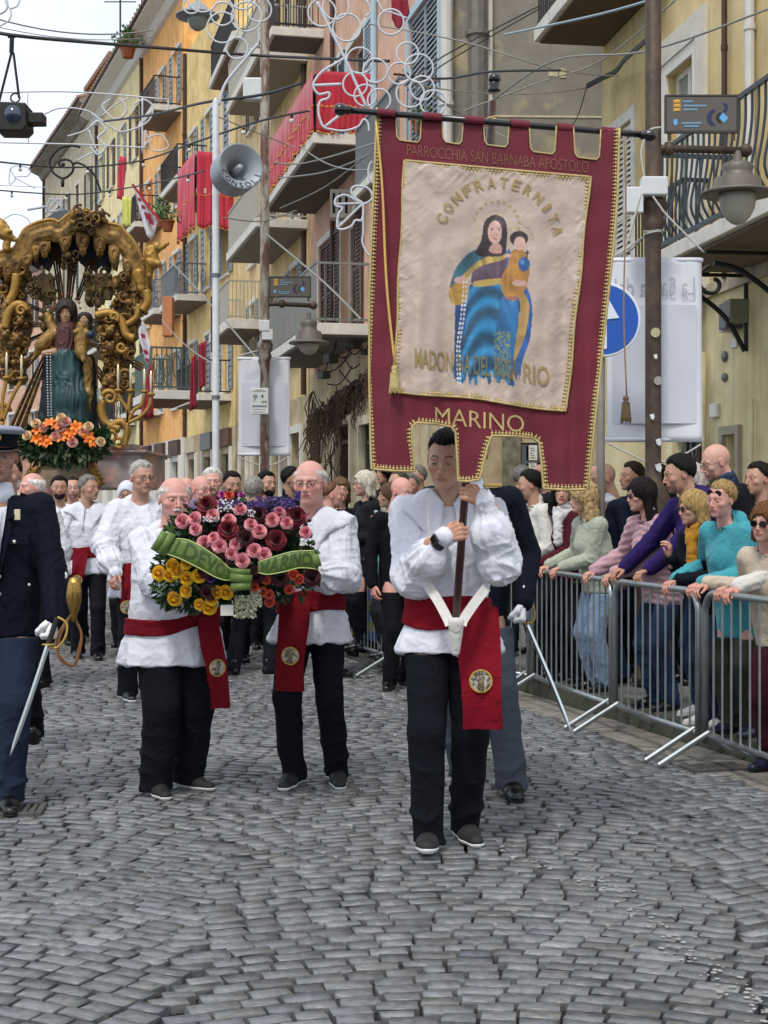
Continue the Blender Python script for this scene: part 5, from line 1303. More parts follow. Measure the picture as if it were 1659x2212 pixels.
# robed brothers further back
r3 = person(((305-829.5)*11.3/3240, 11.3), 1.77, rz=20, q=1, label='tall grey-haired man with dark glasses in a white tunic walking behind the moustached man',
    hands={-1: dict(w=V3(248, 1235, 11.0), wd=(-.1, -.5, -.8), wt=(.6, -.6, .2), pose='cup', pole=(-1, .6, -.5))}, feet={-1: (-.12, -.1, 0, 0, 0), 1: (.1, .2, 0, 5, 12)}, head=(12, 2, 0),
    skin='tan', hair='short', hcol='#a8a29a', brow='#6c6560', kind='stout', top='robe', tcol=WHITE, hem=.76, puff=.03, bcol=BLK, shoes='sneaker', scol='#0c0c0d', extras=('glasses', 'hood'), fat=.025, old=True,
    sash=dict(z=.97, w=.11, tilt=.05, tail=(-.13, .34, .10, -.03), med=.9))
r4 = person(((190-829.5)*14.2/3240, 14.2), 1.72, rz=8, q=2, label='grey-haired man in white tunic looking right, left of the tall grey-haired one',
    hands={-1: dict(l=(-.34, -.1, .84), d=(-.2, -.4, -.9), pose='relax', pole=(-1, .6, 0)), 1: dict(l=(.2, -.22, 1.02), d=(-.6, -.5, .1), t=(0, -.3, 1), pose='cup')}, feet={-1: (-.1, .1, 0, 0, 0), 1: (.1, -.12, 0, 5, 0)}, head=(48, 0, 0),
    skin='tan', hair='short', hcol='#7d7871', brow='#3a3330', top='robe', tcol=WHITE, hem=.82, puff=.03, collar='cape', bcol='#14161c', extras=(), sash=dict(z=1.02, w=.11, tilt=0, tail=(-.06, .3, .13, -.03), med=.95))
r5 = person(((128-829.5)*15.6/3240, 15.6), 1.74, rz=5, q=2, label='dark-bearded long-faced man in a white tunic between the left officer and the gilded float',
    skin='tan', hair='short', hcol='#1b1512', stubble=.8, top='robe', tcol=WHITE, hem=.8, puff=.03, extras=('beard',), head=(10, 0, 0), sash=dict(z=1.02, w=.1))
r6 = person(((158-829.5)*16.1/3240, 16.1), 1.74, rz=0, q=2, label='short-haired bearded man in a white tunic just behind the dark-bearded one', skin='fair', hair='receding', hcol='#2a1d16', stubble=.6, top='robe', tcol=WHITE, hem=.8, puff=.02, head=(10, 0, 0))
r7 = person(((276-829.5)*15.4/3240, 15.4), 1.68, rz=0, q=2, label='white hooded figure standing in front of the float\'s painted base', skin='tan', hair='bald', top='robe', tcol=WHITE, hem=.7, puff=.02, extras=('hoodup',), head=(0, 18, 0))
r8 = person(((72-829.5)*12.0/3240, 12.0), 1.70, rz=-20, q=2, label='white-haired bald man in a white tunic right behind the left officer\'s shoulder', skin='pink', hair='fringe', hcol='#d8d2ca', old=True, top='robe', tcol=WHITE, hem=.8, puff=.02, head=(-30, 0, 0), extras=('hood',))
r9 = person(((95-829.5)*16.8/3240, 16.8), 1.7, rz=0, q=3, label='pink-faced bald man barely showing below the float\'s orange flowers', skin='pink', hair='bald', top='robe', tcol=WHITE, hem=.8)
# people between the two flower bearers
mid = [
 (432, 12.6, 1.69, 25, 'bald man with thin glasses and mauve scarf behind the moustached man', dict(skin='pink', hair='bald', extras=('glasses', ('scarf', '#7c6690')), top='robe', tcol=WHITE, head=(20, 4, 0), q=2, kind='stout')),
 (402, 14.0, 1.70, 15, 'reddish grey-haired man with glasses, mostly hidden behind the bald men', dict(skin='pink', hair='fringe', hcol='#b9aca0', extras=('glasses',), top='coat', tcol='#3a3c42', q=3, kind='old')),
 (458, 13.4, 1.77, 5, 'white-haired man with grey moustache looking ahead behind the pink roses', dict(skin='pink', hair='short', hcol='#cdc8c0', kind='old', extras=('moustache',), top='coat', tcol='#33363c', head=(5, 0, 0))),
 (500, 13.9, 1.75, 10, 'young dark-haired bearded man behind the pink roses', dict(skin='tan', hair='quiff', hcol='#15120f', stubble=.85, top='jacket', tcol='#1d222c', extras=('beard',), head=(15, 4, 0))),
 (548, 12.9, 1.68, 170, 'grey curly-haired man seen from behind near the lamp post foot', dict(skin='tan', hair='short', hcol='#8d8880', top='suit', tcol='#12151d', feet={-1: (-.16, .0, 0, -60, 0), 1: (.16, .1, 0, 40, 0)}, q=2)),
 (575, 15.2, 1.78, 15, 'dark-bearded man in black glancing left beside the lamp post', dict(skin='olive', hair='short', hcol='#120e0c', stubble=.7, top='coat', tcol='#17181c', extras=('beard',), head=(25, 0, 0))),
 (628, 15.4, 1.83, 70, 'tall bearded man in profile wearing a navy jacket behind the purple flowers', dict(skin='tan', hair='short', hcol='#1d1713', stubble=.7, top='jacket', tcol='#141b2b')),
 (712, 12.7, 1.64, 100, 'red-faced man in profile just right of the bespectacled flower bearer', dict(skin='pink', hair='receding', hcol='#6b4a36', top='coat', tcol='#2a2422')),
 (736, 14.5, 1.70, 10, 'brown-haired woman in black partly hidden behind the red-faced man', dict(skin='fair', kind='woman', hair='bob', hcol='#6a5138', top='coat', tcol='#101114', q=3)),
]
for (u, d, h, rz, lab, kw) in mid:
    kw = dict(kw); kw.setdefault('q', 2); person(((u-829.5)*d/3240, d), h, rz=rz, label=lab, **kw)
# ------------------------------------------------------------------ people: crowd behind the barriers
def rail(u, v, d): return V3(u, v, d)
def lean_on(u, v, d, sx, dirx=-.6): return dict(w=V3(u, v, d), wd=(dirx, -.75, -.25), wt=(-.25*sx, .92*sx, 0), pose='drape', pole=(sx*.4, .6, -.8))
PV = .125
def railx(y): return np.interp(y, [6.35, 8.36, 9.6, 11.2, 12.0, 12.6, 14.3], [2.25, 1.80, 1.475, 1.11, .62, .07, -.42])
def cr(u, d, h, rz, label, **kw):
    kw.setdefault('q', 2); return person(((u-829.5)*d/3240, d, PV if kw.pop('onpave', True) else 0), h, rz=rz, label=label, **kw)
def atrail(u, h, rz, label, off=.36, hnd=(0, 0), lean=14, **kw):
    "stands a person behind the rail so that the leaning head comes to picture column u; hnd = how far along the rail each hand rests"
    ys = np.linspace(6.5, 13, 651); f_ = (u-829.5)/3240*ys-(railx(ys)+off+.05-.012*lean); y = ys[np.argmin(np.abs(f_))]; x = railx(y)+off
    hd = {}
    for sx, hh in ((-1, hnd[0]), (1, hnd[1])):
        if hh is not None:
            yy = y+(-sx*.16)+hh; hd[sx] = dict(w=(railx(yy)+.045, yy, .992+.02), wd=(-.92, -.25, -.38), wt=(-.25*sx, .92*sx, 0), pose='drape', pole=(sx*.5, .5, -.7))
    hd.update(kw.pop('hands', {})); pz = PV if kw.pop('onpave', True) else 0
    kw.setdefault('q', 2); return person((x, y, pz), h, rz=rz, label=label, lean=(lean, 0), hands=hd, **kw)
JEAN = '#34506f'
atrail(1150, 1.60, -72, 'dark-haired man in a white padded jacket looking left behind the barrier', skin='tan', hair='short', hcol='#161210', top='jacket', tcol='#d3d0c6', hem=.9, bcol='#1a1c22', head=(-15, 5, 0), stubble=.3)
atrail(1212, 1.55, -60, 'curly dark-haired woman with white scarf and maroon top smiling over the barrier', off=.40, skin='fair', kind='woman', hair='curly', hcol='#17100e', top='jacket', tcol='#4a1622', hem=.85, bcol='#16181f', head=(45, 4, 8), extras=(('scarf', '#d3d0cd'),), lips=(.42, .07, .07))
atrail(1262, 1.49, -70, 'blonde wavy-haired woman in a sage zip jacket and pale jeans leaning on the barrier', off=.34, skin='fair', kind='woman', hair='wavy', hcol='#b09468', top='jacket', tcol='#a3a996', hem=.82, bcol='#7389a3', head=(-8, 6, 0), fat=.02, hnd=(.05, .1))
atrail(1322, 1.64, -70, 'bald tanned man in a navy suit jacket over a white shirt behind the barrier', off=.70, hnd=(None, None), lean=6, skin='tan', hair='bald', brow='#4a3020', top='suit', tcol='#151a2a', inner='#d0d1d7', head=(-8, 8, 0), bcol='#2b3c58', extras=('lapels',))
atrail(1385, 1.51, -66, 'woman with long dark hair in a pale pink quilted jacket, hands on the rail', off=.38, skin='fair', kind='woman', hair='long', hcol='#1d1515', top='puffer', tcol='#bb949b', hem=.80, bcol='#24344f', head=(-12, 6, 0), lean=16, hnd=(.12, .08), extras=('sunglasses',))
cr(1368, 12.0, 1.66, -70, 'brown-haired person behind the bald man, only the crown of the head showing', skin='tan', hair='short', hcol='#2a1d17', top='coat', tcol='#1f2026', q=3)
atrail(1468, 1.67, -66, 'young man with cropped black hair in a purple hoodie leaning forward on the rail', off=.50, skin='tan', hair='short', hcol='#15110f', top='jacket', tcol='#2e2058', hem=.86, bcol='#24344f', head=(-18, 12, 0), lean=22, hnd=(.15, .12), stubble=.5, extras=('hood',), shoes='sneaker', scol='#d0cec9')
atrail(1494, 1.42, -66, 'short blonde woman in a black jacket with mustard scarf raising one hand', off=.34, skin='fair', kind='woman', hair='bob', hcol='#a98a58', top='jacket', tcol='#12151e', hem=.84, bcol='#1c2740', head=(-12, 6, 0), lean=16, extras=(('scarf', '#b07a1c'), 'sunglasses'),
   hands={-1: dict(w=V3(1448, 1205, 8.9), wd=(-.1, -.3, .9), wt=(-.4, -.9, 0), pose='cup', pole=(-.3, .4, -1))}, shoes='sneaker', scol='#cfcdc8')
atrail(1535, 1.49, -56, 'fair ruddy woman in a bright turquoise anorak with sunglasses pushed into her hair', off=.36, skin='pink', kind='woman', hair='bun', hcol='#9c7f52', brow='#9a7850', top='jacket', tcol='#3f97a3', hem=.66, bcol='#35372f', head=(6, 8, 6), lean=20, fat=.03, extras=('headglasses', 'hood'), shoes='dress', scol='#1c2234')
cr(1590, 10.2, 1.75, -70, 'tall bald bearded man with black glasses, dark coat and blue knitted scarf', skin='fair', hair='bald', brow='#3a2a20', stubble=.5, top='coat', tcol='#14161b', head=(-10, 10, 0), lean=(10, 0), extras=('glasses', ('scarf', '#2e3c52')), bcol='#1b1d23', shw=1.05)
atrail(1622, 1.48, -50, 'brown curly-haired woman in dark sunglasses and a cream jacket at the right edge', off=.34, skin='fair', kind='woman', hair='bob', hcol='#6b452c', top='jacket', tcol='#c3b39e', hem=.80, bcol='#3d1a24', head=(10, 4, 4), lean=19, extras=('sunglasses',), lips=(.45, .12, .1), fat=.02, hnd=(.1, .15), shoes='dress', scol='#1b2036', onpave=False)
atrail(1720, 1.60, -60, 'person in a white top beyond the right edge with one hand on the rail', off=.34, skin='pink', kind='woman', hair='bob', hcol='#5a3c28', top='jacket', tcol='#d0ccc4', hnd=(.1, None), onpave=False)
for (u, d, h, rz, lab, kw) in ((1178, 13.4, 1.72, -60, 'dark-coated man standing back between the white jacket and the curly-haired woman', dict(hair='short', hcol='#2b211c', tcol='#22252c')),
 (1240, 13.0, 1.66, -50, 'woman with brown bob in a grey coat in the second row by the sage jacket', dict(kind='woman', hair='bob', hcol='#4a3325', tcol='#55575c')),
 (1296, 13.6, 1.70, -65, 'man with receding grey hair in the back row beside the bald navy-suited man', dict(hair='receding', hcol='#77716a', tcol='#2a3140')),
 (1432, 11.6, 1.60, -60, 'woman with black hair in a plum coat behind the purple hoodie', dict(kind='woman', hair='curly', hcol='#15100f', tcol='#3a2030')),
 (1500, 11.2, 1.62, -70, 'light-haired person in a lilac top between the hoodie and the tall bald man', dict(kind='woman', hair='bob', hcol='#c9b8b0', tcol='#8f85a8')),
 (1640, 10.0, 1.60, -60, 'dark-haired person behind the cream jacket at the right edge', dict(hair='short', hcol='#1c1512', tcol='#20242c'))):
    cr(u, d, h, rz, lab, top='coat', q=3, skin='tan', **kw)
# crowd in the middle, past the first barrier
def cm(u, d, h, rz, label, **kw): return cr(u, d, h, rz, label, **kw)
cm(790, 13.6, 1.62, -70, 'white-blonde short-haired woman with glasses in a black coat, arms folded', skin='fair', kind='woman', hair='bob', hcol='#cfc6b2', brow='#8c7c64', top='coat', tcol='#1b1c20', hem=.6, bcol='#14151a', extras=('glasses',),
   hands={-1: dict(l=(-.02, -.2, 1.12), d=(.8, -.3, 0), t=(0, -.2, 1), pose='relax'), 1: dict(l=(.06, -.2, 1.1), d=(-.8, -.3, 0), t=(0, -.2, 1), pose='relax')})
cm(838, 14.6, 1.76, -60, 'person with bushy dark hair in black standing beside the white-blonde woman', skin='tan', kind='woman', hair='curly', hcol='#100d0c', top='coat', tcol='#141519', q=3)
cm(843, 12.9, 1.50, -75, 'woman in a vivid turquoise blouse holding up a pale phone', skin='tan', kind='woman', hair='bob', hcol='#5b4636', top='shirt', tcol='#22a79c', hem=.85, bcol='#27292f', head=(0, 0, 0),
   hands={-1: dict(w=V3(806, 1150, 12.3), wd=(-.1, -.4, 1), wt=(0, -1, .2), pose='cup', pole=(-.3, .4, -1))})
cm(862, 13.3, 1.62, -50, 'grey-templed man in a beige jacket just left of the banner bearer\'s shoulder', skin='tan', hair='receding', hcol='#4c443e', top='jacket', tcol='#b3a68f', q=2)
cm(885, 13.6, 1.60, -10, 'grey-haired man peering out just above the banner bearer\'s left shoulder', skin='tan', hair='short', hcol='#6f6963', top='coat', tcol='#24262c')
cm(862, 14.9, 1.72, -60, 'large bald man further back between grey heads left of the bearer', skin='pink', hair='bald', top='coat', tcol='#191a1f', q=3)
cm(903, 15.4, 1.72, -50, 'round-faced grey man furthest back beside the banner\'s lower gap', skin='tan', hair='short', hcol='#77706a', top='coat', tcol='#25272c', q=3)
person(((860-829.5)*11.95/3240, 11.95), 1.67, rz=28, q=2, label='bald man in a plain black suit standing on the road before the left barrier', skin='pink', hair='bald', top='suit', tcol='#0e0f13', bcol='#0d0e12', head=(20, 14, 0), feet={-1: (-.13, -.1, 0, -40, 0), 1: (.10, .05, 0, 10, 0)})
ph = MB(); ph.box((0, 0, 0), (.075, .012, .15)); po = ph.build('phone', mat('phone_pale', '#c9d2cc', .3), None, bevel=.005); po.location = V3(815, 1122, 12.25); po.rotation_euler = (R(10), 0, R(-70)); tag(po, 'pale phone held upright above the turquoise sleeve', 'phone')
cm(1128, 13.2, 1.66, 170, 'grey-haired person turned away, only the crown showing beside the hidden officer', skin='tan', hair='short', hcol='#6d6a66', top='coat', tcol='#1c1d22', q=3)

# ------------------------------------------------------------------ barriers
M_galv = mat('galvanised_steel', '#9aa0a0', .38, .85, var=.15, vscale=12)
def barrier(a, b, label, feet=(0, 1), h=.965, cloth=None):
    a, b = Vector((*a, 0)), Vector((*b, 0)); L = (b-a).length; t = (b-a).normalized(); n = Vector((-t.y, t.x, 0)); E = empty('barrier', a, 0, label, 'barrier', 'crowd barriers along the kerb')
    z0 = .17; r = .02; c = .12
    pts = [Vector((0, 0, z0-.05)), Vector((0, 0, h-c))]+[t*(c-c*math.cos(w))+Vector((0, 0, h-c+c*math.sin(w))) for w in np.linspace(.3, 1.57, 4)]
    pts2 = [t*L-(p-Vector((0, 0, p.z)))+Vector((0, 0, p.z)) for p in pts][::-1]
    mb = MB(); mb.tube(pts+pts2, r, 8); mb.build('frame_tube', M_galv, E, smooth=True)
    mb = MB(); mb.tube([t*.01+Vector((0, 0, z0)), t*(L-.01)+Vector((0, 0, z0))], .017, 8); mb.build('lower_rail', M_galv, E, smooth=True)
    nb = int(L/.105)
    for k in range(1, nb):
        x = k*L/nb; zt = h-.02 if .1 < x < L-.1 else h-.07; mb = MB(); mb.tube([t*x+Vector((0, 0, z0)), t*x+Vector((0, 0, zt))], .0065, 5); mb.build('upright_bar', M_galv, E)
    for e in feet:
        x = .05+e*(L-.1)
        for sg in (-1, 1):
            mb = MB(); mb.tube([t*x+Vector((0, 0, z0+.02)), t*(x)+n*sg*.30+Vector((0, 0, .018))], .016, 7); mb.build('foot', M_galv, E)
    if cloth:
        mb = MB(); vs = []; N_ = 24
        for i in range(N_+1):
            for j in range(9): x = L*i/N_; z = h-.04-j*.085; vs.append(t*x-n*(.02+.012*math.sin(i*1.1+j*.2))+Vector((0, 0, z)))
        mb.add(vs, [(i*9+j, (i+1)*9+j, (i+1)*9+j+1, i*9+j+1) for i in range(N_) for j in range(8)]); mb.build('striped_cloth', cloth, E, smooth=True, fix=False)
    return E
barrier((2.25, 6.35), (1.79, 8.36), 'steel crowd barrier nearest the camera at the right edge')
barrier((1.765, 8.42), (1.475, 9.58), 'steel crowd barrier in front of the purple hoodie and black jacket')
barrier((1.462, 9.64), (1.11, 11.2), 'steel crowd barrier in front of the sage and pink jackets')
barrier((1.09, 11.28), (.62, 12.0), 'steel crowd barrier half hidden behind the banner bearer\'s legs')
def stripe_mat():
    m = mat('blue_yellow_cloth', '#2b4a7c', .8); n, l = m.node_tree.nodes, m.node_tree.links; t = n.new('ShaderNodeTexCoord'); mp_ = n.new('ShaderNodeMapping'); mp_.inputs['Rotation'].default_value = (0, R(28), 0)
    w = n.new('ShaderNodeTexWave'); w.inputs['Scale'].default_value = 1.9; w.bands_direction = 'Z'; r = n.new('ShaderNodeValToRGB'); r.color_ramp.interpolation = 'CONSTANT'
    r.color_ramp.elements[0].color = (*srgb('#2b4a7c'), 1); r.color_ramp.elements[1].position = .55; r.color_ramp.elements[1].color = (*srgb('#6f6a2c'), 1)
    l.new(t.outputs['Object'], mp_.inputs[0]); l.new(mp_.outputs[0], w.inputs[0]); l.new(w.outputs[0], r.inputs[0]); l.new(r.outputs[0], n['Principled BSDF'].inputs['Base Color']); return m
barrier((.07, 12.6), (-.42, 14.3), 'steel crowd barrier with blue and ochre striped cloth behind it, left of the bearer', cloth=stripe_mat())
barrier((-.46, 14.4), (-.95, 16.3), 'furthest steel crowd barrier, behind the bespectacled flower bearer')
# ------------------------------------------------------------------ the banner
BN = empty('processional_banner', pole_bot, 0, 'large crimson and cream confraternity banner hanging from its dark pole', 'banner')
def bc(X, Y): return (740.6+X*.4092, 192+Y*.4092)      # reading grid of the cloth -> picture
def wav(u, v):
    k = min(1, max(0, (v-300)/500))
    return .020*k*math.sin(u*.030+v*.004)+.012*k*math.sin(u*.071-v*.006+1)+.004*math.sin(u*.15+v*.011)*k+.0015*math.sin(v*.07+u*.03)
def BP(u, v, o=0.): return P(u, v, 6.205-(v-240)*.000125+wav(u, v)-o+(u-1050)*.00005)-pole_bot
M_crim = mat('crimson_cloth', '#650a20', .75, var=.16, vscale=5, bump=.3, bscale=260, sheen=.08, stretch=(1, 1, .5))
M_thread = mat('gold_thread', '#b9a36c', .55, .25, var=.2, vscale=90); M_thr2 = mat('dull_thread', '#7f4c38', .65, .1)
mb = MB(); kr = .016
mb.tube([pole_bot-pole_bot, pole_top-pole_bot-pd*.11], .0165, 12); mb.build('pole', mat('mahogany_pole', '#3a110d', .3, var=.25, vscale=12, coat=.3), BN, smooth=True)
mb = MB(); mb.ball(P(1068, 170, 6.30)-pole_bot, .024, 10, sc=(1.15, 1.15, 1)); mb.lathe([(.026, -.02), (.028, -.012), (.018, 0), (.026, .012), (.02, .02)], P(1067, 188, 6.30)-pole_bot, 14)
Mblk = mat('black_lacquer', '#151011', .28, coat=.3); mb.build('pole_knob', Mblk, BN, smooth=True)
barL, barR = P(742, 237, 6.16)-pole_bot, P(1398, 292, 6.24)-pole_bot
mb = MB(); mb.tube([barL, barR], .0135, 10); mb.build('crossbar', Mblk, BN, smooth=True)
for e, s_ in ((barL, -1), (barR, 1)):
    mb = MB(); t = (barR-barL).normalized()*s_; mb.tube([e-t*.03, e-t*.02, e-t*.01, e+t*.0, e+t*.02, e+t*.035, e+t*.04], [.015, .022, .016, .024, .026, .018, .006], 10); mb.build('finial', Mblk, BN, smooth=True)
mb = MB(); j = P(1058, 262, 6.235)-pole_bot
for k in range(3): mb.tube([j+Vector((.03*math.cos(w), .02*math.sin(w), .01*k-.01+.01*math.cos(w))) for w in np.linspace(0, 6.28, 13)[:-1]], .004, 5, closed=True)
mb.build('gold_lashing', M_thread, BN, smooth=True)
tabs = [(814, 853), (912, 953), (1002, 1043), (1101, 1142), (1203, 1238), (1299, 1338)]
nb_ = [304, 308, 314, 329, 341]
top = []
for i, (a, b) in enumerate(tabs):
    yb = 233+(a-815)*.084; top += [(a, yb), (b, yb+(b-a)*.084)]
    if i < 5: nx_ = tabs[i+1][0]; top += [(b+3, nb_[i]-10), (b+9, nb_[i]-2), (nx_-9, nb_[i]+3), (nx_-3, nb_[i]-4)]
outl = top+[(1334, 420), (1330, 478), (1318, 600), (1305, 724), (1288, 880), (1270, 1057), (1222, 1058), (1174, 1055), (1170, 1000), (1165, 955), (1150, 946), (1110, 942), (1062, 941), (1053, 965), (1044, 1000), (1036, 1036), (1012, 1040), (990, 1039), (988, 990), (984, 935), (975, 922), (940, 916), (900, 913), (890, 922), (890, 960), (896, 1018), (850, 1017), (802, 1013), (798, 820), (798, 642), (803, 500), (808, 397), (812, 300)]
bm = bmesh.new(); bm.faces.new([bm.verts.new((u, v, 0)) for (u, v) in outl])
for u in range(806, 1336, 9): bmesh.ops.bisect_plane(bm, geom=bm.verts[:]+bm.edges[:]+bm.faces[:], plane_co=(u+.3, 0, 0), plane_no=(1, 0, 0))
for v in range(240, 1058, 11): bmesh.ops.bisect_plane(bm, geom=bm.verts[:]+bm.edges[:]+bm.faces[:], plane_co=(0, v+.3, 0), plane_no=(0, 1, 0))
for vv in bm.verts: vv.co = BP(vv.co.x, vv.co.y)
me = bpy.data.meshes.new('crimson_field'); bm.to_mesh(me); bm.free(); me.materials.append(M_crim); me.polygons.foreach_set('use_smooth', [True]*len(me.polygons))
o = link('crimson_field', me, BN); md = o.modifiers.new('t', 'SOLIDIFY'); md.thickness = .003; md.offset = 0
for (a, b) in tabs:   # cloth wrapped over the bar
    mb = MB()
    for i in range(6):
        u0, u1 = a+(b-a)*i/6, a+(b-a)*(i+1)/6; 
        c0 = barL.lerp(barR, (u0-742)/656); c1 = barL.lerp(barR, (u1-742)/656); r0, r1 = .0175+.001*(i % 2), .0175+.001*((i+1) % 2)
        ring = [[c+Vector((0, -r*math.cos(w), r*math.sin(w))) for w in np.linspace(-.9, math.pi+.9, 12)] for c, r in ((c0, r0), (c1, r1))]
        mb.add(ring[0]+ring[1], [(k, k+1, 13+k, 12+k) for k in range(11)])
    mb.build('bar_loop', M_crim, BN, smooth=True, fix=False)
def lace(path, name, parent, rb=.0058, rl=.0066, pitch=.0155, out=None, m=None, off=.006):
    pts = [BP(u, v, off) for (u, v) in path]; 
    D = [0]
    for a, b in zip(pts, pts[1:]): D.append(D[-1]+(b-a).length)
    mb = MB(); mb.tube(pts, rb, 5, flat=1)
    n = int(D[-1]/pitch); j = 0; s_ = out or 1
    for k in range(n):
        d = (k+.5)*pitch
        while D[j+1] < d: j += 1
        t = (pts[j+1]-pts[j]).normalized(); p = pts[j]+t*(d-D[j]); q = t.cross(Vector((0, 1, 0))).normalized()*s_
        mb.ball(p+q*(rl+rb*.6), rl, 4, sc=(1, .5, 1)); mb.ball(p+q*(rl*2+rb), rl*.5, 4, sc=(1, .5, 1))
    return mb.build(name, m or M_thread, parent, smooth=True, kind='stuff')
dense = lambda pth, n=8: [tuple(p)[:2] for p in [Vector((a[0], a[1], 0)).lerp(Vector((b[0], b[1], 0)), k/n) for a, b in zip(pth, pth[1:]) for k in range(n)]]+[pth[-1]]
nt = len(top); lace(dense(outl[nt-1:]+[outl[0]], 6), 'outer_lace', BN, out=-1)
for i in range(5):
    mb = MB(); a = tabs[i][1]; b = tabs[i+1][0]; y0 = 238+(a-815)*.084
    mb.tube([BP(*p, .004) for p in dense([(a+1, y0), (a+4, nb_[i]-10), (a+10, nb_[i]-1), (b-10, nb_[i]+4), (b-4, nb_[i]-4), (b-1, y0+6)], 3)], .0035, 5)
    mb.build('tab_cord', M_thread, BN, smooth=True)
# cream panel with the painted picture
NX, NY = 250, 330
c00, c10, c11, c01 = bc(325, 378), bc(1306, 466), bc(1180, 1698), bc(268, 1592)
ga, gb = np.meshgrid(np.linspace(0, 1, NX+1), np.linspace(0, 1, NY+1), indexing='ij')
U = (c00[0]*(1-ga)+c10[0]*ga)*(1-gb)+(c01[0]*(1-ga)+c11[0]*ga)*gb; Vv = (c00[1]*(1-ga)+c10[1]*ga)*(1-gb)+(c01[1]*(1-ga)+c11[1]*ga)*gb
U += 2.5*np.sin(gb*17)*(ga-.5)*2*.6; Vv += 3*np.sin(ga*9+1)*gb
X, Y = (U-740.6)/.4092, (Vv-192)/.4092
def inpoly(X, Y, poly):
    c = np.zeros(X.shape, bool); n = len(poly)
    for i in range(n):
        x1, y1 = poly[i]; x2, y2 = poly[(i+1) % n]
        c ^= ((y1 > Y) != (y2 > Y)) & (X < (x2-x1)*(Y-y1)/((y2-y1) or 1e-9)+x1)
    return c
ell = lambda cx, cy, rx, ry: (((X-cx)/rx)**2+((Y-cy)/ry)**2) < 1
Cc = np.empty(X.shape+(3,), np.float32); cream = np.array(srgb('#b6a292')); Cc[:] = cream
pn = vnoise(np.stack([X*.02, Y*.02, X*0], -1)); Cc *= (.95+.1*pn)[..., None]
def paint(m, col, shade=None):
    c = np.array(srgb(col)); v = (c if shade is None else c*shade[m][:, None]); Cc[m] = v
fold = .5+.95*ridged(np.stack([(X*.030-Y*.008), Y*.004+X*.002, X*0+2], -1))
ufold = .35+1.15*(.5+.5*np.sin((Y-1000)/19.+((X-770)/62.)**2*-1.6+2*vnoise(np.stack([X*.01, Y*.01, X*0], -1))))**1.6
sm_ = smoothpath
def sp(pts): return [(p.x, p.y) for p in smoothpath([(a, b, 0) for a, b in pts], 5, closed=True)]
g0 = np.abs(np.hypot(X-812, (Y-715)*1.0)-118) < 9; ang_ = np.arctan2(715-Y, X-812); paint(g0 & (np.sin(ang_*22) > 0) & (ang_ > -.3) & (ang_ < 3.4), '#a08a62')
g0 = np.abs(np.hypot(X-930, Y-790)-72) < 7; paint(g0 & (np.sin(ang_*40) > 0) & (Y < 800), '#a89470')
paint(np.abs(np.hypot(X-805, Y-760)-98) < 3, '#b7a27c')
paint(inpoly(X, Y, sp([(870, 850), (905, 900), (985, 1080), (1000, 1200), (985, 1330), (950, 1430), (935, 1520), (905, 1595), (895, 1540), (900, 1300), (860, 1000)])), '#1f4f8c', fold)
paint(inpoly(X, Y, sp([(950, 1070), (985, 1150), (965, 1290), (925, 1400), (900, 1470), (915, 1560), (890, 1500), (888, 1380), (905, 1200), (900, 1090)])), '#b08a4e', .7+.5*ridged(np.stack([X*.02, Y*.012, X*0], -1)))
paint(inpoly(X, Y, sp([(700, 850), (760, 830), (860, 850), (860, 900), (700, 960), (600, 1060), (590, 1130), (560, 1080), (590, 960), (650, 880)])), '#2e6070', fold)
paint(inpoly(X, Y, sp([(690, 1020), (860, 1020), (930, 1110), (930, 1200), (900, 1430), (880, 1600), (740, 1570), (590, 1530), (605, 1350), (640, 1200), (660, 1100)])), '#1a6b95', ufold)
paint(inpoly(X, Y, sp([(830, 1120), (925, 1130), (900, 1400), (880, 1560), (800, 1500)])), '#1b5f90', fold)
paint(inpoly(X, Y, sp([(600, 1100), (640, 1080), (650, 1200), (625, 1400), (600, 1540), (588, 1540), (590, 1300)])), '#1c3f70', fold)
paint(inpoly(X, Y, sp([(750, 880), (860, 880), (860, 940), (845, 1015), (700, 1040), (680, 980)])), '#4c3446', .7+.6*ridged(np.stack([X*.05, Y*.004, X*0], -1)))
paint(inpoly(X, Y, sp([(850, 870), (740, 895), (640, 975), (575, 1050), (560, 1080), (580, 1130), (615, 1140), (600, 1080), (640, 1020), (720, 940), (850, 900)])), '#a98f45', fold)
paint(inpoly(X, Y, sp([(565, 1050), (640, 1000), (660, 1060), (630, 1135), (575, 1125)])), '#a77d2e', fold)
paint(inpoly(X, Y, sp([(700, 1015), (845, 1000), (850, 1025), (705, 1045)])), '#b0934a')
paint(inpoly(X, Y, sp([(810, 665), (855, 690), (868, 760), (862, 850), (845, 880), (760, 885), (700, 870), (730, 800), (745, 710), (775, 675)])), '#2c1d1c', .7+.6*ridged(np.stack([X*.05, Y*.012, X*0], -1)))
paint(inpoly(X, Y, sp([(790, 820), (830, 820), (838, 865), (790, 866), (770, 850)])), '#b78c7c')
paint(ell(803, 757, 37, 62), '#c9a093'); paint(ell(790, 765, 14, 30), '#c4968a')
for (cx, cy, rx, ry, col) in ((787, 745, 9, 3, '#5b4038'), (824, 745, 8, 3, '#5b4038'), (803, 792, 10, 4, '#a8443e'), (787, 735, 10, 2.2, '#6b4a3e'), (824, 735, 9, 2.2, '#6b4a3e'), (811, 768, 4, 9, '#b48474')): paint(ell(cx, cy, rx, ry), col)
paint(ell(622, 1010, 34, 18), '#c0968a')
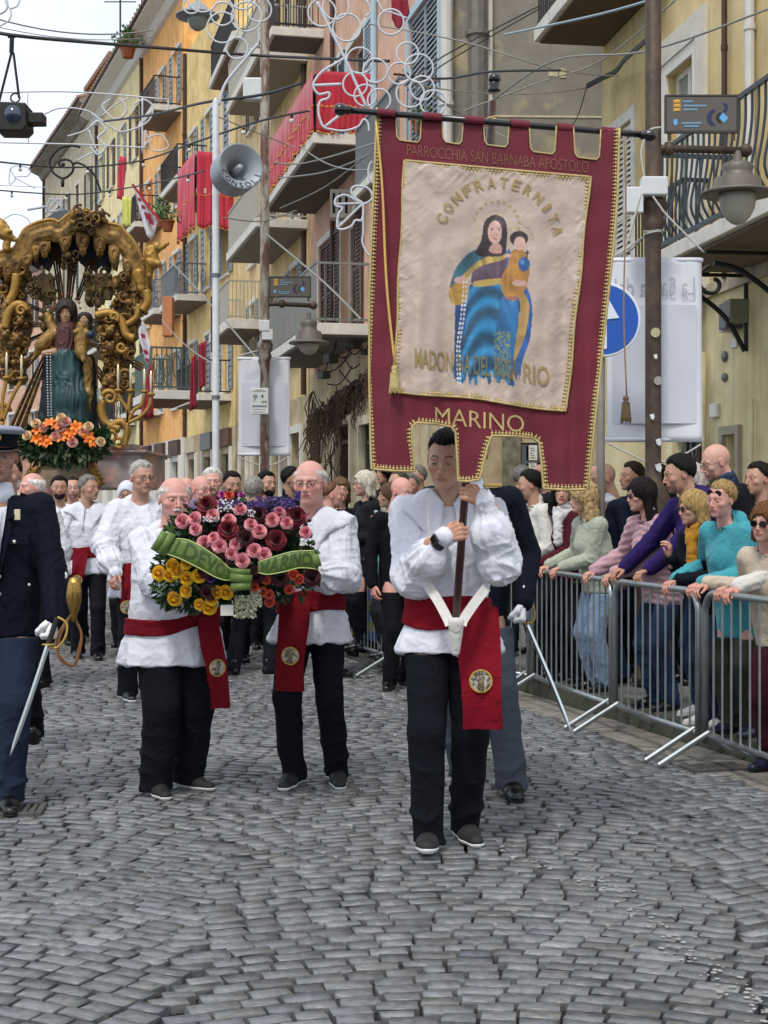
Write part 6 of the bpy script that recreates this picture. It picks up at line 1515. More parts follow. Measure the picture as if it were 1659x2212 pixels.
paint(inpoly(X, Y, sp([(900, 850), (945, 845), (975, 900), (985, 960), (978, 1010), (960, 1060), (930, 1095), (900, 1120), (860, 1100), (836, 1050), (840, 990), (870, 930), (880, 880)])), '#a5722c', .7+.55*ridged(np.stack([X*.035, Y*.02, X*0], -1)))
paint(ell(930, 790, 48, 40), '#2a1b1a'); paint(ell(934, 815, 30, 36), '#c9a090'); paint(ell(932, 1025, 38, 17), '#c0988a'); paint(ell(895, 1105, 40, 11), '#8e5f50')
paint(ell(957, 925, 30, 38), '#1d4d86'); paint(ell(948, 915, 12, 15), '#3b77aa'); paint((np.abs(X-972) < 4) & (np.abs(Y-875) < 24) | (np.abs(Y-866) < 4) & (np.abs(X-972) < 13), '#1a1414')
paint(ell(868, 880, 22, 10), '#c0988a')
for (x0, x1, x2) in ((640, 625, 603), (655, 640, 616)):
    xr = np.interp(Y, [1010, 1200, 1350, 1560], [x0, x1, x2, x2+4]); paint((np.abs(X-xr) < 4.2) & (Y > 1010) & (Y < 1560) & (np.sin(Y*.26) > -.35), '#d5d4d4')
dis = (Y > 1480) & (vnoise(np.stack([X*.07, Y*.02, X*0+7], -1)) < (Y-1480)/110.) & (X > 570) & (X < 930) & (Y < 1640); Cc[dis] = cream*.96
band = (Y > 1280) & (Y < 1550) & (X > 800) & (X < 885) & (vnoise(np.stack([X*.12, Y*.12, X*0], -1)) > .55); paint(band, '#6b7a4e')
hgt = .0035*(vnoise(np.stack([X*.018+3, Y*.012, X*0+1], -1))-.5)*2+.004*ridged(np.stack([(X-Y*.5)*.012, (Y+X*.4)*.006, X*0+4], -1))+.0012*vnoise(np.stack([X*.05, Y*.05, X*0+9], -1))
gz = np.minimum(np.minimum(ga, 1-ga), np.minimum(gb, 1-gb)); hgt = hgt+.006*ridged(np.stack([(X+Y)*.022, (Y-X)*.014, X*0+6], -1))*np.exp(-gz/.09)
vs = np.zeros((NX+1, NY+1, 3), np.float32)
wv = np.vectorize(wav)(U, Vv); dd = 6.205-(Vv-240)*.000125+wv-.005-hgt*.85+(U-1050)*.00005
vs[..., 0] = (U-829.5)*dd/3240; vs[..., 1] = dd; vs[..., 2] = CAMH+(1091-Vv)*dd/3240; vs -= np.array(pole_bot, np.float32)
idx = np.arange((NX+1)*(NY+1)).reshape(NX+1, NY+1); q = np.stack([idx[:-1, :-1], idx[:-1, 1:], idx[1:, 1:], idx[1:, :-1]], -1).reshape(-1, 4)
M_satin = mat('painted_satin', (.6, .5, .42), .42, attr='tint', bump=.12, bscale=120, spec=.5, sheen=.3)
PN = link('cream_panel', np_mesh('cream_panel', vs.reshape(-1, 3), q, M_satin, tint=Cc.reshape(-1, 3)), BN, label='cream satin panel painted with a woman in a blue mantle holding a child')
edge = dense([c00, c10, c11, c01, c00], 60); 
ed2 = []
for (u, v) in edge:
    b_ = (v-347)/(888-347.); ed2.append((u+2.5*math.sin(b_*17)*(1 if u > 1050 else -1)*.6, v+(3*math.sin((u-860)/400*9+1) if v > 760 and (840 < u < 1225) else 0)))
lace(ed2, 'panel_lace', BN, off=.010, out=-1, rb=.0055); 
# embroidered letters laid on the cloth
def letters(txt, name, place, w, h, m, parent, bold=0., off=.013):
    "place(x, y) maps letter coordinates (x to the right, y up, in reading-grid units) to the reading grid"
    v, f = text_geo(txt, 1., bold); xs = [p.x for p in v]; ys = [p.y for p in v]; sx = w/(max(xs)-min(xs)); sy = h/.72; cx = (max(xs)+min(xs))/2
    mb = MB(); out = []
    for p in v:
        X_, Y_ = place((p.x-cx)*sx, p.y*sy); u, vv = bc(X_, Y_); out.append(BP(u, vv, off))
    mb.add(out, f); return mb.build(name, m, parent, fix=False, kind=None)
word = 'CONFRATERNITA'; n_ = len(word)
for i, ch in enumerate(word):
    a = R(156-(156-12)*i/(n_-1)); cx, cy = 818+318*math.cos(a), 815-318*math.sin(a)*1.0; rot = math.pi/2-a
    letters(ch, 'letter', lambda x, y, cx=cx, cy=cy, r=rot: (cx+x*math.cos(r)+y*math.sin(r), cy+x*math.sin(r)-y*math.cos(r)), 20 if ch == 'I' else 44, 58, mat('old_gold_satin', '#99814f', .55, .15), BN, bold=.02 if ch != 'I' else .0)
for (txt, xc, yc, w) in (('MADON', 480, 1438, 200), ('NA', 640, 1456, 70), ('DEL', 735, 1468, 90), ('ROSA', 862, 1483, 120), ('RIO', 1022, 1516, 135)):
    letters(txt, 'lettering', lambda x, y, xc=xc, yc=yc: (xc+x, yc-y+x*.13), w, 104, mat('old_gold_satin', '#a98a4c') if txt in ('MADON', 'RIO') else mat('tarnished_thread', '#6f6a48', .6), BN, bold=.012, off=.0125)
letters('PARROCCHIA SAN BARNABA APOSTOLO', 'lettering', lambda x, y: (818+x, 372-y+x*.095), 960, 62, M_thr2, BN, off=.004, bold=-.006)
letters('MARINO', 'lettering', lambda x, y: (722+x, 1752-y+x*.10), 470, 92, M_thread, BN, off=.004, bold=-.004)
def tassel(name, a, b, m, w, mt, label):
    mb = MB(); n = 14; pts = [a.lerp(b, k/n)+Vector((.006*math.sin(k*.5), 0, -.0)) for k in range(n+1)]; mb.tube(pts, w, 6); c = mb.build('cord', m, BN, smooth=True)
    mb = MB(); mb.lathe([(.001, .015), (.011, .01), (.013, 0), (.009, -.008), (.014, -.014), (.017, -.03), (.022, -.075), (.021, -.088), (.001, -.086)], b, 16); t = mb.build('tassel', mt, c, smooth=True)
    mb = MB()
    for k in range(22): w_ = k/22*6.28; mb.tube([b+Vector((.014*math.cos(w_), .014*math.sin(w_), -.014)), b+Vector((.0215*math.cos(w_), .0215*math.sin(w_), -.092-.004*(k % 3)))], .002, 4)
    mb.build('strand', mt, t, kind='stuff')
tassel('t', BP(812, 262, .03), BP(852, 797, .045), mat('yellow_cord', '#c9a555', .55, .15, var=.15, vscale=60), .0055, mat('pale_tassel', '#b8a468', .6, var=.2, vscale=80), '')
tassel('t', BP(1348, 298, .0), BP(1352, 862, .02), mat('brown_cord', '#8b6a4a', .6, var=.2, vscale=60), .0035, mat('brown_tassel', '#5b452a', .7, var=.2, vscale=80), '')

# ------------------------------------------------------------------ the flowers
FC = (219.4, 960.0, .3637)
def fq(x, y, d): return P(FC[0]+x*FC[2], FC[1]+y*FC[2], d)
ctr = fq(800, 650, 7.12); FL = empty('flower_arrangement', ctr, 0, 'big cushion of pink, red and yellow roses carried between two men in white', 'flowers')
def rose_mesh(key, col, col2, r=1., open_=1.):
    mb = MB(); rs_ = np.random.default_rng(hash(key) % 1000 if False else len(key)*7+int(r*100))
    for L_, (n, rr, z0, z1, rt_) in enumerate(((3, .24, .10, 1.0, .06), (4, .46, .0, .95, .30), (5, .66, -.1, .85, .70), (5, .80, -.2, .62, 1.0*open_), (5, .84, -.3, .28, 1.16*open_))):
        for k in range(n):
            a0 = 6.283*k/n+L_*.7+rs_.normal()*.1; wid = 6.283/n*(.72 if L_ < 3 else .60); vs = []; nu, nv = 5, 4
            for i in range(nu+1):
                for j in range(nv+1):
                    u_ = i/nu*2-1; t_ = j/nv; a = a0+u_*wid; pr = rr*(.35+.65*math.sin(t_*1.57))+(rt_-rr)*t_**3*1.0; z = z0+(z1-z0)*t_-(.30*u_*u_)*t_-.10*t_**4*(L_ > 1)
                    vs.append((pr*math.cos(a)*.9, pr*math.sin(a)*.9, z))
            mb.add(vs, [(i*(nv+1)+j, (i+1)*(nv+1)+j, (i+1)*(nv+1)+j+1, i*(nv+1)+j+1) for i in range(nu) for j in range(nv)], mi=0 if L_ > 1 else 1)
    mb.lathe([(.05, -.6), (.35, -.35), (.5, -.15), (.3, 0)], (0, 0, 0), 8, mi=2)
    me = mb.mesh(key, [mat(key, col, .6, var=.18, vscale=2.5, sheen=.2), mat(key+'_heart', col2, .6, var=.15, vscale=3), mat('sepal_green', '#2b4a22', .7)], smooth=True); return me
Rp = rose_mesh('pink_rose', '#eca3aa', '#d87482'); Rr = rose_mesh('red_rose', '#7e0a1e', '#5a0614'); Ry = rose_mesh('yellow_rose', '#f2c51a', '#e8a208'); Rc = rose_mesh('coral_rose', '#d8593f', '#b93a22'); Rd = rose_mesh('dark_red_rose', '#4d0a1a', '#32060f'); Rv = rose_mesh('violet_rose', '#5b3c8c', '#40286a'); Rm = rose_mesh('magenta_rose', '#d65ab0', '#a8348a')
def putr(me, x, y, r, d=None, tilt=None):
    ex = ((x-800)/480)**2+((y-640)/330)**2; d = d if d is not None else 6.90+.11*ex
    p = fq(x, y, d); dirv = Vector(((x-800)/480*.5, -1, (640-y)/330*.5+.15)).normalized()+Vector(RNG.normal(size=3)*.14); o = link(me.name, me, FL, loc=p-ctr)
    o.rotation_mode = 'QUATERNION'; o.rotation_quaternion = dirv.to_track_quat('Z', 'Y') @ Euler((0, 0, RNG.uniform(0, 6))).to_quaternion(); o.scale = (r,)*3; return o
for (x, y) in ((482, 457), (556, 440), (660, 420), (560, 505), (822, 388), (757, 455), (668, 558), (610, 583), (700, 603), (797, 592), (770, 650), (905, 630), (966, 655), (837, 690), (887, 478), (936, 520), (1055, 410), (1012, 450), (1100, 467), (1211, 523)): putr(Rp, x, y, RNG.uniform(.029, .036))
for (x, y) in ((632, 368), (752, 510), (1153, 430), (1035, 570)): putr(Rr, x, y, .048)
for (x, y) in ((920, 770), (1060, 790), (1250, 790), (625, 745), (640, 870), (720, 690), (930, 420), (850, 560), (600, 640)): putr(Rd, x, y, .042)
for (x, y) in ((345, 765), (425, 720), (452, 757), (408, 778), (508, 708), (508, 795), (580, 780), (505, 870), (437, 915), (690, 875), (743, 878), (585, 950), (640, 968), (655, 922)): putr(Ry, x, y, RNG.uniform(.029, .037))
for (x, y) in ((977, 805), (1137, 773), (1170, 800), (1115, 860), (905, 845), (957, 875), (995, 890), (998, 935), (760, 305)): putr(Rc, x, y, RNG.uniform(.021, .027))
putr(Rv, 650, 792, .024); putr(Rm, 716, 300, .020, 7.15); putr(Rm, 828, 300, .016, 7.15); putr(Rm, 700, 345, .014, 7.1)
def foliage(n, cx, cy, rx, ry, d0, sz, m, name, seed, ymin=None, parent=None, base=None, dd=.13, fqf=fq):
    rs_ = np.random.default_rng(seed); mb = MB()
    for _ in range(n):
        a = rs_.uniform(0, 6.283); r_ = math.sqrt(rs_.uniform(0, 1)); x, y = cx+rx*r_*math.cos(a), cy+ry*r_*math.sin(a)
        p = fqf(x, y, d0+dd*r_*r_+rs_.uniform(-.02, .05))-(base if base is not None else ctr); L_ = sz*rs_.uniform(.6, 1.3)
        t = Vector((math.cos(a)*rs_.uniform(.2, 1)*r_+rs_.normal()*.5, -.4+rs_.normal()*.3, -math.sin(a)*r_+rs_.normal()*.6)).normalized(); s_ = t.cross(Vector(rs_.normal(size=3))).normalized()*L_*.28; nn = t.cross(s_).normalized()*L_*.12
        mb.add([p, p+t*L_*.5+s_+nn, p+t*L_, p+t*L_*.5-s_+nn, p+t*L_*.5], [(0, 1, 4), (1, 2, 4), (2, 3, 4), (3, 0, 4)])
    return mb.build(name, m, parent or FL, fix=False, kind='stuff')
Mlf = mat('rose_leaf', '#24421f', .55, var=.45, vscale=30); Mlf2 = mat('light_leaf', '#4d6b35', .6, var=.4, vscale=40); Mdk = mat('purple_leaf', '#3a1522', .7, var=.4, vscale=30)
foliage(1500, 800, 650, 440, 300, 7.05, .05, Mlf, 'foliage', 1); foliage(500, 830, 480, 400, 190, 7.03, .035, Mdk, 'dark_foliage', 2); foliage(350, 800, 640, 460, 310, 7.03, .04, Mlf2, 'light_foliage', 3)
foliage(400, 490, 810, 170, 170, 7.08, .045, Mlf, 'foliage', 8); foliage(260, 1080, 800, 190, 110, 7.06, .045, Mlf, 'foliage', 9)
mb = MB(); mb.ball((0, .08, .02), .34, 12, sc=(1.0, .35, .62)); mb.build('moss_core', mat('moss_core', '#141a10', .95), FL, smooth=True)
def sprig(n, boxes, r, m, name, seed, d0=6.97):
    rs_ = np.random.default_rng(seed); mb = MB()
    for (x0, x1, y0, y1) in boxes:
        for _ in range(n):
            x, y = rs_.uniform(x0, x1), rs_.uniform(y0, y1); p = fq(x, y, d0+rs_.uniform(-.03, .09))-ctr; k = rs_.uniform(.6, 1.3)*r
            w = rs_.uniform(0, 6); mb.add([p+Vector((k*math.cos(w+i*1.257), -.003*(i % 2), k*math.sin(w+i*1.257))) for i in range(5)]+[p+Vector((0, -k*.6, 0))], [(i, (i+1) % 5, 5) for i in range(5)])
    return mb.build(name, m, FL, fix=False, kind='stuff')
sprig(130, [(700, 830, 330, 390), (900, 1060, 310, 400), (1060, 1150, 320, 380), (1150, 1180, 280, 330), (860, 960, 340, 400)], .0052, mat('purple_statice', '#47306f', .7, var=.3, vscale=40), 'purple_blossom', 11)
sprig(60, [(690, 780, 330, 400), (870, 910, 390, 430), (1180, 1220, 560, 600), (600, 700, 430, 460)], .0045, mat('white_blossom', '#dfdfdb', .7), 'white_blossom', 12, 6.94)
sprig(300, [(790, 920, 900, 1030), (890, 950, 860, 960)], .0062, mat('cream_blossom', '#b3b596', .7, var=.35, vscale=60), 'cream_blossom', 13, 6.98)
Mrib = mat('green_ribbon', '#56701f', .5, var=.12, vscale=6, bump=.15, bscale=200, spec=.6, sheen=.3); Mredge = mat('ribbon_edge', '#b9c77a', .5)
def ribbon(top_, bot_, d0, text, sag=.03, dshift=0):
    tp, bt = smoothpath([(a, b, 0) for a, b in top_], 8), smoothpath([(a, b, 0) for a, b in bot_], 8); n = len(tp); vs = []; pos = []
    for i in range(n):
        t_ = i/(n-1); d_ = d0-sag*math.sin(t_*math.pi)+dshift*t_
        for j in range(5):
            k = j/4; x, y = tp[i].x*(1-k)+bt[i].x*k, tp[i].y*(1-k)+bt[i].y*k; vs.append(fq(x, y, d_-.004*math.sin(k*math.pi))-ctr)
    mb = MB(); mb.add(vs, [(i*5+j, (i+1)*5+j, (i+1)*5+j+1, i*5+j+1) for i in range(n-1) for j in range(4)]); rb = mb.build('ribbon', Mrib, FL, smooth=True, fix=False); rb.modifiers.new('t', 'SOLIDIFY').thickness = .002
    for j in (0, 4): mb = MB(); mb.tube([vs[i*5+j]+Vector((0, -.002, 0)) for i in range(n)], .0028, 5); mb.build('ribbon_edge', Mredge, rb, smooth=True)
    v, f = text_geo(text, 1., .01); xs = [p.x for p in v]; x0, x1 = min(xs), max(xs); out = []
    for p in v:
        t_ = .08+.84*(p.x-x0)/(x1-x0); k = .5-p.y*1.05; i = min(n-2, int(t_*(n-1))); fr = t_*(n-1)-i; j = max(0, min(3, int(k*4))); fk = k*4-j
        a = vs[i*5+j].lerp(vs[i*5+j+1], fk); b = vs[(i+1)*5+j].lerp(vs[(i+1)*5+j+1], fk); out.append(a.lerp(b, fr)+Vector((0, -.007, 0)))
    mb = MB(); mb.add(out, f); mb.build('ribbon_lettering', mat('ribbon_print', '#3a4f16', .45), rb, fix=False)
ribbon([(440, 560), (520, 570), (620, 625), (700, 680), (760, 735), (800, 760)], [(385, 650), (470, 680), (580, 735), (670, 785), (730, 805), (775, 805)], 6.90, 'I DEVOTI')
ribbon([(930, 700), (1010, 672), (1120, 640), (1190, 633), (1262, 632)], [(930, 760), (990, 772), (1090, 755), (1180, 733), (1290, 742)], 6.90, 'MARINO')
for (x, y, w_, h_, rz_) in ((345, 575, .017, .10, -.55), (385, 590, .017, .11, -.5), (825, 755, .012, .09, 1.5), (830, 795, .019, .10, 1.45), (828, 845, .016, .09, 1.65), (1275, 690, .016, .06, .3)):
    mb = MB(); p = fq(x, y, 6.89)-ctr; ax = Vector((math.sin(-rz_), 0, math.cos(rz_))); sd_ = Vector((0, 1, 0)); tt = ax.cross(sd_)
    ring = []; 
    for e in (-1, 1):
        for k in range(12): w = k/12*6.283; ring.append(p+ax*e*h_/2+sd_*math.sin(w)*w_*.8+tt*math.cos(w)*w_)
    mb.add(ring, [(k, (k+1) % 12, 12+(k+1) % 12, 12+k) for k in range(12)]); lo_ = mb.build('ribbon_loop', Mrib, FL, smooth=True, fix=False); lo_.modifiers.new('t', 'SOLIDIFY').thickness = .002
mb = MB(); mb.box(fq(745, 985, 6.97)-ctr, (.06, .004, .05), rz=.2); mb.build('card', M_white, FL)
# ------------------------------------------------------------------ lamp posts, signs, loudspeaker
M_post = mat('rusty_cast_iron', '#5e4c3c', .6, .35, var=.3, vscale=14, bump=.3, bscale=60, col2='#453a33', cscale=9)
M_post2 = mat('peeling_cast_iron', '#8d887c', .65, .1, var=.25, vscale=10, bump=.4, bscale=50, col2='#5a3a2d', cscale=8, soft=.06, stretch=(1, 1, .35))
M_lamp = mat('lamp_grey', '#6d665d', .5, .3, var=.1, vscale=12); M_globe = mat('frosted_globe', '#a39e8e', .35, trans=.0, var=.05)
M_elec = mat('white_plastic_box', '#cfd0cd', .5, var=.05); M_rope = mat('white_rope', '#b9b6ae', .8)
def V_(u, v, d, base): return P(u, v, d)-base
def lamp_post(uc, d, label, k, g, m, rbase, lean=0, upper=True, pv=.15):
    base = Vector(((uc-829.5)*d/3240, d, pv)); E = empty('lamp_post', base, 0, label, 'lamp post', 'street lamp posts with white banners')
    z = lambda v: CAMH+(1091-v)*d/3240-pv
    r = rbase
    prof = [(r*2.6, 0), (r*2.6, .05), (r*2.3, .08), (r*2.2, .35), (r*2.0, .8), (r*2.1, z(k[0])-.55), (r*2.3, z(k[0])-.35), (r*1.7, z(k[0])-.22), (r*2.1, z(k[0])-.12), (r*1.5, z(k[0])-.04), (r*1.02, z(k[0])), (r, z(k[0])+.1), (r*.98, z(k[1])-.1), (r*1.1, z(k[1])), (r*1.5, z(k[1])+.06), (r*1.25, z(k[1])+.1), (r*1.7, z(k[1])+.16), (r*1.75, z(k[1])+.2), (r*1.2, z(k[1])+.26), (r*1.0, z(k[1])+.32), (r*.95, 9.0 if upper else z(k[1])+.9)]
    mb = MB(); mb.lathe(prof, (0, 0, 0), 18); mb.build('post', m, E, smooth=True)
    (ua, va, ub, vb, vtop, vrim, vglob, rr) = g
    a, b = V_(ua, va, d, base), V_(ub, vb, d, base)
    mb = MB(); mb.tube([Vector((0, 0, a.z)), a, b], [.035, .03, .028], 8); mb.lathe([(.045, -.03), (.055, 0), (.045, .03)], a+Vector((.05, 0, 0)), 10, M=Matrix.Rotation(R(90), 3, 'Y')); mb.ball(b+Vector((.03, 0, 0)), .05, 8); mb.tube([Vector((0, 0, a.z-.3)), (a+b)*.5*.5+Vector((0, 0, a.z*.5-.1)), (a+b)/2], .012, 5) if False else None
    arm = mb.build('lamp_arm', M_post, E, smooth=True)
    ul = (ub+ua)/2 if False else ub; cx = b.x-.03
    zt, zr, zg = z(vtop), z(vrim), z(vglob); H_ = zt-zr; mb = MB()
    mb.lathe([(.03, zt+.08), (.035, zt), (rr*.36, zt-.01), (rr*.44, zt-H_*.16), (rr*.40, zt-H_*.3), (rr*.42, zt-H_*.46), (rr*.62, zt-H_*.52), (rr*.66, zt-H_*.86), (rr*.96, zt-H_*.95), (rr, zr), (rr*.97, zr-.012), (rr*.6, zr+.0)], (cx, 0, 0), 28); mb.build('lamp_hood', M_lamp, E, smooth=True)
    mb = MB(); hg = zr-zg; mb.lathe([(rr*.50, zr+.01), (rr*.50, zr-hg*.2), (rr*.45, zr-hg*.5), (rr*.34, zr-hg*.75), (rr*.18, zr-hg*.93), (.001, zg)], (cx, 0, 0), 24); mb.build('lamp_globe', M_globe, E, smooth=True)
    return E, base
LP1, b1 = lamp_post(1411, 11.0, 'brown cast-iron lamp post between the banner and the cream house', (1040, 500), (1430, 321, 1602, 325, 350, 418, 487, .27), M_post, .060)
LP2, b2 = lamp_post(572, 18.5, 'peeling lamp post with white fabric banner left of the big banner', (1035, 780), (600, 656, 672, 660, 690, 741, 752+15, .25), M_post2, .058)
for (E, base, d, bx) in ((LP1, b1, 10.9, ((1384, 1440, 384, 424, .12), (1350, 1388, 406, 462, .10))), (LP2, b2, 18.4, ((560, 583, 692, 716, .10), (566, 590, 712, 735, .08)))):
    for (u0, u1, v0, v1, dp) in bx:
        p0, p1 = V_(u0, v1, d, base), V_(u1, v0, d, base); mb = MB(); mb.obox(p0-Vector((0, dp*.5, 0)), (p1.x-p0.x, 0, 0), (0, dp, 0), (0, 0, p1.z-p0.z)); mb.build('junction_box', M_elec, E, bevel=.01)
mb = MB()
for pts in ([(1396, 400), (1385, 330), (1402, 283), (1430, 275)], [(1410, 424), (1425, 445), (1445, 470), (1520, 545)], [(1384, 420), (1362, 500), (1345, 545)]): mb.tube(smoothpath([V_(u, v, 10.85, b1) for u, v in pts], 6), .008, 5)
mb.build('cable', M_rope, LP1, smooth=True)
mb = MB()
for k in range(4): mb.tube([Vector((.066*math.cos(w), .066*math.sin(w), CAMH+(1091-498-k*3)*11/3240-.15+.02*math.sin(w+k))) for w in np.linspace(0, 6.28, 15)[:-1]], .005, 4, closed=True)
mb.build('rope_lashing', M_rope, LP1)
for (u, v, r, c, rot) in ((1416, 718, .035, '#b9b48a', 0), (1417, 770, .02, '#e0ded8', 1), (1422, 822, .032, '#9a9690', 0), (1410, 900, .024, '#d9dcd8', 2), (1424, 955, .03, '#cfd2cf', 1), (1424, 1010, .035, '#cdd0cd', 1)):
    mb = MB(); p = V_(u, v, 10.92, b1); n = 14 if rot == 0 else 5; mb.add([p+Vector((r*math.cos(i/n*6.28)*(1 if rot == 0 else .6+.5*((i*7) % 3)/2), -.0 + .4*(r*math.cos(i/n*6.28))**2*12, r*math.sin(i/n*6.28))) for i in range(n)], [tuple(range(n))]); mb.build('sticker', mat('sticker'+c, c, .5, var=.2, vscale=30), LP1, fix=False)
def cloth_banner(name, u0, u1, v0, v1, d, label, txt=None):
    base = P(u0, v1, d); E = empty(name, base, 0, label, 'banner', 'white fabric banners on the lamp posts'); mb = MB(); nu, nv = 18, 26; vs = []
    p1 = P(u1, v0, d)-base; bot_h = .035
    for i in range(nu+1):
        for j in range(nv+1):
            s_, t_ = i/nu, j/nv; vs.append((p1.x*s_, .018*math.sin(s_*5+t_*2.2)*(1-.4*t_)+.006*math.sin(s_*23+t_*9)*max(0, t_-.7)*3, p1.z*t_))
    mb.add(vs, [(i*(nv+1)+j, (i+1)*(nv+1)+j, (i+1)*(nv+1)+j+1, i*(nv+1)+j+1) for i in range(nu) for j in range(nv)]); o = mb.build('fabric', mat('white_banner_cloth', '#dddee3', .8, var=.05, vscale=2.5, bump=.3, bscale=9), E, smooth=True, fix=False); o.modifiers.new('t', 'SOLIDIFY').thickness = .003
    for zz in (.02, p1.z-.02): mb = MB(); mb.tube([(-.01, .012, zz), (p1.x+.01, .012, zz)], .017, 8); mb.build('hem_rod', mat('white_banner_cloth', '#dddee3'), E, smooth=True)
    mb = MB(); x0, x1 = .06*p1.x, .94*p1.x; z0_, z1_ = .10*p1.z, .74*p1.z; f = lambda x: .018*math.sin(x/p1.x*5+1.2)-.012
    xs_ = np.linspace(x0, x1, 10)
    for a, b in zip(xs_, xs_[1:]): mb.quad((a, f(a), z0_), (b, f(b), z0_), (b, f(b), z1_), (a, f(a), z1_))
    mb.build('faded_print', mat('faded_print', '#cdced8', .85, var=.05, vscale=3), o, fix=False)
    if txt:
        v, fc = text_geo(txt, 1.); xs = [p.x for p in v]; sx = p1.x*.84/(max(xs)-min(xs)); mb = MB(); mb.add([(p1.x*.5-p.x*sx, f(p1.x*.5-p.x*sx)-.006, p1.z*.835+p.y*sx*1.5) for p in v], fc); mb.build('show_through_lettering', mat('ghost_print', '#b4b5be', .85), o, fix=False)
    return E
WB1 = cloth_banner('fabric_banner', 1312, 1516, 556, 955, 11.18, 'large white fabric banner behind the brown lamp post', 'La Sagra del')
WB2 = cloth_banner('fabric_banner', 515, 626, 771, 985, 18.65, 'smaller white fabric banner behind the peeling lamp post')
for (E, d, pts) in ((WB1, 11.0, [[(1316, 960), (1370, 985), (1411, 1002), (1470, 985), (1514, 960)], [(1405, 500), (1350, 540), (1316, 556)]]), (WB2, 18.5, [[(518, 988), (545, 1000), (572, 1006), (600, 1000), (624, 986)], [(517, 768), (560, 757)]])):
    mb = MB(); base = Vector(E.location)
    for p in pts: mb.tube(smoothpath([P(u, v, d)-base for u, v in p], 4), .007 if d < 15 else .009, 5)
    mb.build('tie_cord', M_rope, E)
def town_sign(u0, v0, u1, v1, d, label, group='brown notice signs on the lamp arms'):
    base = P(u0, v1, d); E = empty('notice_sign', base, 0, label, 'sign', group); p1 = P(u1, v0, d)-base; w, h = p1.x, p1.z; th = .03
    mb = MB(); mb.obox((0, 0, 0), (w, 0, 0), (0, th, 0), (0, 0, h)); mb.build('board', mat('brown_board', '#5b544b', .5, var=.05), E, bevel=.004)
    mb = MB(); t = .012
    for (a, s_) in (((-t, -.004, h), (w+2*t, th+.008, t)), ((-t, -.004, -t), (w+2*t, th+.008, t)), ((-t, -.004, 0), (t, th+.008, h)), ((w, -.004, 0), (t, th+.008, h))): mb.obox(a, (s_[0], 0, 0), (0, s_[1], 0), (0, 0, s_[2]))
    mb.build('board_frame', mat('brown_frame', '#39332d', .5), E)
    # print read off the photograph: x, y from 0 to 1
    def pr(poly, m, name): mb = MB(); mb.add([(x*w, -.003, (1-y)*h) for x, y in poly], [tuple(range(len(poly)))]); return mb.build(name, m, E, fix=False)
    Mb, My, Mn = mat('sign_blue_print', '#6f93aa', .6), mat('sign_yellow_print', '#d8a638', .6), mat('sign_navy_print', '#1f2a55', .6)
    for (x0, x1, y) in ((.23, .37, .15), (.24, .57, .27), (.23, .44, .38), (.21, .50, .77), (.25, .46, .86)):
        bl = pr([(x0, y-.027), (x1, y-.027), (x1, y+.027), (x0, y+.027)], Mb, 'small_print')
    for k in range(3): y = .12+k*.12; pr([(.08, y), (.14, y-.03), (.21, y-.02), (.18, y+.03), (.22, y+.06), (.14, y+.06), (.08, y+.08), (.11, y+.03)], My, 'yellow_mark')
    pr([(.80, .47), (.875, .62), (.815, .77), (.745, .62)], mat('sign_sky_print', '#62a9de', .6), 'blue_diamond')
    cres = lambda cx, cy, r, a0, a1, t_: [(cx+r*math.cos(a)*.5, cy+r*math.sin(a)) for a in np.linspace(a0, a1, 12)]+[(cx+t_+r*.9*math.cos(a)*.5, cy+r*.92*math.sin(a)) for a in np.linspace(a1, a0, 12)]
    pr(cres(.70, .62, .26, R(118), R(245), .055), Mn, 'navy_crescent'); pr(cres(.79, .32, .16, R(-55), R(65), -.04), Mn, 'navy_crescent'); pr(cres(.79, .62, .17, R(115), R(245), .03), mat('sign_black', '#131316', .6), 'black_crescent')
    pr([(.10, .66), (.15, .66), (.155, .78), (.125, .86), (.095, .78)], mat('sign_sky_print', '#62a9de', .6), 'crest')
    mb = MB()
    for x in (.02*w, .93*w): mb.obox((x, .005, -.16*h*1.6), (.05*w, 0, 0), (0, .02, 0), (0, 0, .16*h*1.6-.012))
    mb.build('sign_bracket', M_post, E)
town_sign(1440, 208, 1592, 283, 10.98, 'larger brown town sign above the lamp arm at the upper right')
town_sign(583, 599, 670, 640, 18.48, 'smaller brown town sign above the lamp arm near the middle')
base = P(541, 895, 18.35); E = empty('parking_notice', base, 0, 'white no-waiting notice strapped to the peeling lamp post', 'sign'); p1 = P(580, 838, 18.35)-base; w, h = p1.x, p1.z
mb = MB(); mb.obox((0, 0, 0), (w, 0, 0), (0, .04, 0), (0, 0, h)); mb.build('plate', M_elec, E, bevel=.008)
def np_(poly, c, nm): mb = MB(); mb.add([(x*w, -.003, (1-y)*h) for x, y in poly], [tuple(range(len(poly)))]); mb.build(nm, mat('np'+c, c, .6), E, fix=False)
for (x0, x1, y0, y1, c) in ((.1, .9, .12, .14, '#8a8f8c'), (.08, .9, .66, .72, '#747c88'), (.1, .8, .80, .82, '#9aa3a3'), (.15, .85, .9, .92, '#9aa3a3'), (.6, .92, .48, .56, '#8f9280'), (.25, .75, .05, .09, '#b9b08a')): np_([(x0, y0), (x1, y0), (x1, y1), (x0, y1)], c, 'printed_line')
np_([(.12, .34), (.2, .24), (.32, .25), (.42, .3), (.3, .42), (.16, .56), (.22, .42)], '#7d8a8c', 'tow_symbol'); np_([(.62, .26), (.7, .24), (.72, .3), (.68, .4), (.6, .34)], '#3c4358', 'tow_symbol')
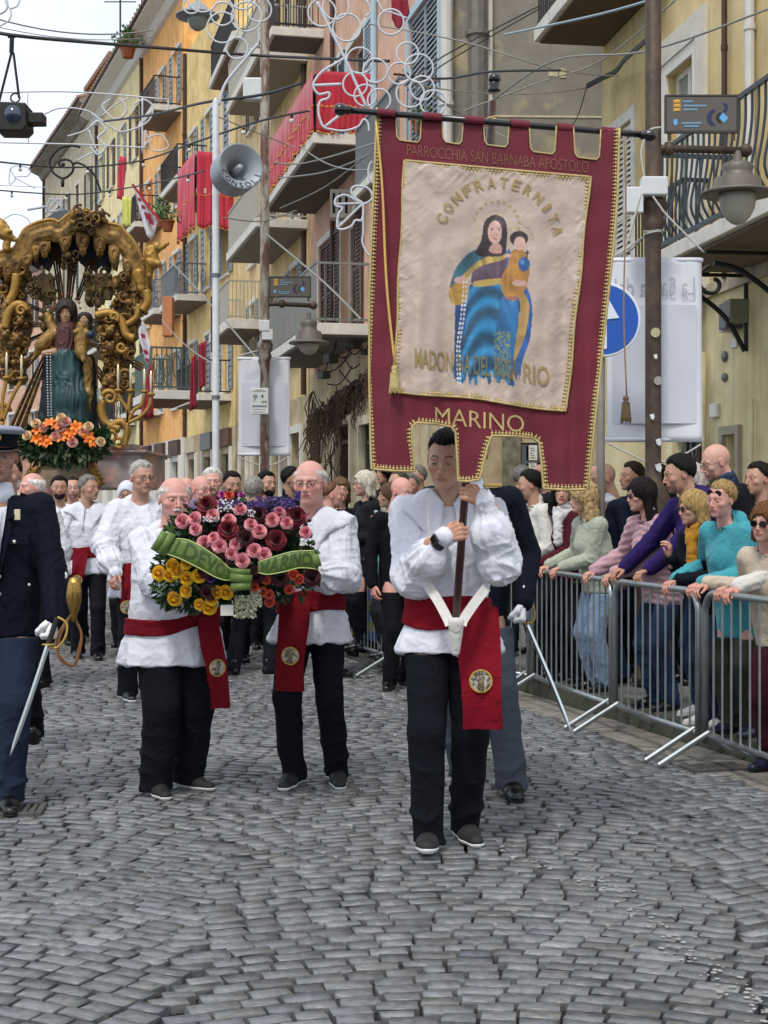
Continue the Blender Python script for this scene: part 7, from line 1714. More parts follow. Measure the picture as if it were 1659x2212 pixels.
# blue round sign
base = Vector(((1300-829.5)*10.7/3240, 10.7, .15)); E = empty('road_sign', base, 0, 'round blue road sign with a white upward arrow on a grey pole', 'road sign'); zc = CAMH+(1091-690)*10.7/3240-.15; RX = Matrix.Rotation(R(90), 3, 'X')
mb = MB(); mb.lathe([(.03, 0), (.03, zc+.3)], (0, .05, 0), 12); mb.build('sign_pole', M_pipeg, E, smooth=True)
cx = .012; mb = MB(); mb.lathe([(.001, 0), (.262, 0), (.268, -.006), (.268, -.02), (.001, -.02)], (cx, 0, zc), 48, M=RX); mb.build('sign_rim', mat('sign_white', '#d9dde2', .4), E)
mb = MB(); mb.lathe([(.001, .0), (.248, .0), (.248, -.004)], (cx, -.004, zc), 48, M=RX); mb.build('sign_face', mat('traffic_blue', '#0b4fa8', .4), E)
mb = MB(); mb.prism([(-.055, -.21), (.022, -.21), (.022, -.0), (.11, .01), (-.017, .235), (-.145, .01), (-.055, -.0)], (cx, -.012, zc), (1, 0, 0), (0, 0, 1), (0, .004, 0)); mb.build('arrow', mat('sign_white', '#d9dde2', .4), E)
# white pole and horn loudspeaker
base = Vector(((466-829.5)*16/3240, 16, 0)); E = empty('white_pole', base, 0, 'slim white painted pole carrying the horn loudspeaker', 'pole'); mb = MB(); mb.lathe([(.05, 0), (.05, .3), (.038, .35), (.036, 5.75), (.01, 5.8)], (0, 0, 0), 14); mb.build('shaft', mat('white_paint_pole', '#c6c9cc', .45, var=.1), E, smooth=True)
for z_ in (2.6, 3.9): mb = MB(); mb.lathe([(.045, -.02), (.045, .02)], (0, 0, z_), 12); mb.build('clamp', M_ironL, E)
hc = P(521, 359, 15.35); HS = empty('horn_loudspeaker', hc, 0, 'grey round horn loudspeaker lettered CONSOLI on the white pole', 'loudspeaker')
zax = Vector((.42, -.89, .10)).normalized(); xax = Vector((1, .42, 0)); xax = (xax-zax*xax.dot(zax)).normalized(); yax = zax.cross(xax); MM = Matrix((xax, yax, zax)).transposed(); r = .238
Mh = mat('horn_grey', '#8d959c', .4, .2, var=.06, vscale=8)
mb = MB(); mb.lathe([(r*.93, 0), (r, .008), (r*1.02, -.004), (r, -.02), (r*.985, -.30), (r*.93, -.335), (.06, -.36), (.05, -.42), (.001, -.43)], (0, 0, 0), 44, M=MM, caps=False); mb.build('horn_body', Mh, HS, smooth=True)
mb = MB(); mb.lathe([(r*.97, .004), (r*.70, -.035), (r*.5, -.10), (r*.36, -.18), (r*.28, -.26), (.001, -.265)], (0, 0, 0), 44, M=MM, caps=False); mb.build('horn_mouth', mat('horn_inner', '#9aa1a6', .5, .1, var=.05), HS, smooth=True)
mb = MB(); mb.lathe([(.045, -.25), (.038, -.12), (.030, -.02), (.022, -.012), (.001, -.01)], (0, 0, 0), 20, M=MM); mb.build('phase_plug', mat('horn_plug', '#a5a9ac', .35, .2), HS, smooth=True)
for i, ch in enumerate('CONSOLI'):
    v, f = text_geo(ch, .088, .001); a = R(202+i*22.5); mb = MB(); out = []
    for p in v:
        rr_ = r*.83-p.y*-1*-1*1.0; rr_ = r*.83-(p.y)*1.0; aa = a+p.x/(r*.83); zz = .004-(r*.97-rr_)*.039/(r*.27)-.004
        out.append(MM @ Vector((rr_*math.cos(aa), rr_*math.sin(aa), zz+.010)))
    mb.add(out, f); mb.build('letter', mat('horn_lettering', '#2b3036', .5), HS, fix=False)
mb = MB(); mb.tube([MM @ Vector((0, 0, -.30)), Vector((-.20, .55, .05)), Vector((-.24, .65, .05))], .018, 6); mb.build('mounting_arm', M_ironL, HS)

# ------------------------------------------------------------------ hanging lamps
def K1(x, y, d): return P(x*.3307, y*.3307, d)
base = K1(75, 760, 12.5); E = empty('hanging_floodlight', base, 0, 'black floodlight lantern hanging from chains at the upper left', 'street light'); Mbk = mat('black_housing', '#24241f', .55, .3, var=.2, vscale=15)
q_ = lambda x, y, dy=0: K1(x, y, 12.5+dy)-base
def polyp(pts, m, nm, dep, d0=0): mb = MB(); P0 = [q_(x, y, d0) for x, y in pts]; n = len(P0); mb.add(P0+[p+Vector((0, dep, 0)) for p in P0], [tuple(range(n)), tuple(range(2*n-1, n-1, -1))]+[(i, (i+1) % n, n+(i+1) % n, n+i) for i in range(n)]); return mb.build(nm, m, E, bevel=.01)
polyp([(-30, 660), (165, 668), (172, 820), (140, 852), (-30, 850)], Mbk, 'housing', .28); polyp([(172, 715), (195, 722), (195, 732), (278, 732), (278, 798), (195, 800), (172, 795)], Mbk, 'barrel', .16, .05)
mb = MB(); mb.lathe([(.001, .03), (.05, .02), (.062, 0), (.068, 0), (.068, -.03)], q_(82, 738, -.01), 24, M=RX); mb.build('lens', mat('lamp_lens', '#2e3b4c', .1, spec=.9), E, smooth=True)
mb = MB(); mb.tube([q_(-5, 660, .1), q_(75, 345, .1)], .011, 6); mb.tube([q_(125, 640, .1), q_(88, 345, .1)], .011, 6); mb.tube([q_(75, 345, .1), q_(78, 240, .1)], .02, 6); mb.tube([q_(100+30*math.cos(w), 640+30*math.sin(w), .1) for w in np.linspace(0, 6.28, 13)[:-1]], .008, 5, closed=True); mb.tube([q_(52, 240, .1), q_(100, 240, .1)], .012, 6); mb.build('hanger_chain', Mbk, E)
base = K1(1290, 100, 15); E = empty('street_lamp', base, 0, 'translucent disc street lamp head at the very top left of centre', 'street light')
mb = MB(); rr_ = 145*.3307*15/3240; mb.lathe([(.03, .14), (.1, .08), (rr_*.6, .04), (rr_*.98, .0), (rr_, -.01), (rr_*.96, -.02), (rr_*.5, -.02)], (0, 0, 0), 36); mb.build('shade', mat('shade_grey', '#8f9291', .45), E, smooth=True)
mb = MB(); mb.lathe([(rr_*.48, -.01), (rr_*.46, -.06), (rr_*.34, -.12), (rr_*.15, -.15), (.001, -.155)], (0, 0, 0), 28); mb.build('bowl', mat('clear_bowl', '#b9bdb8', .2, trans=.5), E, smooth=True)
# wrought bracket with spiral, further down the street
base = P(137, 420, 26); E = empty('bracket_lamp', base, 0, 'dark wrought-iron spiral bracket rising behind the gilded canopy', 'street light'); q5 = lambda x, y: P(x*.2315, 301.7+y*.2315, 26)-base
mb = MB(); sp_ = [q5(940, 480), q5(880, 330), q5(800, 250), q5(720, 215), q5(690, 225)]; mb.tube(smoothpath(sp_, 6), .02, 6)
pts = [(750, 70), (660, 55), (560, 80), (480, 160), (465, 240), (510, 320), (590, 360), (660, 320), (685, 260), (665, 205), (610, 185), (560, 200), (555, 240), (595, 245)]; mb.tube(smoothpath([q5(*p) for p in pts], 6), .022, 6); mb.tube([q5(585, 360), q5(585, 440)], .03, 6); mb.ball(q5(590, 232), .035, 6)
mb.build('wrought_scroll', M_iron, E, smooth=True)

# ------------------------------------------------------------------ festive light frames
M_tube = mat('white_light_tube', '#c6c8cc', .4, spec=.5); M_tubew = mat('light_tube_core', '#e4e6ea', .3)
def D4(x, y): return (x*.3968+658, y*.3968)
def D2(x, y): return (x*.2976+384, y*.2976)
def lum(name, d, circles, lines, label, conv, sc, r=.011, group='festive light frames over the street', m=None):
    r *= .78; l0 = lines[0][0] if isinstance(lines[0], tuple) else lines[0]; a0 = conv(*(circles[0][:2] if circles else l0[0])); base = P(*a0, d); E = empty(name, base, 0, label, 'light decoration', group)
    for (x, y, rr) in circles:
        u, v = conv(x, y); c = P(u, v, d)-base; R_ = rr*sc*d/3240; mb = MB(); tw = RNG.uniform(-.25, .25)
        mb.tube([c+Vector((R_*math.cos(w), .25*R_*math.sin(w+tw*9)*abs(tw), R_*math.sin(w)*(1-.1*abs(tw)))) for w in np.linspace(0, 6.2832, 29)[:-1]], r, 6, closed=True); mb.build('light_ring', m or M_tube, E, smooth=True)
    for ln in lines:
        th = r*.9
        if isinstance(ln, tuple): ln, th = ln; th *= .78
        mb = MB(); mb.tube(smoothpath([P(*conv(x, y), d)-base for x, y in ln], 6), th, 6); mb.build('light_tube', m or M_tube, E, smooth=True)
    return E
lum('light_frame', 12.5, [(95, 68, 76), (170, 35, 72), (230, 150, 76), (300, 330, 72), (385, 385, 66), (515, 400, 60), (622, 372, 78), (575, 510, 76), (405, 545, 62), (275, 460, 66), (330, 520, 60), (470, 120, 70), (640, 480, 66), (700, 560, 70), (560, 290, 60)],
    [([(70, 10), (130, 140), (215, 310), (340, 590)], .017), ([(50, 465), (200, 458)], .016), ([(230, 310), (160, 350), (90, 395), (48, 460), (75, 512), (132, 505), (128, 535), (85, 552), (75, 610), (95, 680), (120, 700)], .014), ([(110, 690), (225, 600)], .016), ([(120, 700), (210, 712), (290, 690), (320, 650), (345, 670), (350, 715)], .012), [(395, 0), (430, 60), (480, 70), (560, 100)], [(340, 0), (360, 60), (330, 90)]],
    'large grape-cluster light frame of white rings above the banner\'s left end', D4, .3968)
lum('light_frame', 13.2, [(325, 100, 86), (180, -20, 110), (500, 120, 110), (325, 200, 112), (590, 70, 90), (430, 350, 78), (100, 40, 60), (470, -30, 100)], [[(590, 200), (580, 330), (520, 360)], ([(300, 760), (345, 610), (480, 440), (580, 320)], .018)],
    'smaller cluster of white light rings at the top, beside the disc lamp', D2, .2976)
lum('light_frame', 12.8, [], [([(1345, 1475), (1270, 1420), (1265, 1365), (1320, 1350), (1390, 1375), (1410, 1440), (1350, 1480), (1290, 1450), (1215, 1415), (1150, 1440), (1145, 1490), (1195, 1510), (1165, 1560), (1160, 1650), (1200, 1665), (1260, 1640), (1290, 1600), (1330, 1600), (1345, 1560), (1345, 1480)], .014), ([(1165, 1650), (1345, 1475)], .013), ([(1150, 1480), (1345, 1475)], .012), ([(1345, 1475), (1345, 1680), (1340, 1760), (1370, 1830), (1400, 1860)], .012), ([(1410, 1170), (1385, 1220), (1390, 1290), (1420, 1330)], .014)],
    'white vine-leaf light frame touching the banner\'s left edge', D2, .2976)
q1 = lambda x, y: (x*.3307, y*.3307)
lum('light_frame', 30, [], [([(-20, 605), (480, 600), (1100, 650)], .02), ([(-20, 930), (560, 945), (960, 965)], .02), ([(1100, 650), (1100, 720)], .02), ([(440, 890), (560, 850), (640, 780), (560, 720), (400, 705), (290, 745)], .02), ([(600, 740), (700, 810), (800, 860), (960, 800), (1000, 700), (940, 650), (880, 680)], .025), ([(660, 760), (760, 680), (840, 640)], .02), ([(780, 640), (830, 720), (760, 780), (700, 740), (670, 690), (720, 650)], .025), ([(590, 830), (640, 790), (690, 850), (640, 900), (690, 960), (640, 1010), (590, 960)], .03), ([(640, 1000), (580, 850)], .02), ([(500, 1050), (640, 980)], .02), ([(950, 850), (1000, 980), (1100, 960), (1050, 880), (960, 900)], .02), ([(930, 640), (930, 1000)], .025), ([(180, 600), (185, 940)], .015)],
    'long openwork light frame spanning the street left of the loudspeaker', q1, .33)
lum('light_frame', 45, [], [([(60, 1100), (100, 1170), (60, 1200), (80, 1090), (190, 1100), (180, 1150), (100, 1160), (230, 1230)], .02), ([(-10, 1210), (330, 1225)], .015), ([(0, 1450), (90, 1400), (180, 1430), (200, 1500)], .02), ([(180, 1370), (300, 1350)], .05), ([(300, 1400), (330, 1300), (400, 1360), (320, 1380), (380, 1300), (410, 1350)], .04)],
    'faint far light frame with a butterfly-like leaf against the sky', q1, .33, m=mat('far_tube', '#aab0ba', .5))
lum('light_frame', 11, [(-10, 30, 60)], [([(0, 170), (60, 130), (70, 70), (30, 10)], .008), ([(60, 60), (110, 40), (130, 0)], .008)], 'thin white curls of a light frame in the top left corner', q1, .33)

# ------------------------------------------------------------------ overhead cables
M_wire = mat('dark_cable', '#2a2a2c', .6); M_wirel = mat('pale_cable', '#85837c', .6)
def wire(pts, r, m, label, sag=0, bulbs=0, bm_=None, n=10):
    p = [P(*q) for q in pts]; base = p[0]; E = empty('overhead_cable', base, 0, label, 'cable', 'overhead cables strung across the street')
    pp = []
    if len(p) == 2: pp = [p[0].lerp(p[1], k/n)+Vector((0, 0, -sag*4*(k/n)*(1-k/n))) for k in range(n+1)]
    else: pp = smoothpath(p, 6)
    mb = MB(); mb.tube([x-base for x in pp], r, 5); mb.build('wire', m, E)
    for k in range(bulbs):
        t = (k+.5)/bulbs*(len(pp)-1); c = pp[int(t)].lerp(pp[min(int(t)+1, len(pp)-1)], t % 1)-base; mb = MB(); mb.lathe([(.014, 0), (.016, -.04), (.012, -.05)], c, 8); bb = mb.build('bulb_socket', M_iron, E)
        mb = MB(); mb.ball(c+Vector((0, 0, -.075)), .028, 7); mb.build('bulb', bm_ or M_elec, bb, smooth=True)
    return E
W_ = [([(-30, 66, 12.5), (60, 80, 12.5), (300, 100, 14), (560, 120, 16), (840, 132, 14)], .016, M_wire, 'thick black cable that carries the floodlight across the top'),
 ([(-30, 34, 14), (330, 65, 16)], .008, M_wirel, 'upper thin cable in the top left sky'), ([(-30, 52, 18), (330, 80, 20)], .006, M_wirel, 'second thin cable in the top left sky'),
 ([(225, 262, 24), (330, 248, 21), (440, 222, 18), (565, 205, 17), (650, 180, 16)], .018, M_wire, 'black cable rising from the far light frame to the white box'),
 ([(-20, 348, 20), (150, 362, 22), (300, 348, 22), (420, 308, 19), (560, 262, 17), (665, 240, 16)], .013, M_wire, 'bulb cable passing behind the loudspeaker', 0, 6),
 ([(-20, 410, 24), (160, 420, 26), (310, 400, 24), (440, 370, 19)], .012, M_wire, 'lower bulb cable over the gilded canopy', 0, 5),
 ([(590, 352, 18), (660, 352, 17), (810, 310, 13)], .009, M_wirel, 'pale cable sagging under the red draped balcony'), ([(600, 385, 18), (700, 372, 16), (810, 330, 13)], .009, M_wirel, 'second pale cable below the red draped balcony'),
 ([(650, 315, 17), (810, 365, 13)], .008, M_wirel, 'pale cable crossing downwards under the red draped balcony'), ([(605, 450, 18), (700, 405, 16), (810, 322, 13)], .007, M_wirel, 'thin cable rising to the banner from the peeling post'),
 ([(575, 505, 18.4), (700, 610, 16), (780, 690, 15)], .012, M_wirel, 'pale stay wire from the peeling post down to the lower balcony'), ([(465, 250, 16), (600, 305, 18), (640, 318, 18)], .007, M_wirel, 'thin wire between white pole and draped balcony'),
 ([(850, 160, 14), (960, 170, 14), (1060, 155, 13), (1210, 152, 12)], .012, M_wire, 'black cable end reaching right behind the pole knob'), ([(875, 185, 14), (960, 120, 15), (1170, 10, 15)], .008, M_wire, 'thin dark cable slanting up to the right'), ([(880, 195, 14), (980, 125, 15), (1190, 5, 15)], .007, M_wire, 'its thinner twin cable slanting up to the right'),
 ([(1000, 240, 15), (1160, 180, 15), (1300, 130, 15), (1460, 0, 13)], .008, M_wirel, 'pale cable in front of the bare rendered wall'), ([(870, 150, 14), (1000, 250, 15), (1100, 300, 15)], .009, M_wirel, 'pale cable falling from the white downpipe'), ([(1060, 220, 15), (1200, 130, 14), (1400, 110, 12), (1659, 20, 11)], .009, M_wirel, 'pale cable running right across the cream house'),
 ([(1090, 75, 15), (1300, 30, 13), (1470, -20, 12)], .012, mat('blue_grey_cable', '#8fa0a8', .6), 'blue-grey cable under the upper corner balcony'), ([(1268, 182, 19.4), (1232, 275, 19)], .007, M_wire, 'short drop wire from the cable bundle'), ([(870, 178, 15), (1268, 190, 19)], .007, M_wirel, 'level wire on the bare rendered wall'),
 ([(350, 545, 30), (440, 640, 22), (560, 780, 18.6)], .012, M_wirel, 'long pale stay wire over the green balcony'), ([(350, 690, 30), (470, 790, 20)], .012, M_wirel, 'lower pale stay wire right of the float'), ([(480, 470, 16.5), (565, 478, 18.4), (640, 455, 18)], .008, M_wirel, 'thin wire clipped round the peeling post'),
 ([(1290, 545, 12), (1400, 500, 11)], .006, M_wirel, 'thin cord from the lamp post towards the banner'), ([(800, 52, 16), (1000, 90, 15), (1200, 150, 15), (1340, 165, 17)], .008, M_wirel, 'pale cable across the top of the bare wall')]
for w_ in W_:
    a = list(w_)+[0]*(6-len(w_)); wire(a[0], a[1], a[2], a[3], a[4] or .1, a[5], mat('opal_bulb', '#d8d6cc', .3))
bx = MB(); bx.box((0, 0, 0), (.22, .14, .26)); b_ = bx.build('electric_box', M_elec, None, bevel=.02); b_.location = P(546, 194, 17.6); tag(b_, 'white electric box high on the street cables beside the peeling post', 'box')
# the peeling post's thin upper mast
# ------------------------------------------------------------------ cloths, flags and plants on the far balconies
def hang(name, pts, d, m, label, cat='cloth', dep=.02, extra=None):
    base = P(*pts[0], d); E = empty(name, base, 0, label, cat); bm = bmesh.new(); vs = [bm.verts.new(P(u, v, d)-base) for u, v in pts]; bm.faces.new(vs); xs = [q.co.x for q in bm.verts]; zs = [q.co.z for q in bm.verts]
    for k in range(1, 8): bmesh.ops.bisect_plane(bm, geom=bm.verts[:]+bm.edges[:]+bm.faces[:], plane_co=(min(xs)+(max(xs)-min(xs))*k/8+.0003, 0, 0), plane_no=(1, 0, 0)); bmesh.ops.bisect_plane(bm, geom=bm.verts[:]+bm.edges[:]+bm.faces[:], plane_co=(0, 0, min(zs)+(max(zs)-min(zs))*k/8+.0003), plane_no=(0, 0, 1))
    sc_ = (max(xs)-min(xs))
    for q in bm.verts: q.co.y += .12*sc_*math.sin(q.co.x/sc_*12+q.co.z*2)
    me = bpy.data.meshes.new('fabric'); bm.to_mesh(me); bm.free(); me.materials.append(m); me.polygons.foreach_set('use_smooth', [True]*len(me.polygons)); o = link('fabric', me, E); o.modifiers.new('t', 'SOLIDIFY').thickness = dep
    return E, base
Mpk = mat('pink_red_cloth', '#c23a50', .8, var=.15, vscale=6)
hang('red_cloth', [(258, 337), (271, 340), (268, 420), (262, 432), (252, 428)], 42, Mpk, 'narrow red cloth hanging high above the gilded canopy')
hang('yellow_cloth', [(264, 425), (285, 430), (282, 490), (264, 490)], 41, mat('lemon_cloth', '#cfcf6e', .8, var=.15), 'lemon yellow hanging with green leaf pattern beside the narrow red cloth')
fl, fb_ = hang('flag', [(287, 402), (291, 400), (342, 480), (327, 520), (318, 510)], 34, mat('flag_white', '#d6d2d6', .8), 'white flag with crimson squares slanting from a pole', 'flag')
mb = MB()
for (u, v, s_) in ((301, 431, 5), (309, 447, 6), (319, 467, 10), (326, 480, 7)): mb.add([P(u+x, v+y, 33.85)-fb_ for x, y in ((-s_*.8, -s_), (s_*.7, -s_*.4), (s_, s_), (-s_*.4, s_*.6))], [(0, 1, 2, 3)])
mb.build('crimson_square', mat('flag_crimson', '#8e1730', .8), fl, fix=False, kind='stuff'); mb = MB(); mb.tube([P(286, 398, 33.9)-fb_, P(345, 478, 33.9)-fb_], .03, 5); mb.build('flag_pole', M_redcloth, fl)
for (pts, lab) in (([(291, 672), (300, 668), (326, 745), (322, 790), (314, 780), (300, 720)], 'white and crimson pennant hanging by the green balcony'),): 
    e2, b2_ = hang('pennant', pts, 24, mat('flag_white', '#d6d2d6', .8), lab, 'flag'); mb = MB()
    for (u, v, s_) in ((297, 683, 4), (302, 700, 4), (309, 725, 6), (315, 760, 6), (318, 777, 5)): mb.add([P(u+x, v+y, 23.9)-b2_ for x, y in ((-s_, -s_), (s_*.7, -s_*.4), (s_, s_), (-s_*.4, s_))], [(0, 1, 2, 3)])
    mb.build('crimson_square', mat('flag_crimson', '#8e1730', .8), e2, fix=False, kind='stuff')
for (pts, d, lab) in (([(322, 790), (330, 788), (332, 900), (320, 905), (305, 900)], 25, 'dark red cloth strip left of the green balcony'), ([(413, 775), (425, 760), (424, 880), (411, 888)], 30, 'dark red cloth strip right of the green balcony'), ([(428, 745), (446, 735), (444, 830), (431, 845)], 31, 'wider dark red cloth left of the white pole'), ([(845, -5), (880, -5), (885, 30), (862, 66), (846, 40)], 22.2, 'red cloth corner hanging at the very top beside the blue shutters')):
    hang('red_cloth', pts, d, mat('dark_red_cloth', '#8c1a30', .8, var=.15, vscale=8), lab)
# green-grey balcony box with railing nearer on the left of the white pole
FG = Fac((408-829.5)*34/3240+.0, 34, (395-829.5)*38/3240-.55, 38, 8); 
BG = empty('balcony_bay', label='grey-green ornamental iron balcony beside the float\'s candles', cat='balcony'); balcony(FG, -.4, 2.4, CAMH+(1091-850)*34.5/3240, BG, proj=.95, style='scroll', mrail=mat('green_grey_iron', '#56645f', .5, .2), h=.95, th=.2, msoff=mat('brown_soffit2', '#7c5236', .9)); rebase(BG)
# brown shutters and hoods low on the ochre facade
for (u0, u1, v0, v1, d, c, lab) in ((455, 470, 640, 760, 30, '#4a3026', 'tall brown shutter leaf standing open left of the peeling post'), (350, 372, 640, 725, 33, '#c07a4e', 'terracotta panel box hanging above the green balcony')):
    p0, p1 = P(u0, v1, d), P(u1, v0, d); mb = MB(); mb.obox((0, 0, 0), (p1.x-p0.x, 0, 0), (0, .35, 0), (0, 0, p1.z-p0.z)); o_ = mb.build('shutter_leaf' if c[1] == '4' else 'wall_panel', mat('pan'+c, c, .7, var=.15), None, bevel=.01); o_.location = p0; tag(o_, lab, 'shutter' if c[1] == '4' else 'panel')
# air conditioner
p0 = P(713, 470, 27.2); E = empty('air_conditioner', p0, 0, 'old white air conditioner box under the red draped balcony', 'air conditioner'); p1 = P(758, 408, 27.2)-p0
mb = MB(); mb.obox((0, 0, 0), (p1.x, 0, 0), (0, .35, 0), (0, 0, p1.z)); mb.build('casing', mat('old_white', '#a5a296', .6, var=.15), E, bevel=.01)
for k in range(3): mb = MB(); mb.obox((p1.x*(.12+.3*k), -.01, p1.z*.15), (p1.x*.12, 0, 0), (0, .012, 0), (0, 0, p1.z*.7)); mb.build('vent_panel', M_dark, E)
# cameras and spotlights under the lower balcony
E = empty('spotlight_cluster', P(712, 800, 26.5), 0, 'tangle of black spotlights and cables below the lower balcony', 'spotlight'); b0 = Vector(E.location)
for (u, v, s_) in ((715, 775, .12), (765, 745, .1), (790, 760, .08), (700, 810, .1)): mb = MB(); c = P(u, v, 26.5)-b0; mb.box(c, (s_*1.6, s_*2, s_*1.3), rz=.5); mb.tube([c, c+Vector((.1, .1, .35))], .015, 5); mb.build('spotlight', Mbk, E, bevel=.015)
mb = MB(); rs_ = np.random.default_rng(5)
for k in range(8): a, b = P(rs_.uniform(680, 800), rs_.uniform(730, 800), 26.6)-b0, P(rs_.uniform(680, 800), rs_.uniform(740, 840), 26.6)-b0; mb.tube(smoothpath([a, (a+b)/2+Vector((0, 0, -.15)), b], 4), .012, 4)
mb.build('loose_cable', M_wire, E)
# dried vines festooned along the lower wall
E = empty('dried_vines', P(740, 900, 27), 0, 'dry brown vine garland hung along the shop wall under the lower balcony', 'garland'); b0 = Vector(E.location); mb = MB()
for k in range(240):
    s_ = rs_.uniform(0, 1); u = 668+150*s_; vt = 905-115*s_; L_ = rs_.uniform(20, 95); d = 31.5-5.6*s_-.15
    pts = [P(u, vt+rs_.normal()*6, d)-b0]; 
    for j in range(5): pts.append(pts[-1]+Vector((rs_.normal()*.05, rs_.normal()*.03, -L_*d/3240/5)))
    mb.tube(pts, [.03, .022, .02, .014, .01, .006], 4)
for k in range(60):
    u = 672+rs_.uniform(0, 1)*20*(1 if k % 2 else 6); d = 29; p = P(u, rs_.uniform(830, 1000), d)-b0; mb.tube([p, p+Vector((rs_.normal()*.08, 0, -.3)), p+Vector((rs_.normal()*.1, 0, -.7))], .012, 4)
mb.build('vine_stems', mat('dry_vine', '#4f3a2e', .9, var=.4, vscale=20), E, kind='stuff')
# potted plants on balconies
def potted(u, v, d, s, label, col='#8a4a2c', n=120):
    base = P(u, v, d); E = empty('potted_plant', base, 0, label, 'plant'); mb = MB(); mb.lathe([(.001, 0), (s*.35, 0), (s*.5, s*.7), (s*.55, s*.7), (s*.55, s*.8), (.001, s*.8)], (0, 0, 0), 14); mb.build('pot', mat('pot'+col, col, .8, var=.15), E)
    mb = MB()
    for _ in range(n):
        a = rs_.uniform(0, 6.28); r_ = rs_.uniform(0, s*1.1); p = Vector((r_*math.cos(a), r_*math.sin(a), s*.8+rs_.uniform(0, s*1.6)*(1-r_/(s*1.6)))); t = Vector(rs_.normal(size=3)).normalized()*s*.35; q = t.cross(Vector(rs_.normal(size=3))).normalized()*s*.1; mb.add([p-t*.5, p+q, p+t*.5, p-q], [(0, 1, 2, 3)])
    mb.build('leaves', Mlf2, E, fix=False, kind='stuff')
potted(905, 285, 23.2, .22, 'leafy potted plant on the balcony behind the ring lights'); potted(930, 292, 22.6, .2, 'second leafy pot on the balcony, nearer the downpipe')
potted(128*2.16, 165*2.16/2.16*1.0-40, 58, .6, 'bushy roof plant at the eave of the pale yellow house', n=160); potted(345, 492, 47, .45, 'green pot plants on the far orange house balcony')
potted(362, 500, 45, .4, 'small pot with trailing green leaves on the same far balcony')
# ------------------------------------------------------------------ gilded processional float
DF = 17.0
def F3(x, y, d=DF): return P(x*.2728, 439+y*.2728, d)
fb0 = F3(530, 2150); FT = empty('processional_float', fb0, 0, 'gilded baroque canopy float with rays, scrolls and candles on a marbled base', 'float')
def G3(x, y, dy=0.): return F3(x, y, DF+dy)-fb0
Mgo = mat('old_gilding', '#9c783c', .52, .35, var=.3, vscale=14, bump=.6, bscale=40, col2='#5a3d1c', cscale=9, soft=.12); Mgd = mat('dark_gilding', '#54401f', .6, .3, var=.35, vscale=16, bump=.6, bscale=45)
Mgb = mat('bright_gilding', '#a57e3a', .48, .4, var=.25, vscale=18, bump=.5, bscale=50); Mnv = mat('midnight_drape', '#141b2b', .8, var=.2); Mmar = mat('marbled_wood', '#d3a08c', .55, col2='#9a8c88', cscale=2.2, soft=.05, var=.25, vscale=6)
S3 = .2728*DF/3240
def spiral(cx, cy, r0, r1, a0, turns, n=26, dy=0): return [G3(cx+(r0+(r1-r0)*k/n)*math.cos(a0+turns*6.283*k/n), cy+(r0+(r1-r0)*k/n)*math.sin(a0+turns*6.283*k/n), dy) for k in range(n+1)]
# base
mb = MB(); mb.obox(G3(-260, 2260), (1375*S3, 0, 0), (0, 1.9, 0), (0, 0, 290*S3)); mb.build('marbled_base', Mmar, FT, bevel=.02)
mb = MB(); mb.obox(G3(-290, 1975, -.06), (1440*S3, 0, 0), (0, 2.0, 0), (0, 0, 22*S3)); mb.obox(G3(-270, 1990, -.03), (1400*S3, 0, 0), (0, 1.95, 0), (0, 0, 14*S3)); mb.build('base_cornice', Mmar, FT, bevel=.008)
mb = MB(); mb.obox(G3(840, 1950, .05), (230*S3, 0, 0), (0, .5, 0), (0, 0, 45*S3)); mb.build('step_block', Mmar, FT, bevel=.01)
mb = MB(); cf = lambda a, k: G3(505+270*k*math.cos(a)*(1+.05*math.sin(5*a)), 2190+150*k*math.sin(a), -.02)
mb.tube([cf(a, 1) for a in np.linspace(0, 6.283, 60)[:-1]], [.028+.012*math.sin(9*a) for a in np.linspace(0, 6.283, 60)[:-1]], 7, closed=True)
for k in range(16): a = math.pi+math.pi*k/15; p = cf(a, 1.12); mb.tube([p+Vector((.05*math.cos(w)*(.3+.1*w), -.01, .05*math.sin(w)*(.3+.1*w))) for w in np.linspace(0, 5.5, 14)], .013, 5)
mb.build('gold_cartouche', Mgb, FT, smooth=True)
mb = MB(); mb.add([cf(a, .97)+Vector((0, .012, 0)) for a in np.linspace(0, 6.283, 40)[:-1]], [tuple(range(39))]); mb.build('cartouche_panel', mat('landscape_paint', '#b9a184', .6, col2='#8d7a62', cscale=6), FT, fix=False)
# carrying poles beneath
for x in (-200, 1050): mb = MB(); mb.tube([G3(x, 2290, -1.4), G3(x, 2290, 3)], .05, 8); mb.build('carrying_pole', M_wood, FT)
mb = MB()
for x in (-150, 1000):
    for dy in (.3, 1.6): mb.tube([G3(x, 2260, dy), Vector((G3(x, 0, dy).x, G3(x, 0, dy).y, -fb0.z+.0))], .04, 6)
mb.build('support_leg', M_wood, FT, kind='stuff')
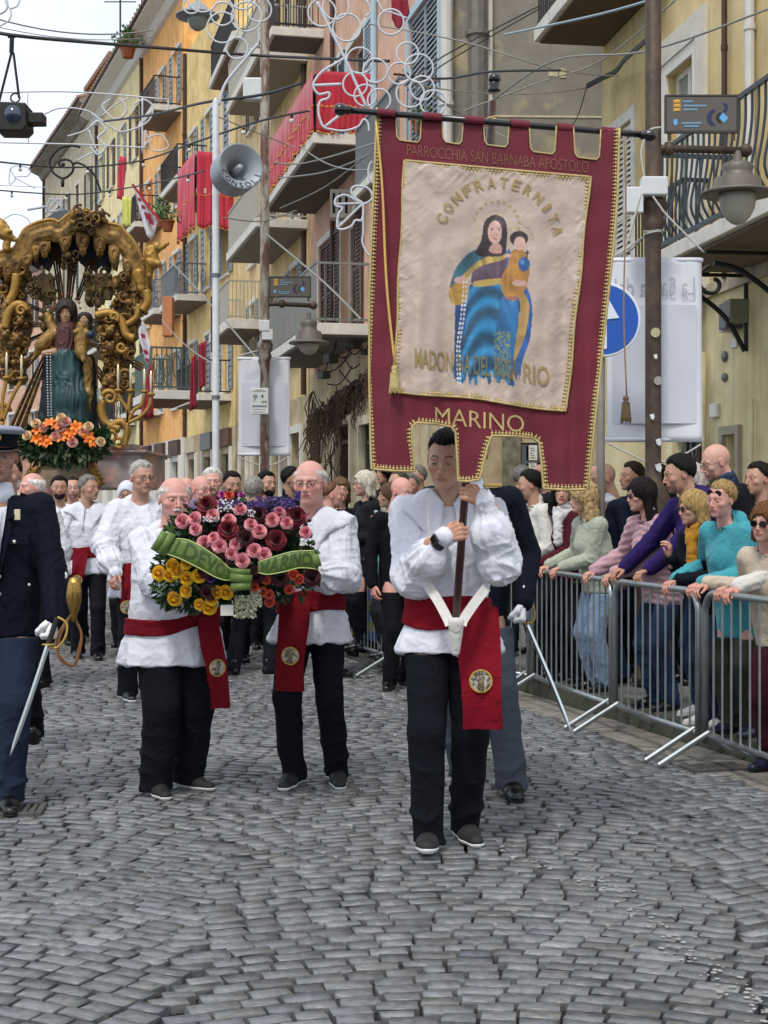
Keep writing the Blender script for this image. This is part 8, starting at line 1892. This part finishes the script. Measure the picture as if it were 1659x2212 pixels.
# canopy band with lappets
band = [(-160, 560), (-80, 480), (20, 425), (110, 405), (160, 330), (205, 250), (310, 195), (420, 175), (470, 195), (530, 150), (600, 110), (700, 110), (780, 150), (850, 200), (950, 225), (1010, 290), (1060, 345), (1110, 450), (1150, 560), (1165, 690)]
bp = smoothpath([G3(x, y) for x, y in band], 5); n = len(bp)
mb = MB(); vs = []
for i, p in enumerate(bp):
    t = (bp[min(i+1, n-1)]-bp[max(i-1, 0)]).normalized(); q = Vector((t.z, 0, -t.x)); q = q if q.z < 0 else -q
    for (o_, dy) in ((-.05, .12), (-.055, -.02), (-.02, -.055), (.02, -.05), (.06, -.075), (.12, -.07), (.17, -.045), (.17, .1)): vs.append(p+q*o_+Vector((0, dy, 0)))
mb.add(vs, [(i*8+k, i*8+(k+1) % 8, (i+1)*8+(k+1) % 8, (i+1)*8+k) for i in range(n-1) for k in range(8)]); mb.build('canopy_band', Mgo, FT, smooth=False)
mb = MB(); mb.tube([p+Vector((0, -.03, .06)) for p in bp], .022, 6); mb.build('canopy_moulding', Mgb, FT, smooth=True)
for (x, y0, y1, w) in ((60, 470, 650, 95), (130, 440, 590, 70), (212, 400, 545, 90), (285, 330, 480, 60), (352, 300, 440, 95), (515, 250, 402, 100), (655, 230, 425, 105), (790, 250, 440, 100), (905, 330, 535, 88), (1010, 420, 635, 80), (1090, 500, 700, 60), (-30, 480, 660, 90)):
    h = (y1-y0); pts = [(-.5, 0), (.5, 0), (.52, .35), (.40, .62), (.28, .66), (.26, .85), (0, 1), (-.26, .85), (-.28, .66), (-.40, .62), (-.52, .35)]
    vs = []
    for dy in (-.055, .0): vs += [G3(x+a*w, y0+b*h, dy-.02*math.cos(a*3)) for a, b in pts]
    k = len(pts); mb = MB(); mb.add(vs+[G3(x, y0+h*.4, -.085)], [(i, (i+1) % k, 2*k) for i in range(k)]+[(i, (i+1) % k, k+(i+1) % k, k+i) for i in range(k)]+[tuple(range(2*k-1, k-1, -1))])
    mb.tube([G3(x+w*.25*math.cos(a), y0+h*.35+h*.2*math.sin(a), -.085) for a in np.linspace(0, 6.28, 13)[:-1]], .009, 5, closed=True); mb.build('lappet', Mgo, FT, smooth=True)
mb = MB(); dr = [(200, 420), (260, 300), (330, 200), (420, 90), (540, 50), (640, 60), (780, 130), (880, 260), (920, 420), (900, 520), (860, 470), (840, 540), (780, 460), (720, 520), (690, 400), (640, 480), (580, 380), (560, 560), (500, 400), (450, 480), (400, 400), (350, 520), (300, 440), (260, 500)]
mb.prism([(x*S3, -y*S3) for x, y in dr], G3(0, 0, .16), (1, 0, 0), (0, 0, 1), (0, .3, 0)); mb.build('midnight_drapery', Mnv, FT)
mb = MB()  # grey shell over the crest
mb.tube(smoothpath([G3(320, 185, .02), G3(380, 110, .02), G3(450, 60, .02), G3(540, 45, .02)], 5), [.04]*16, 6) if False else None
mb.prism([(x*S3, -y*S3) for x, y in [(330, 180), (370, 110), (430, 65), (520, 45), (570, 60), (560, 150), (470, 170), (420, 160)]], G3(0, 0, .0), (1, 0, 0), (0, 0, 1), (0, .1, 0)); mb.build('crest_shell', mat('slate_silver', '#54575a', .5, .2, var=.2), FT, bevel=.01)
fr_ = np.random.default_rng(21)
def clump(name, boxes, rng_, m, seed, dy0=-.1):
    rr_ = np.random.default_rng(seed); mb = MB()
    for (x0, x1, y0, y1, n_) in boxes:
        for _ in range(n_):
            c = G3(rr_.uniform(x0, x1), rr_.uniform(y0, y1), dy0+rr_.uniform(-.05, .12)); r_ = rr_.uniform(*rng_)
            if rr_.random() < .55: mb.ball(c, r_, 5, sc=(rr_.uniform(.6, 1.3), .8, rr_.uniform(.6, 1.4)))
            else: a0 = rr_.uniform(0, 6.28); mb.tube([c+Vector((r_*1.6*(1-k/14)*math.cos(a0+k*.55), -.01, r_*1.6*(1-k/14)*math.sin(a0+k*.55))) for k in range(13)], [r_*.42*(1-k/18) for k in range(13)], 5)
    return mb.build(name, m, FT, smooth=True, kind='stuff')
clump('grape_crest', [(560, 630, 60, 210, 16), (720, 790, 90, 240, 16), (600, 840, 50, 130, 18), (630, 720, 120, 200, 8)], (.022, .04), Mgd, 1, -.12)
clump('crest_leaves', [(570, 840, 50, 170, 14)], (.03, .05), Mgo, 2, -.14)
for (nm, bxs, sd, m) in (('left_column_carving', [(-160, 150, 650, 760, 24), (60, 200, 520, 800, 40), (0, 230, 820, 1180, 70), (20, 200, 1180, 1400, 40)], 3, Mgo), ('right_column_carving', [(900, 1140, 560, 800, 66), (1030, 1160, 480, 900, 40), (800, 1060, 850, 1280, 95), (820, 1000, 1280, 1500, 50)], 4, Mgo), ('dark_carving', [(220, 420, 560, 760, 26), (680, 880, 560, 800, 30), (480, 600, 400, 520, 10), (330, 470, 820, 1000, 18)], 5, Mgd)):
    clump(nm.replace('left_', '').replace('right_', ''), bxs, (.02, .052), m, sd, 0)
for pl in ([(10, 560), (110, 520), (200, 560), (190, 760), (240, 900), (220, 1100), (170, 1250), (200, 1420), (40, 1420), (-20, 1150), (-40, 900), (20, 760)], [(1020, 470), (1130, 540), (1165, 700), (1120, 860), (1080, 1060), (1040, 1280), (980, 1500), (840, 1500), (830, 1300), (800, 1120), (850, 900), (920, 800), (930, 640)], [(240, 600), (400, 560), (430, 720), (380, 800), (280, 720)], [(700, 600), (860, 560), (900, 700), (780, 800), (690, 760)]):
    n_ = len(pl); pp = [(x+12*math.sin(i*2.3), y+14*math.cos(i*3.1)) for i, (x, y) in enumerate([(p_.x, p_.y) for p_ in smoothpath([(a_, b_, 0) for a_, b_ in pl], 5, closed=True)])]
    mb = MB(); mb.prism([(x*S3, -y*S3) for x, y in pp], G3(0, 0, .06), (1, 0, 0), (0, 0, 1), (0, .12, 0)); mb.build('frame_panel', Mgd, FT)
# rays
def ray(x0, y0, x1, y1, w0, w1, dy=.12, m=Mgo):
    a, b = G3(x0, y0, dy), G3(x1, y1, dy); t = (b-a).normalized(); s_ = Vector((t.z, 0, -t.x))
    for k in (-1, 0, 1):
        c0, c1 = a+s_*w0*S3*.34*k, b+s_*w1*S3*.34*k; h0, h1 = w0*S3*.15, w1*S3*.15; mb = MB(); Y_ = Vector((0, -.03-(.02 if k == 0 else 0), 0))
        mb.add([c0-s_*h0, c0+s_*h0, c1+s_*h1, c1-s_*h1, c0+Y_, c1+Y_], [(0, 4, 5, 3), (1, 2, 5, 4), (0, 1, 4), (2, 3, 5), (0, 3, 2, 1)]); mb.build('ray_blade', m, FT, fix=False)
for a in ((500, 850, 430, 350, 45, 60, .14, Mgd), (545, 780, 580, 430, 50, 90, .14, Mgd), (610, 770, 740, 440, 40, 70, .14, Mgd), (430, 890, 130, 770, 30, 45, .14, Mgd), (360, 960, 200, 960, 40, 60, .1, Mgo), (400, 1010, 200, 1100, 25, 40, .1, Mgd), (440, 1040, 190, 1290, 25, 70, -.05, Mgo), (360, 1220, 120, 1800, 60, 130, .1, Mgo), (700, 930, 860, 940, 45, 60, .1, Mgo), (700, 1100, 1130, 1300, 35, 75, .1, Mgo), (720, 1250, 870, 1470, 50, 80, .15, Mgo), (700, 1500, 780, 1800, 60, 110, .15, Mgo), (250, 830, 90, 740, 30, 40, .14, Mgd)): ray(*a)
# big scrolls
for args, th in (((170, 850, 45, 8, 0, -1.3), .03), ((870, 1540, 62, 12, 3.4, 1.35), .034), ((960, 1140, 45, 8, 0, 1.3), .025), ((900, 900, 40, 8, 1, -1.2), .028), ((880, 1850, 60, 15, 2.5, 1.2), .03), ((20, 1650, 60, 15, 0, -1.2), .03), ((940, 1890, 50, 12, 1, 1.2), .026)): mb = MB(); mb.tube(spiral(*args, dy=-.12), [th*(1-.5*k/26) for k in range(27)], 7); mb.build('volute_scroll', Mgb, FT, smooth=True)
for pts, th in (([(40, 990), (70, 860), (140, 800), (210, 830)], .05), ([(760, 890), (870, 870), (960, 930), (1000, 1040), (1060, 1070)], .05), ([(820, 1560), (800, 1640), (840, 1740), (950, 1790)], .05), ([(840, 1900), (870, 1780), (960, 1730), (1010, 1800), (980, 1900)], .045), ([(1100, 800), (1080, 900), (1000, 960)], .035), ([(0, 1000), (60, 930), (50, 880)], .04), ([(130, 560), (110, 700), (60, 800)], .05), ([(1160, 690), (1170, 780), (1130, 850)], .05)):
    mb = MB(); mb.tube(smoothpath([G3(x, y, -.08) for x, y in pts], 6), th, 8); mb.build('volute_scroll', Mgb, FT, smooth=True)
# putti on the shoulders of the canopy
def putto(pts, label):
    fn = lambda p: union(p, [('c', tuple(G3(*a)), tuple(G3(*b)), ra, rb) for a, b, ra, rb in pts], .02)
    allp = np.array([tuple(G3(*q)) for a, b, _, _ in pts for q in (a, b)]); v, q = snet(fn, allp.min(0)-.16, allp.max(0)+.16, .014); N = vnormals(v, q); v = v+N*((vnoise(v*30)-.5)*.02)[:, None]
    link('gilded_cherub', np_mesh('gilded_cherub', v, q, Mgb), FT, label=label)
putto([((1190, 380, -.1), (1210, 470, -.1), .07, .085), ((1240, 350, -.12), (1245, 340, -.12), .055, .055), ((1200, 400, -.1), (1330, 320, -.15), .035, .02), ((1210, 470, -.1), (1260, 480, -.15), .05, .035), ((1200, 480, -.1), (1180, 570, -.1), .055, .03), ((1180, 420, -.1), (1130, 450, -.1), .035, .02), ((1100, 560, -.05), (1120, 680, -.05), .07, .05)], 'gilded cherub reaching out to the right of the canopy')
putto([((0, 180, -.1), (40, 240, -.1), .08, .08), ((-20, 150, -.1), (-20, 150, -.1), .06, .06), ((40, 240, -.1), (120, 290, -.1), .05, .03), ((60, 260, -.1), (50, 360, -.1), .05, .04), ((0, 190, -.1), (80, 220, -.15), .03, .025)], 'pale gilded cherub at the left end of the canopy')
for (x, y, r_) in ((40, 1045, .05), (135, 1075, .055), (160, 930, .04), (868, 1010, .055), (870, 1140, .055), (870, 1400, .05)):
    mb = MB(); mb.ball(G3(x, y, -.14), r_, 9, sc=(.9, .9, 1.15)); mb.ball(G3(x, y+4, -.14)+Vector((0, -r_*.9, 0)), r_*.22, 5)
    for s_ in (-1, 1): mb.ball(G3(x, y, -.12)+Vector((s_*r_*1.2, .02, -r_*.8)), r_*.8, 6, sc=(1.1, .4, .6)); mb.ball(G3(x, y-14, -.14)+Vector((s_*r_*.6, 0, r_*.5)), r_*.5, 5)
    mb.build('cherub_head', Mgo, FT, smooth=True)
# candlesticks
def candles(lst, arms, nm):
    mb = MB()
    for (x, y0, y1) in lst: mb.lathe([(.028, -.01), (.045, 0), (.05, .02), (.02, .03)], G3(x, y1, -.22), 12)
    for a in arms: mb.tube(smoothpath([G3(*p, -.22) for p in a], 5), .022, 7)
    cs = mb.build('candelabrum', Mgb, FT, smooth=True)
    for (x, y0, y1) in lst:
        mb = MB(); mb.lathe([(.014, 0), (.0135, (y1-y0)*S3*.95), (.004, (y1-y0)*S3)], G3(x, y1, -.22), 10); mb.build('candle', mat('candle_wax', '#d8cdb0', .5), cs, smooth=True)
        mb = MB(); c = G3(x, y0, -.22); mb.lathe([(.001, .035), (.006, .015), (.005, .005), (.001, 0)], c, 6); mb.build('flame', flame_mat(), cs)
def flame_mat():
    if 'flame' in MATS: return MATS['flame']
    m = mat('flame', '#ffd080', .5); b = m.node_tree.nodes['Principled BSDF']; b.inputs['Emission Color'].default_value = (1, .75, .35, 1); b.inputs['Emission Strength'].default_value = 2.5; return m
candles([(935, 1300, 1490), (1035, 1300, 1490), (1143, 1335, 1500), (1195, 1350, 1520)], [[(1010, 1740), (1010, 1640), (960, 1560), (935, 1505)], [(1010, 1740), (1020, 1600), (1035, 1505)], [(1010, 1740), (1060, 1640), (1120, 1600), (1143, 1515)], [(1010, 1740), (1110, 1690), (1180, 1610), (1195, 1530)], [(1010, 1740), (1000, 1850), (990, 1920)]], 'r')
candles([(52, 1205, 1390), (170, 1225, 1395), (-60, 1205, 1390)], [[(20, 1730), (20, 1560), (52, 1400)], [(20, 1730), (100, 1530), (170, 1405)], [(20, 1730), (-40, 1560), (-60, 1400)], [(20, 1730), (10, 1850), (0, 1930)]], 'l')
# statue of the woman with child (a thing of its own on the float)
sb = F3(540, 1900, DF-.1); ST_ = empty('madonna_statue', sb, 0, 'carved statue of a robed woman with child in dark green skirt under the canopy', 'statue')
def s3(x, y, dy=0.): return np.array(F3(x, y, DF-.1+dy)-sb)
def sdo(prims, name, m, vox=.011, amp=.012, fr=(30, 30, 4), k=.03, cut=None, par=None):
    fn0 = lambda p: union(p, [('c', tuple(s3(*a)), tuple(s3(*b)), ra, rb) for a, b, ra, rb in prims], k); fn = fn0 if cut is None else (lambda p: smax(fn0(p), cut(p), .01))
    al = np.array([s3(*q) for a, b, _, _ in prims for q in (a, b)]); mr = max(max(x[2], x[3]) for x in prims)+.04; v, q = snet(fn, al.min(0)-mr, al.max(0)+mr, vox); N = vnormals(v, q); v = v+N*((ridged(v*np.array(fr)+fr[0]*.1*vnoise(v*5)[:, None])-.5)*amp*2)[:, None]
    return link(name, np_mesh(name, v, q, m), par or ST_)
Msk = mat('statue_skin', '#a5815f', .45); Mteal = mat('statue_teal', '#173438', .5, col2='#24484a', cscale=9, spec=.5); Mmr = mat('statue_maroon', '#4a2420', .6, var=.2); Mgs = mat('statue_gold', '#8a6a34', .5, .3, var=.3)
sdo([((520, 1230, 0), (560, 1560, 0), .16, .22), ((560, 1560, 0), (550, 1900, 0), .22, .23)], 'skirt', Mteal, amp=.016, fr=(26, 26, 3.2), k=.06)
sdo([((400, 1250, .1), (370, 1880, .12), .07, .11), ((690, 1250, .1), (700, 1880, .12), .08, .12)], 'mantle', mat('statue_dark_blue', '#101a22', .6), amp=.012)
sdo([((690, 1250, -.05), (700, 1500, -.06), .05, .045), ((700, 1500, -.06), (680, 1700, -.04), .045, .03)], 'gold_fold', Mgs, amp=.012, fr=(20, 20, 14))
sdo([((530, 1020, 0), (520, 1190, 0), .13, .14), ((440, 1030, 0), (600, 1030, 0), .07, .06)], 'bodice', Mmr, amp=.010, fr=(40, 40, 3))
sdo([((440, 1020, -.02), (330, 1120, -.06), .075, .07), ((330, 1120, -.06), (260, 1230, -.08), .06, .02), ((600, 1030, 0), (660, 1120, -.08), .07, .06), ((430, 1000, .05), (380, 900, .08), .06, .05)], 'sleeves', Mgs, amp=.012, fr=(18, 18, 12))
sdo([((430, 1180, -.1), (350, 1190, -.14), .05, .035)], 'hand', Msk, amp=0, vox=.009)
sdo([((420, 1150, 0), (640, 1160, -.02), .05, .05)], 'waistband', Mgs, vox=.012)
hg_, hq_ = head_geo('woman', .0065); stt = np.array(s3(523, 870, -.02)); 
MIx = None; v_ = hg_*1.02; 
link('head', np_mesh('head', (v_ @ Rmat(5, 6, 0).T)+stt, hq_, [Msk]), ST_)
vv_, qq_ = snet(hair_fn('wavy'), (-.16, -.15, -.26), (.16, .2, .18), .009); N_ = vnormals(vv_, qq_); vv_ = vv_+N_*((ridged(vv_*np.array([50, 50, 22]))-.5)*.014)[:, None]; link('hair', np_mesh('hair', (vv_*1.08 @ Rmat(5, 6, 0).T)+stt, qq_, mat('statue_hair', '#2b211a', .7, var=.3, vscale=40)), ST_)
ch = sdo([((655, 970, -.12), (650, 1080, -.12), .065, .075), ((650, 1080, -.12), (640, 1180, -.16), .07, .06), ((640, 1170, -.16), (660, 1240, -.2), .05, .03), ((640, 1000, -.14), (590, 1020, -.18), .03, .02), ((670, 1000, -.14), (710, 1040, -.18), .03, .025)], 'child', Mgs, amp=.008)
link('child_head', np_mesh('child_head', (hg_*.72)+np.array(s3(670, 920, -.14)), hq_, [Msk]), ch); link('child_hair', np_mesh('child_hair', (vv_[:, :]*np.array([.74, .74, .5]))+np.array(s3(670, 915, -.13)), qq_, MATS['statue_hair']), ch)
mb = MB(); mb.ball(s3(718, 1040, -.2), .045, 9); mb.build('orb', mat('orb_blue', '#1a2c44', .4), ch, smooth=True)
for x in (372, 398): 
    mb = MB()
    for k in range(24): mb.ball(s3(x+k*.4, 1175+k*22, -.22), .011, 5)
    mb.build('rosary_beads', mat('silver_bead', '#b9bcc2', .3, .5), ST_, smooth=True, kind='stuff')
mb = MB()
for k in range(9): a = math.pi*k/8; mb.ball(s3(530+105*math.cos(a), 830-110*math.sin(a), .03), .014, 5); mb.tube([s3(530+95*math.cos(a), 830-98*math.sin(a), .03), s3(530+118*math.cos(a), 830-125*math.sin(a), .03)], .006, 4)
mb.build('star_crown', mat('tarnished_crown', '#8a4a34', .4, .4), ST_, smooth=True)
# float flowers
F2C = lambda x, y, d: F3(x, y, d)
fc_ = F3(500, 1860, DF-.45); FF = empty('float_flowers', fc_, 0, 'bank of orange lilies and cream roses at the statue\'s feet', 'flowers')
foliage(900, 500, 1900, 350, 130, DF-.45, .12, Mlf, 'foliage', 31, parent=FF, base=fc_, dd=.1, fqf=F2C); foliage(220, 500, 1960, 300, 90, DF-.5, .10, mat('dusty_leaf', '#5d6b4c', .6, var=.3), 'light_foliage', 32, parent=FF, base=fc_, fqf=F2C)
def lily(key, c1, c2):
    mb = MB()
    for k in range(6):
        a = k*1.047; d = Vector((math.cos(a), math.sin(a), 0)); s_ = Vector((-math.sin(a), math.cos(a), 0)); pts = []
        for j, (r_, w_, z_) in enumerate(((.05, .08, -.3), (.35, .28, .1), (.75, .26, .3), (1.1, .03, .18))): pts += [d*r_-s_*w_+Vector((0, 0, z_-.06)), d*r_+Vector((0, 0, z_)), d*r_+s_*w_+Vector((0, 0, z_-.06))]
        mb.add(pts, [(j*3+i, j*3+i+1, (j+1)*3+i+1, (j+1)*3+i) for j in range(3) for i in range(2)], mi=k % 2)
    return mb.mesh(key, [mat(key, c1, .55, var=.15, vscale=3), mat(key+'_throat', c2, .55, var=.15, vscale=3)], smooth=True)
Lo = lily('orange_lily', '#e5701f', '#f08a2c'); Rcr = rose_mesh('cream_rose', '#ecd3a8', '#e8b98c', 1, 1); Rpk = rose_mesh('blush_rose', '#e9b8aa', '#e0948c', 1, 1)
def putf(me, x, y, r, dd=-.12):
    p = F3(x, y, DF-.45+dd); dirv = Vector(((x-500)/500, -1, .4+(1860-y)/500)).normalized()+Vector(RNG.normal(size=3)*.12); o = link(me.name, me, FF, loc=p-fc_); o.rotation_mode = 'QUATERNION'; o.rotation_quaternion = dirv.to_track_quat('Z', 'Y') @ Euler((0, 0, RNG.uniform(0, 6))).to_quaternion(); o.scale = (r,)*3
for (x, y) in ((390, 1740), (450, 1755), (300, 1790), (285, 1860), (540, 1840), (600, 1770), (620, 1790), (340, 1880), (700, 1860), (690, 1830), (480, 1850), (380, 1890), (560, 1810), (720, 1890)): putf(Lo, x, y, .075)
for (x, y) in ((485, 1700), (700, 1770), (215, 1840), (795, 1890), (285, 1745)): putf(Rcr, x, y, .055)
for (x, y) in ((345, 1780), (475, 1775), (440, 1850), (575, 1895), (520, 1730), (660, 1810)): putf(Rpk, x, y, .06)
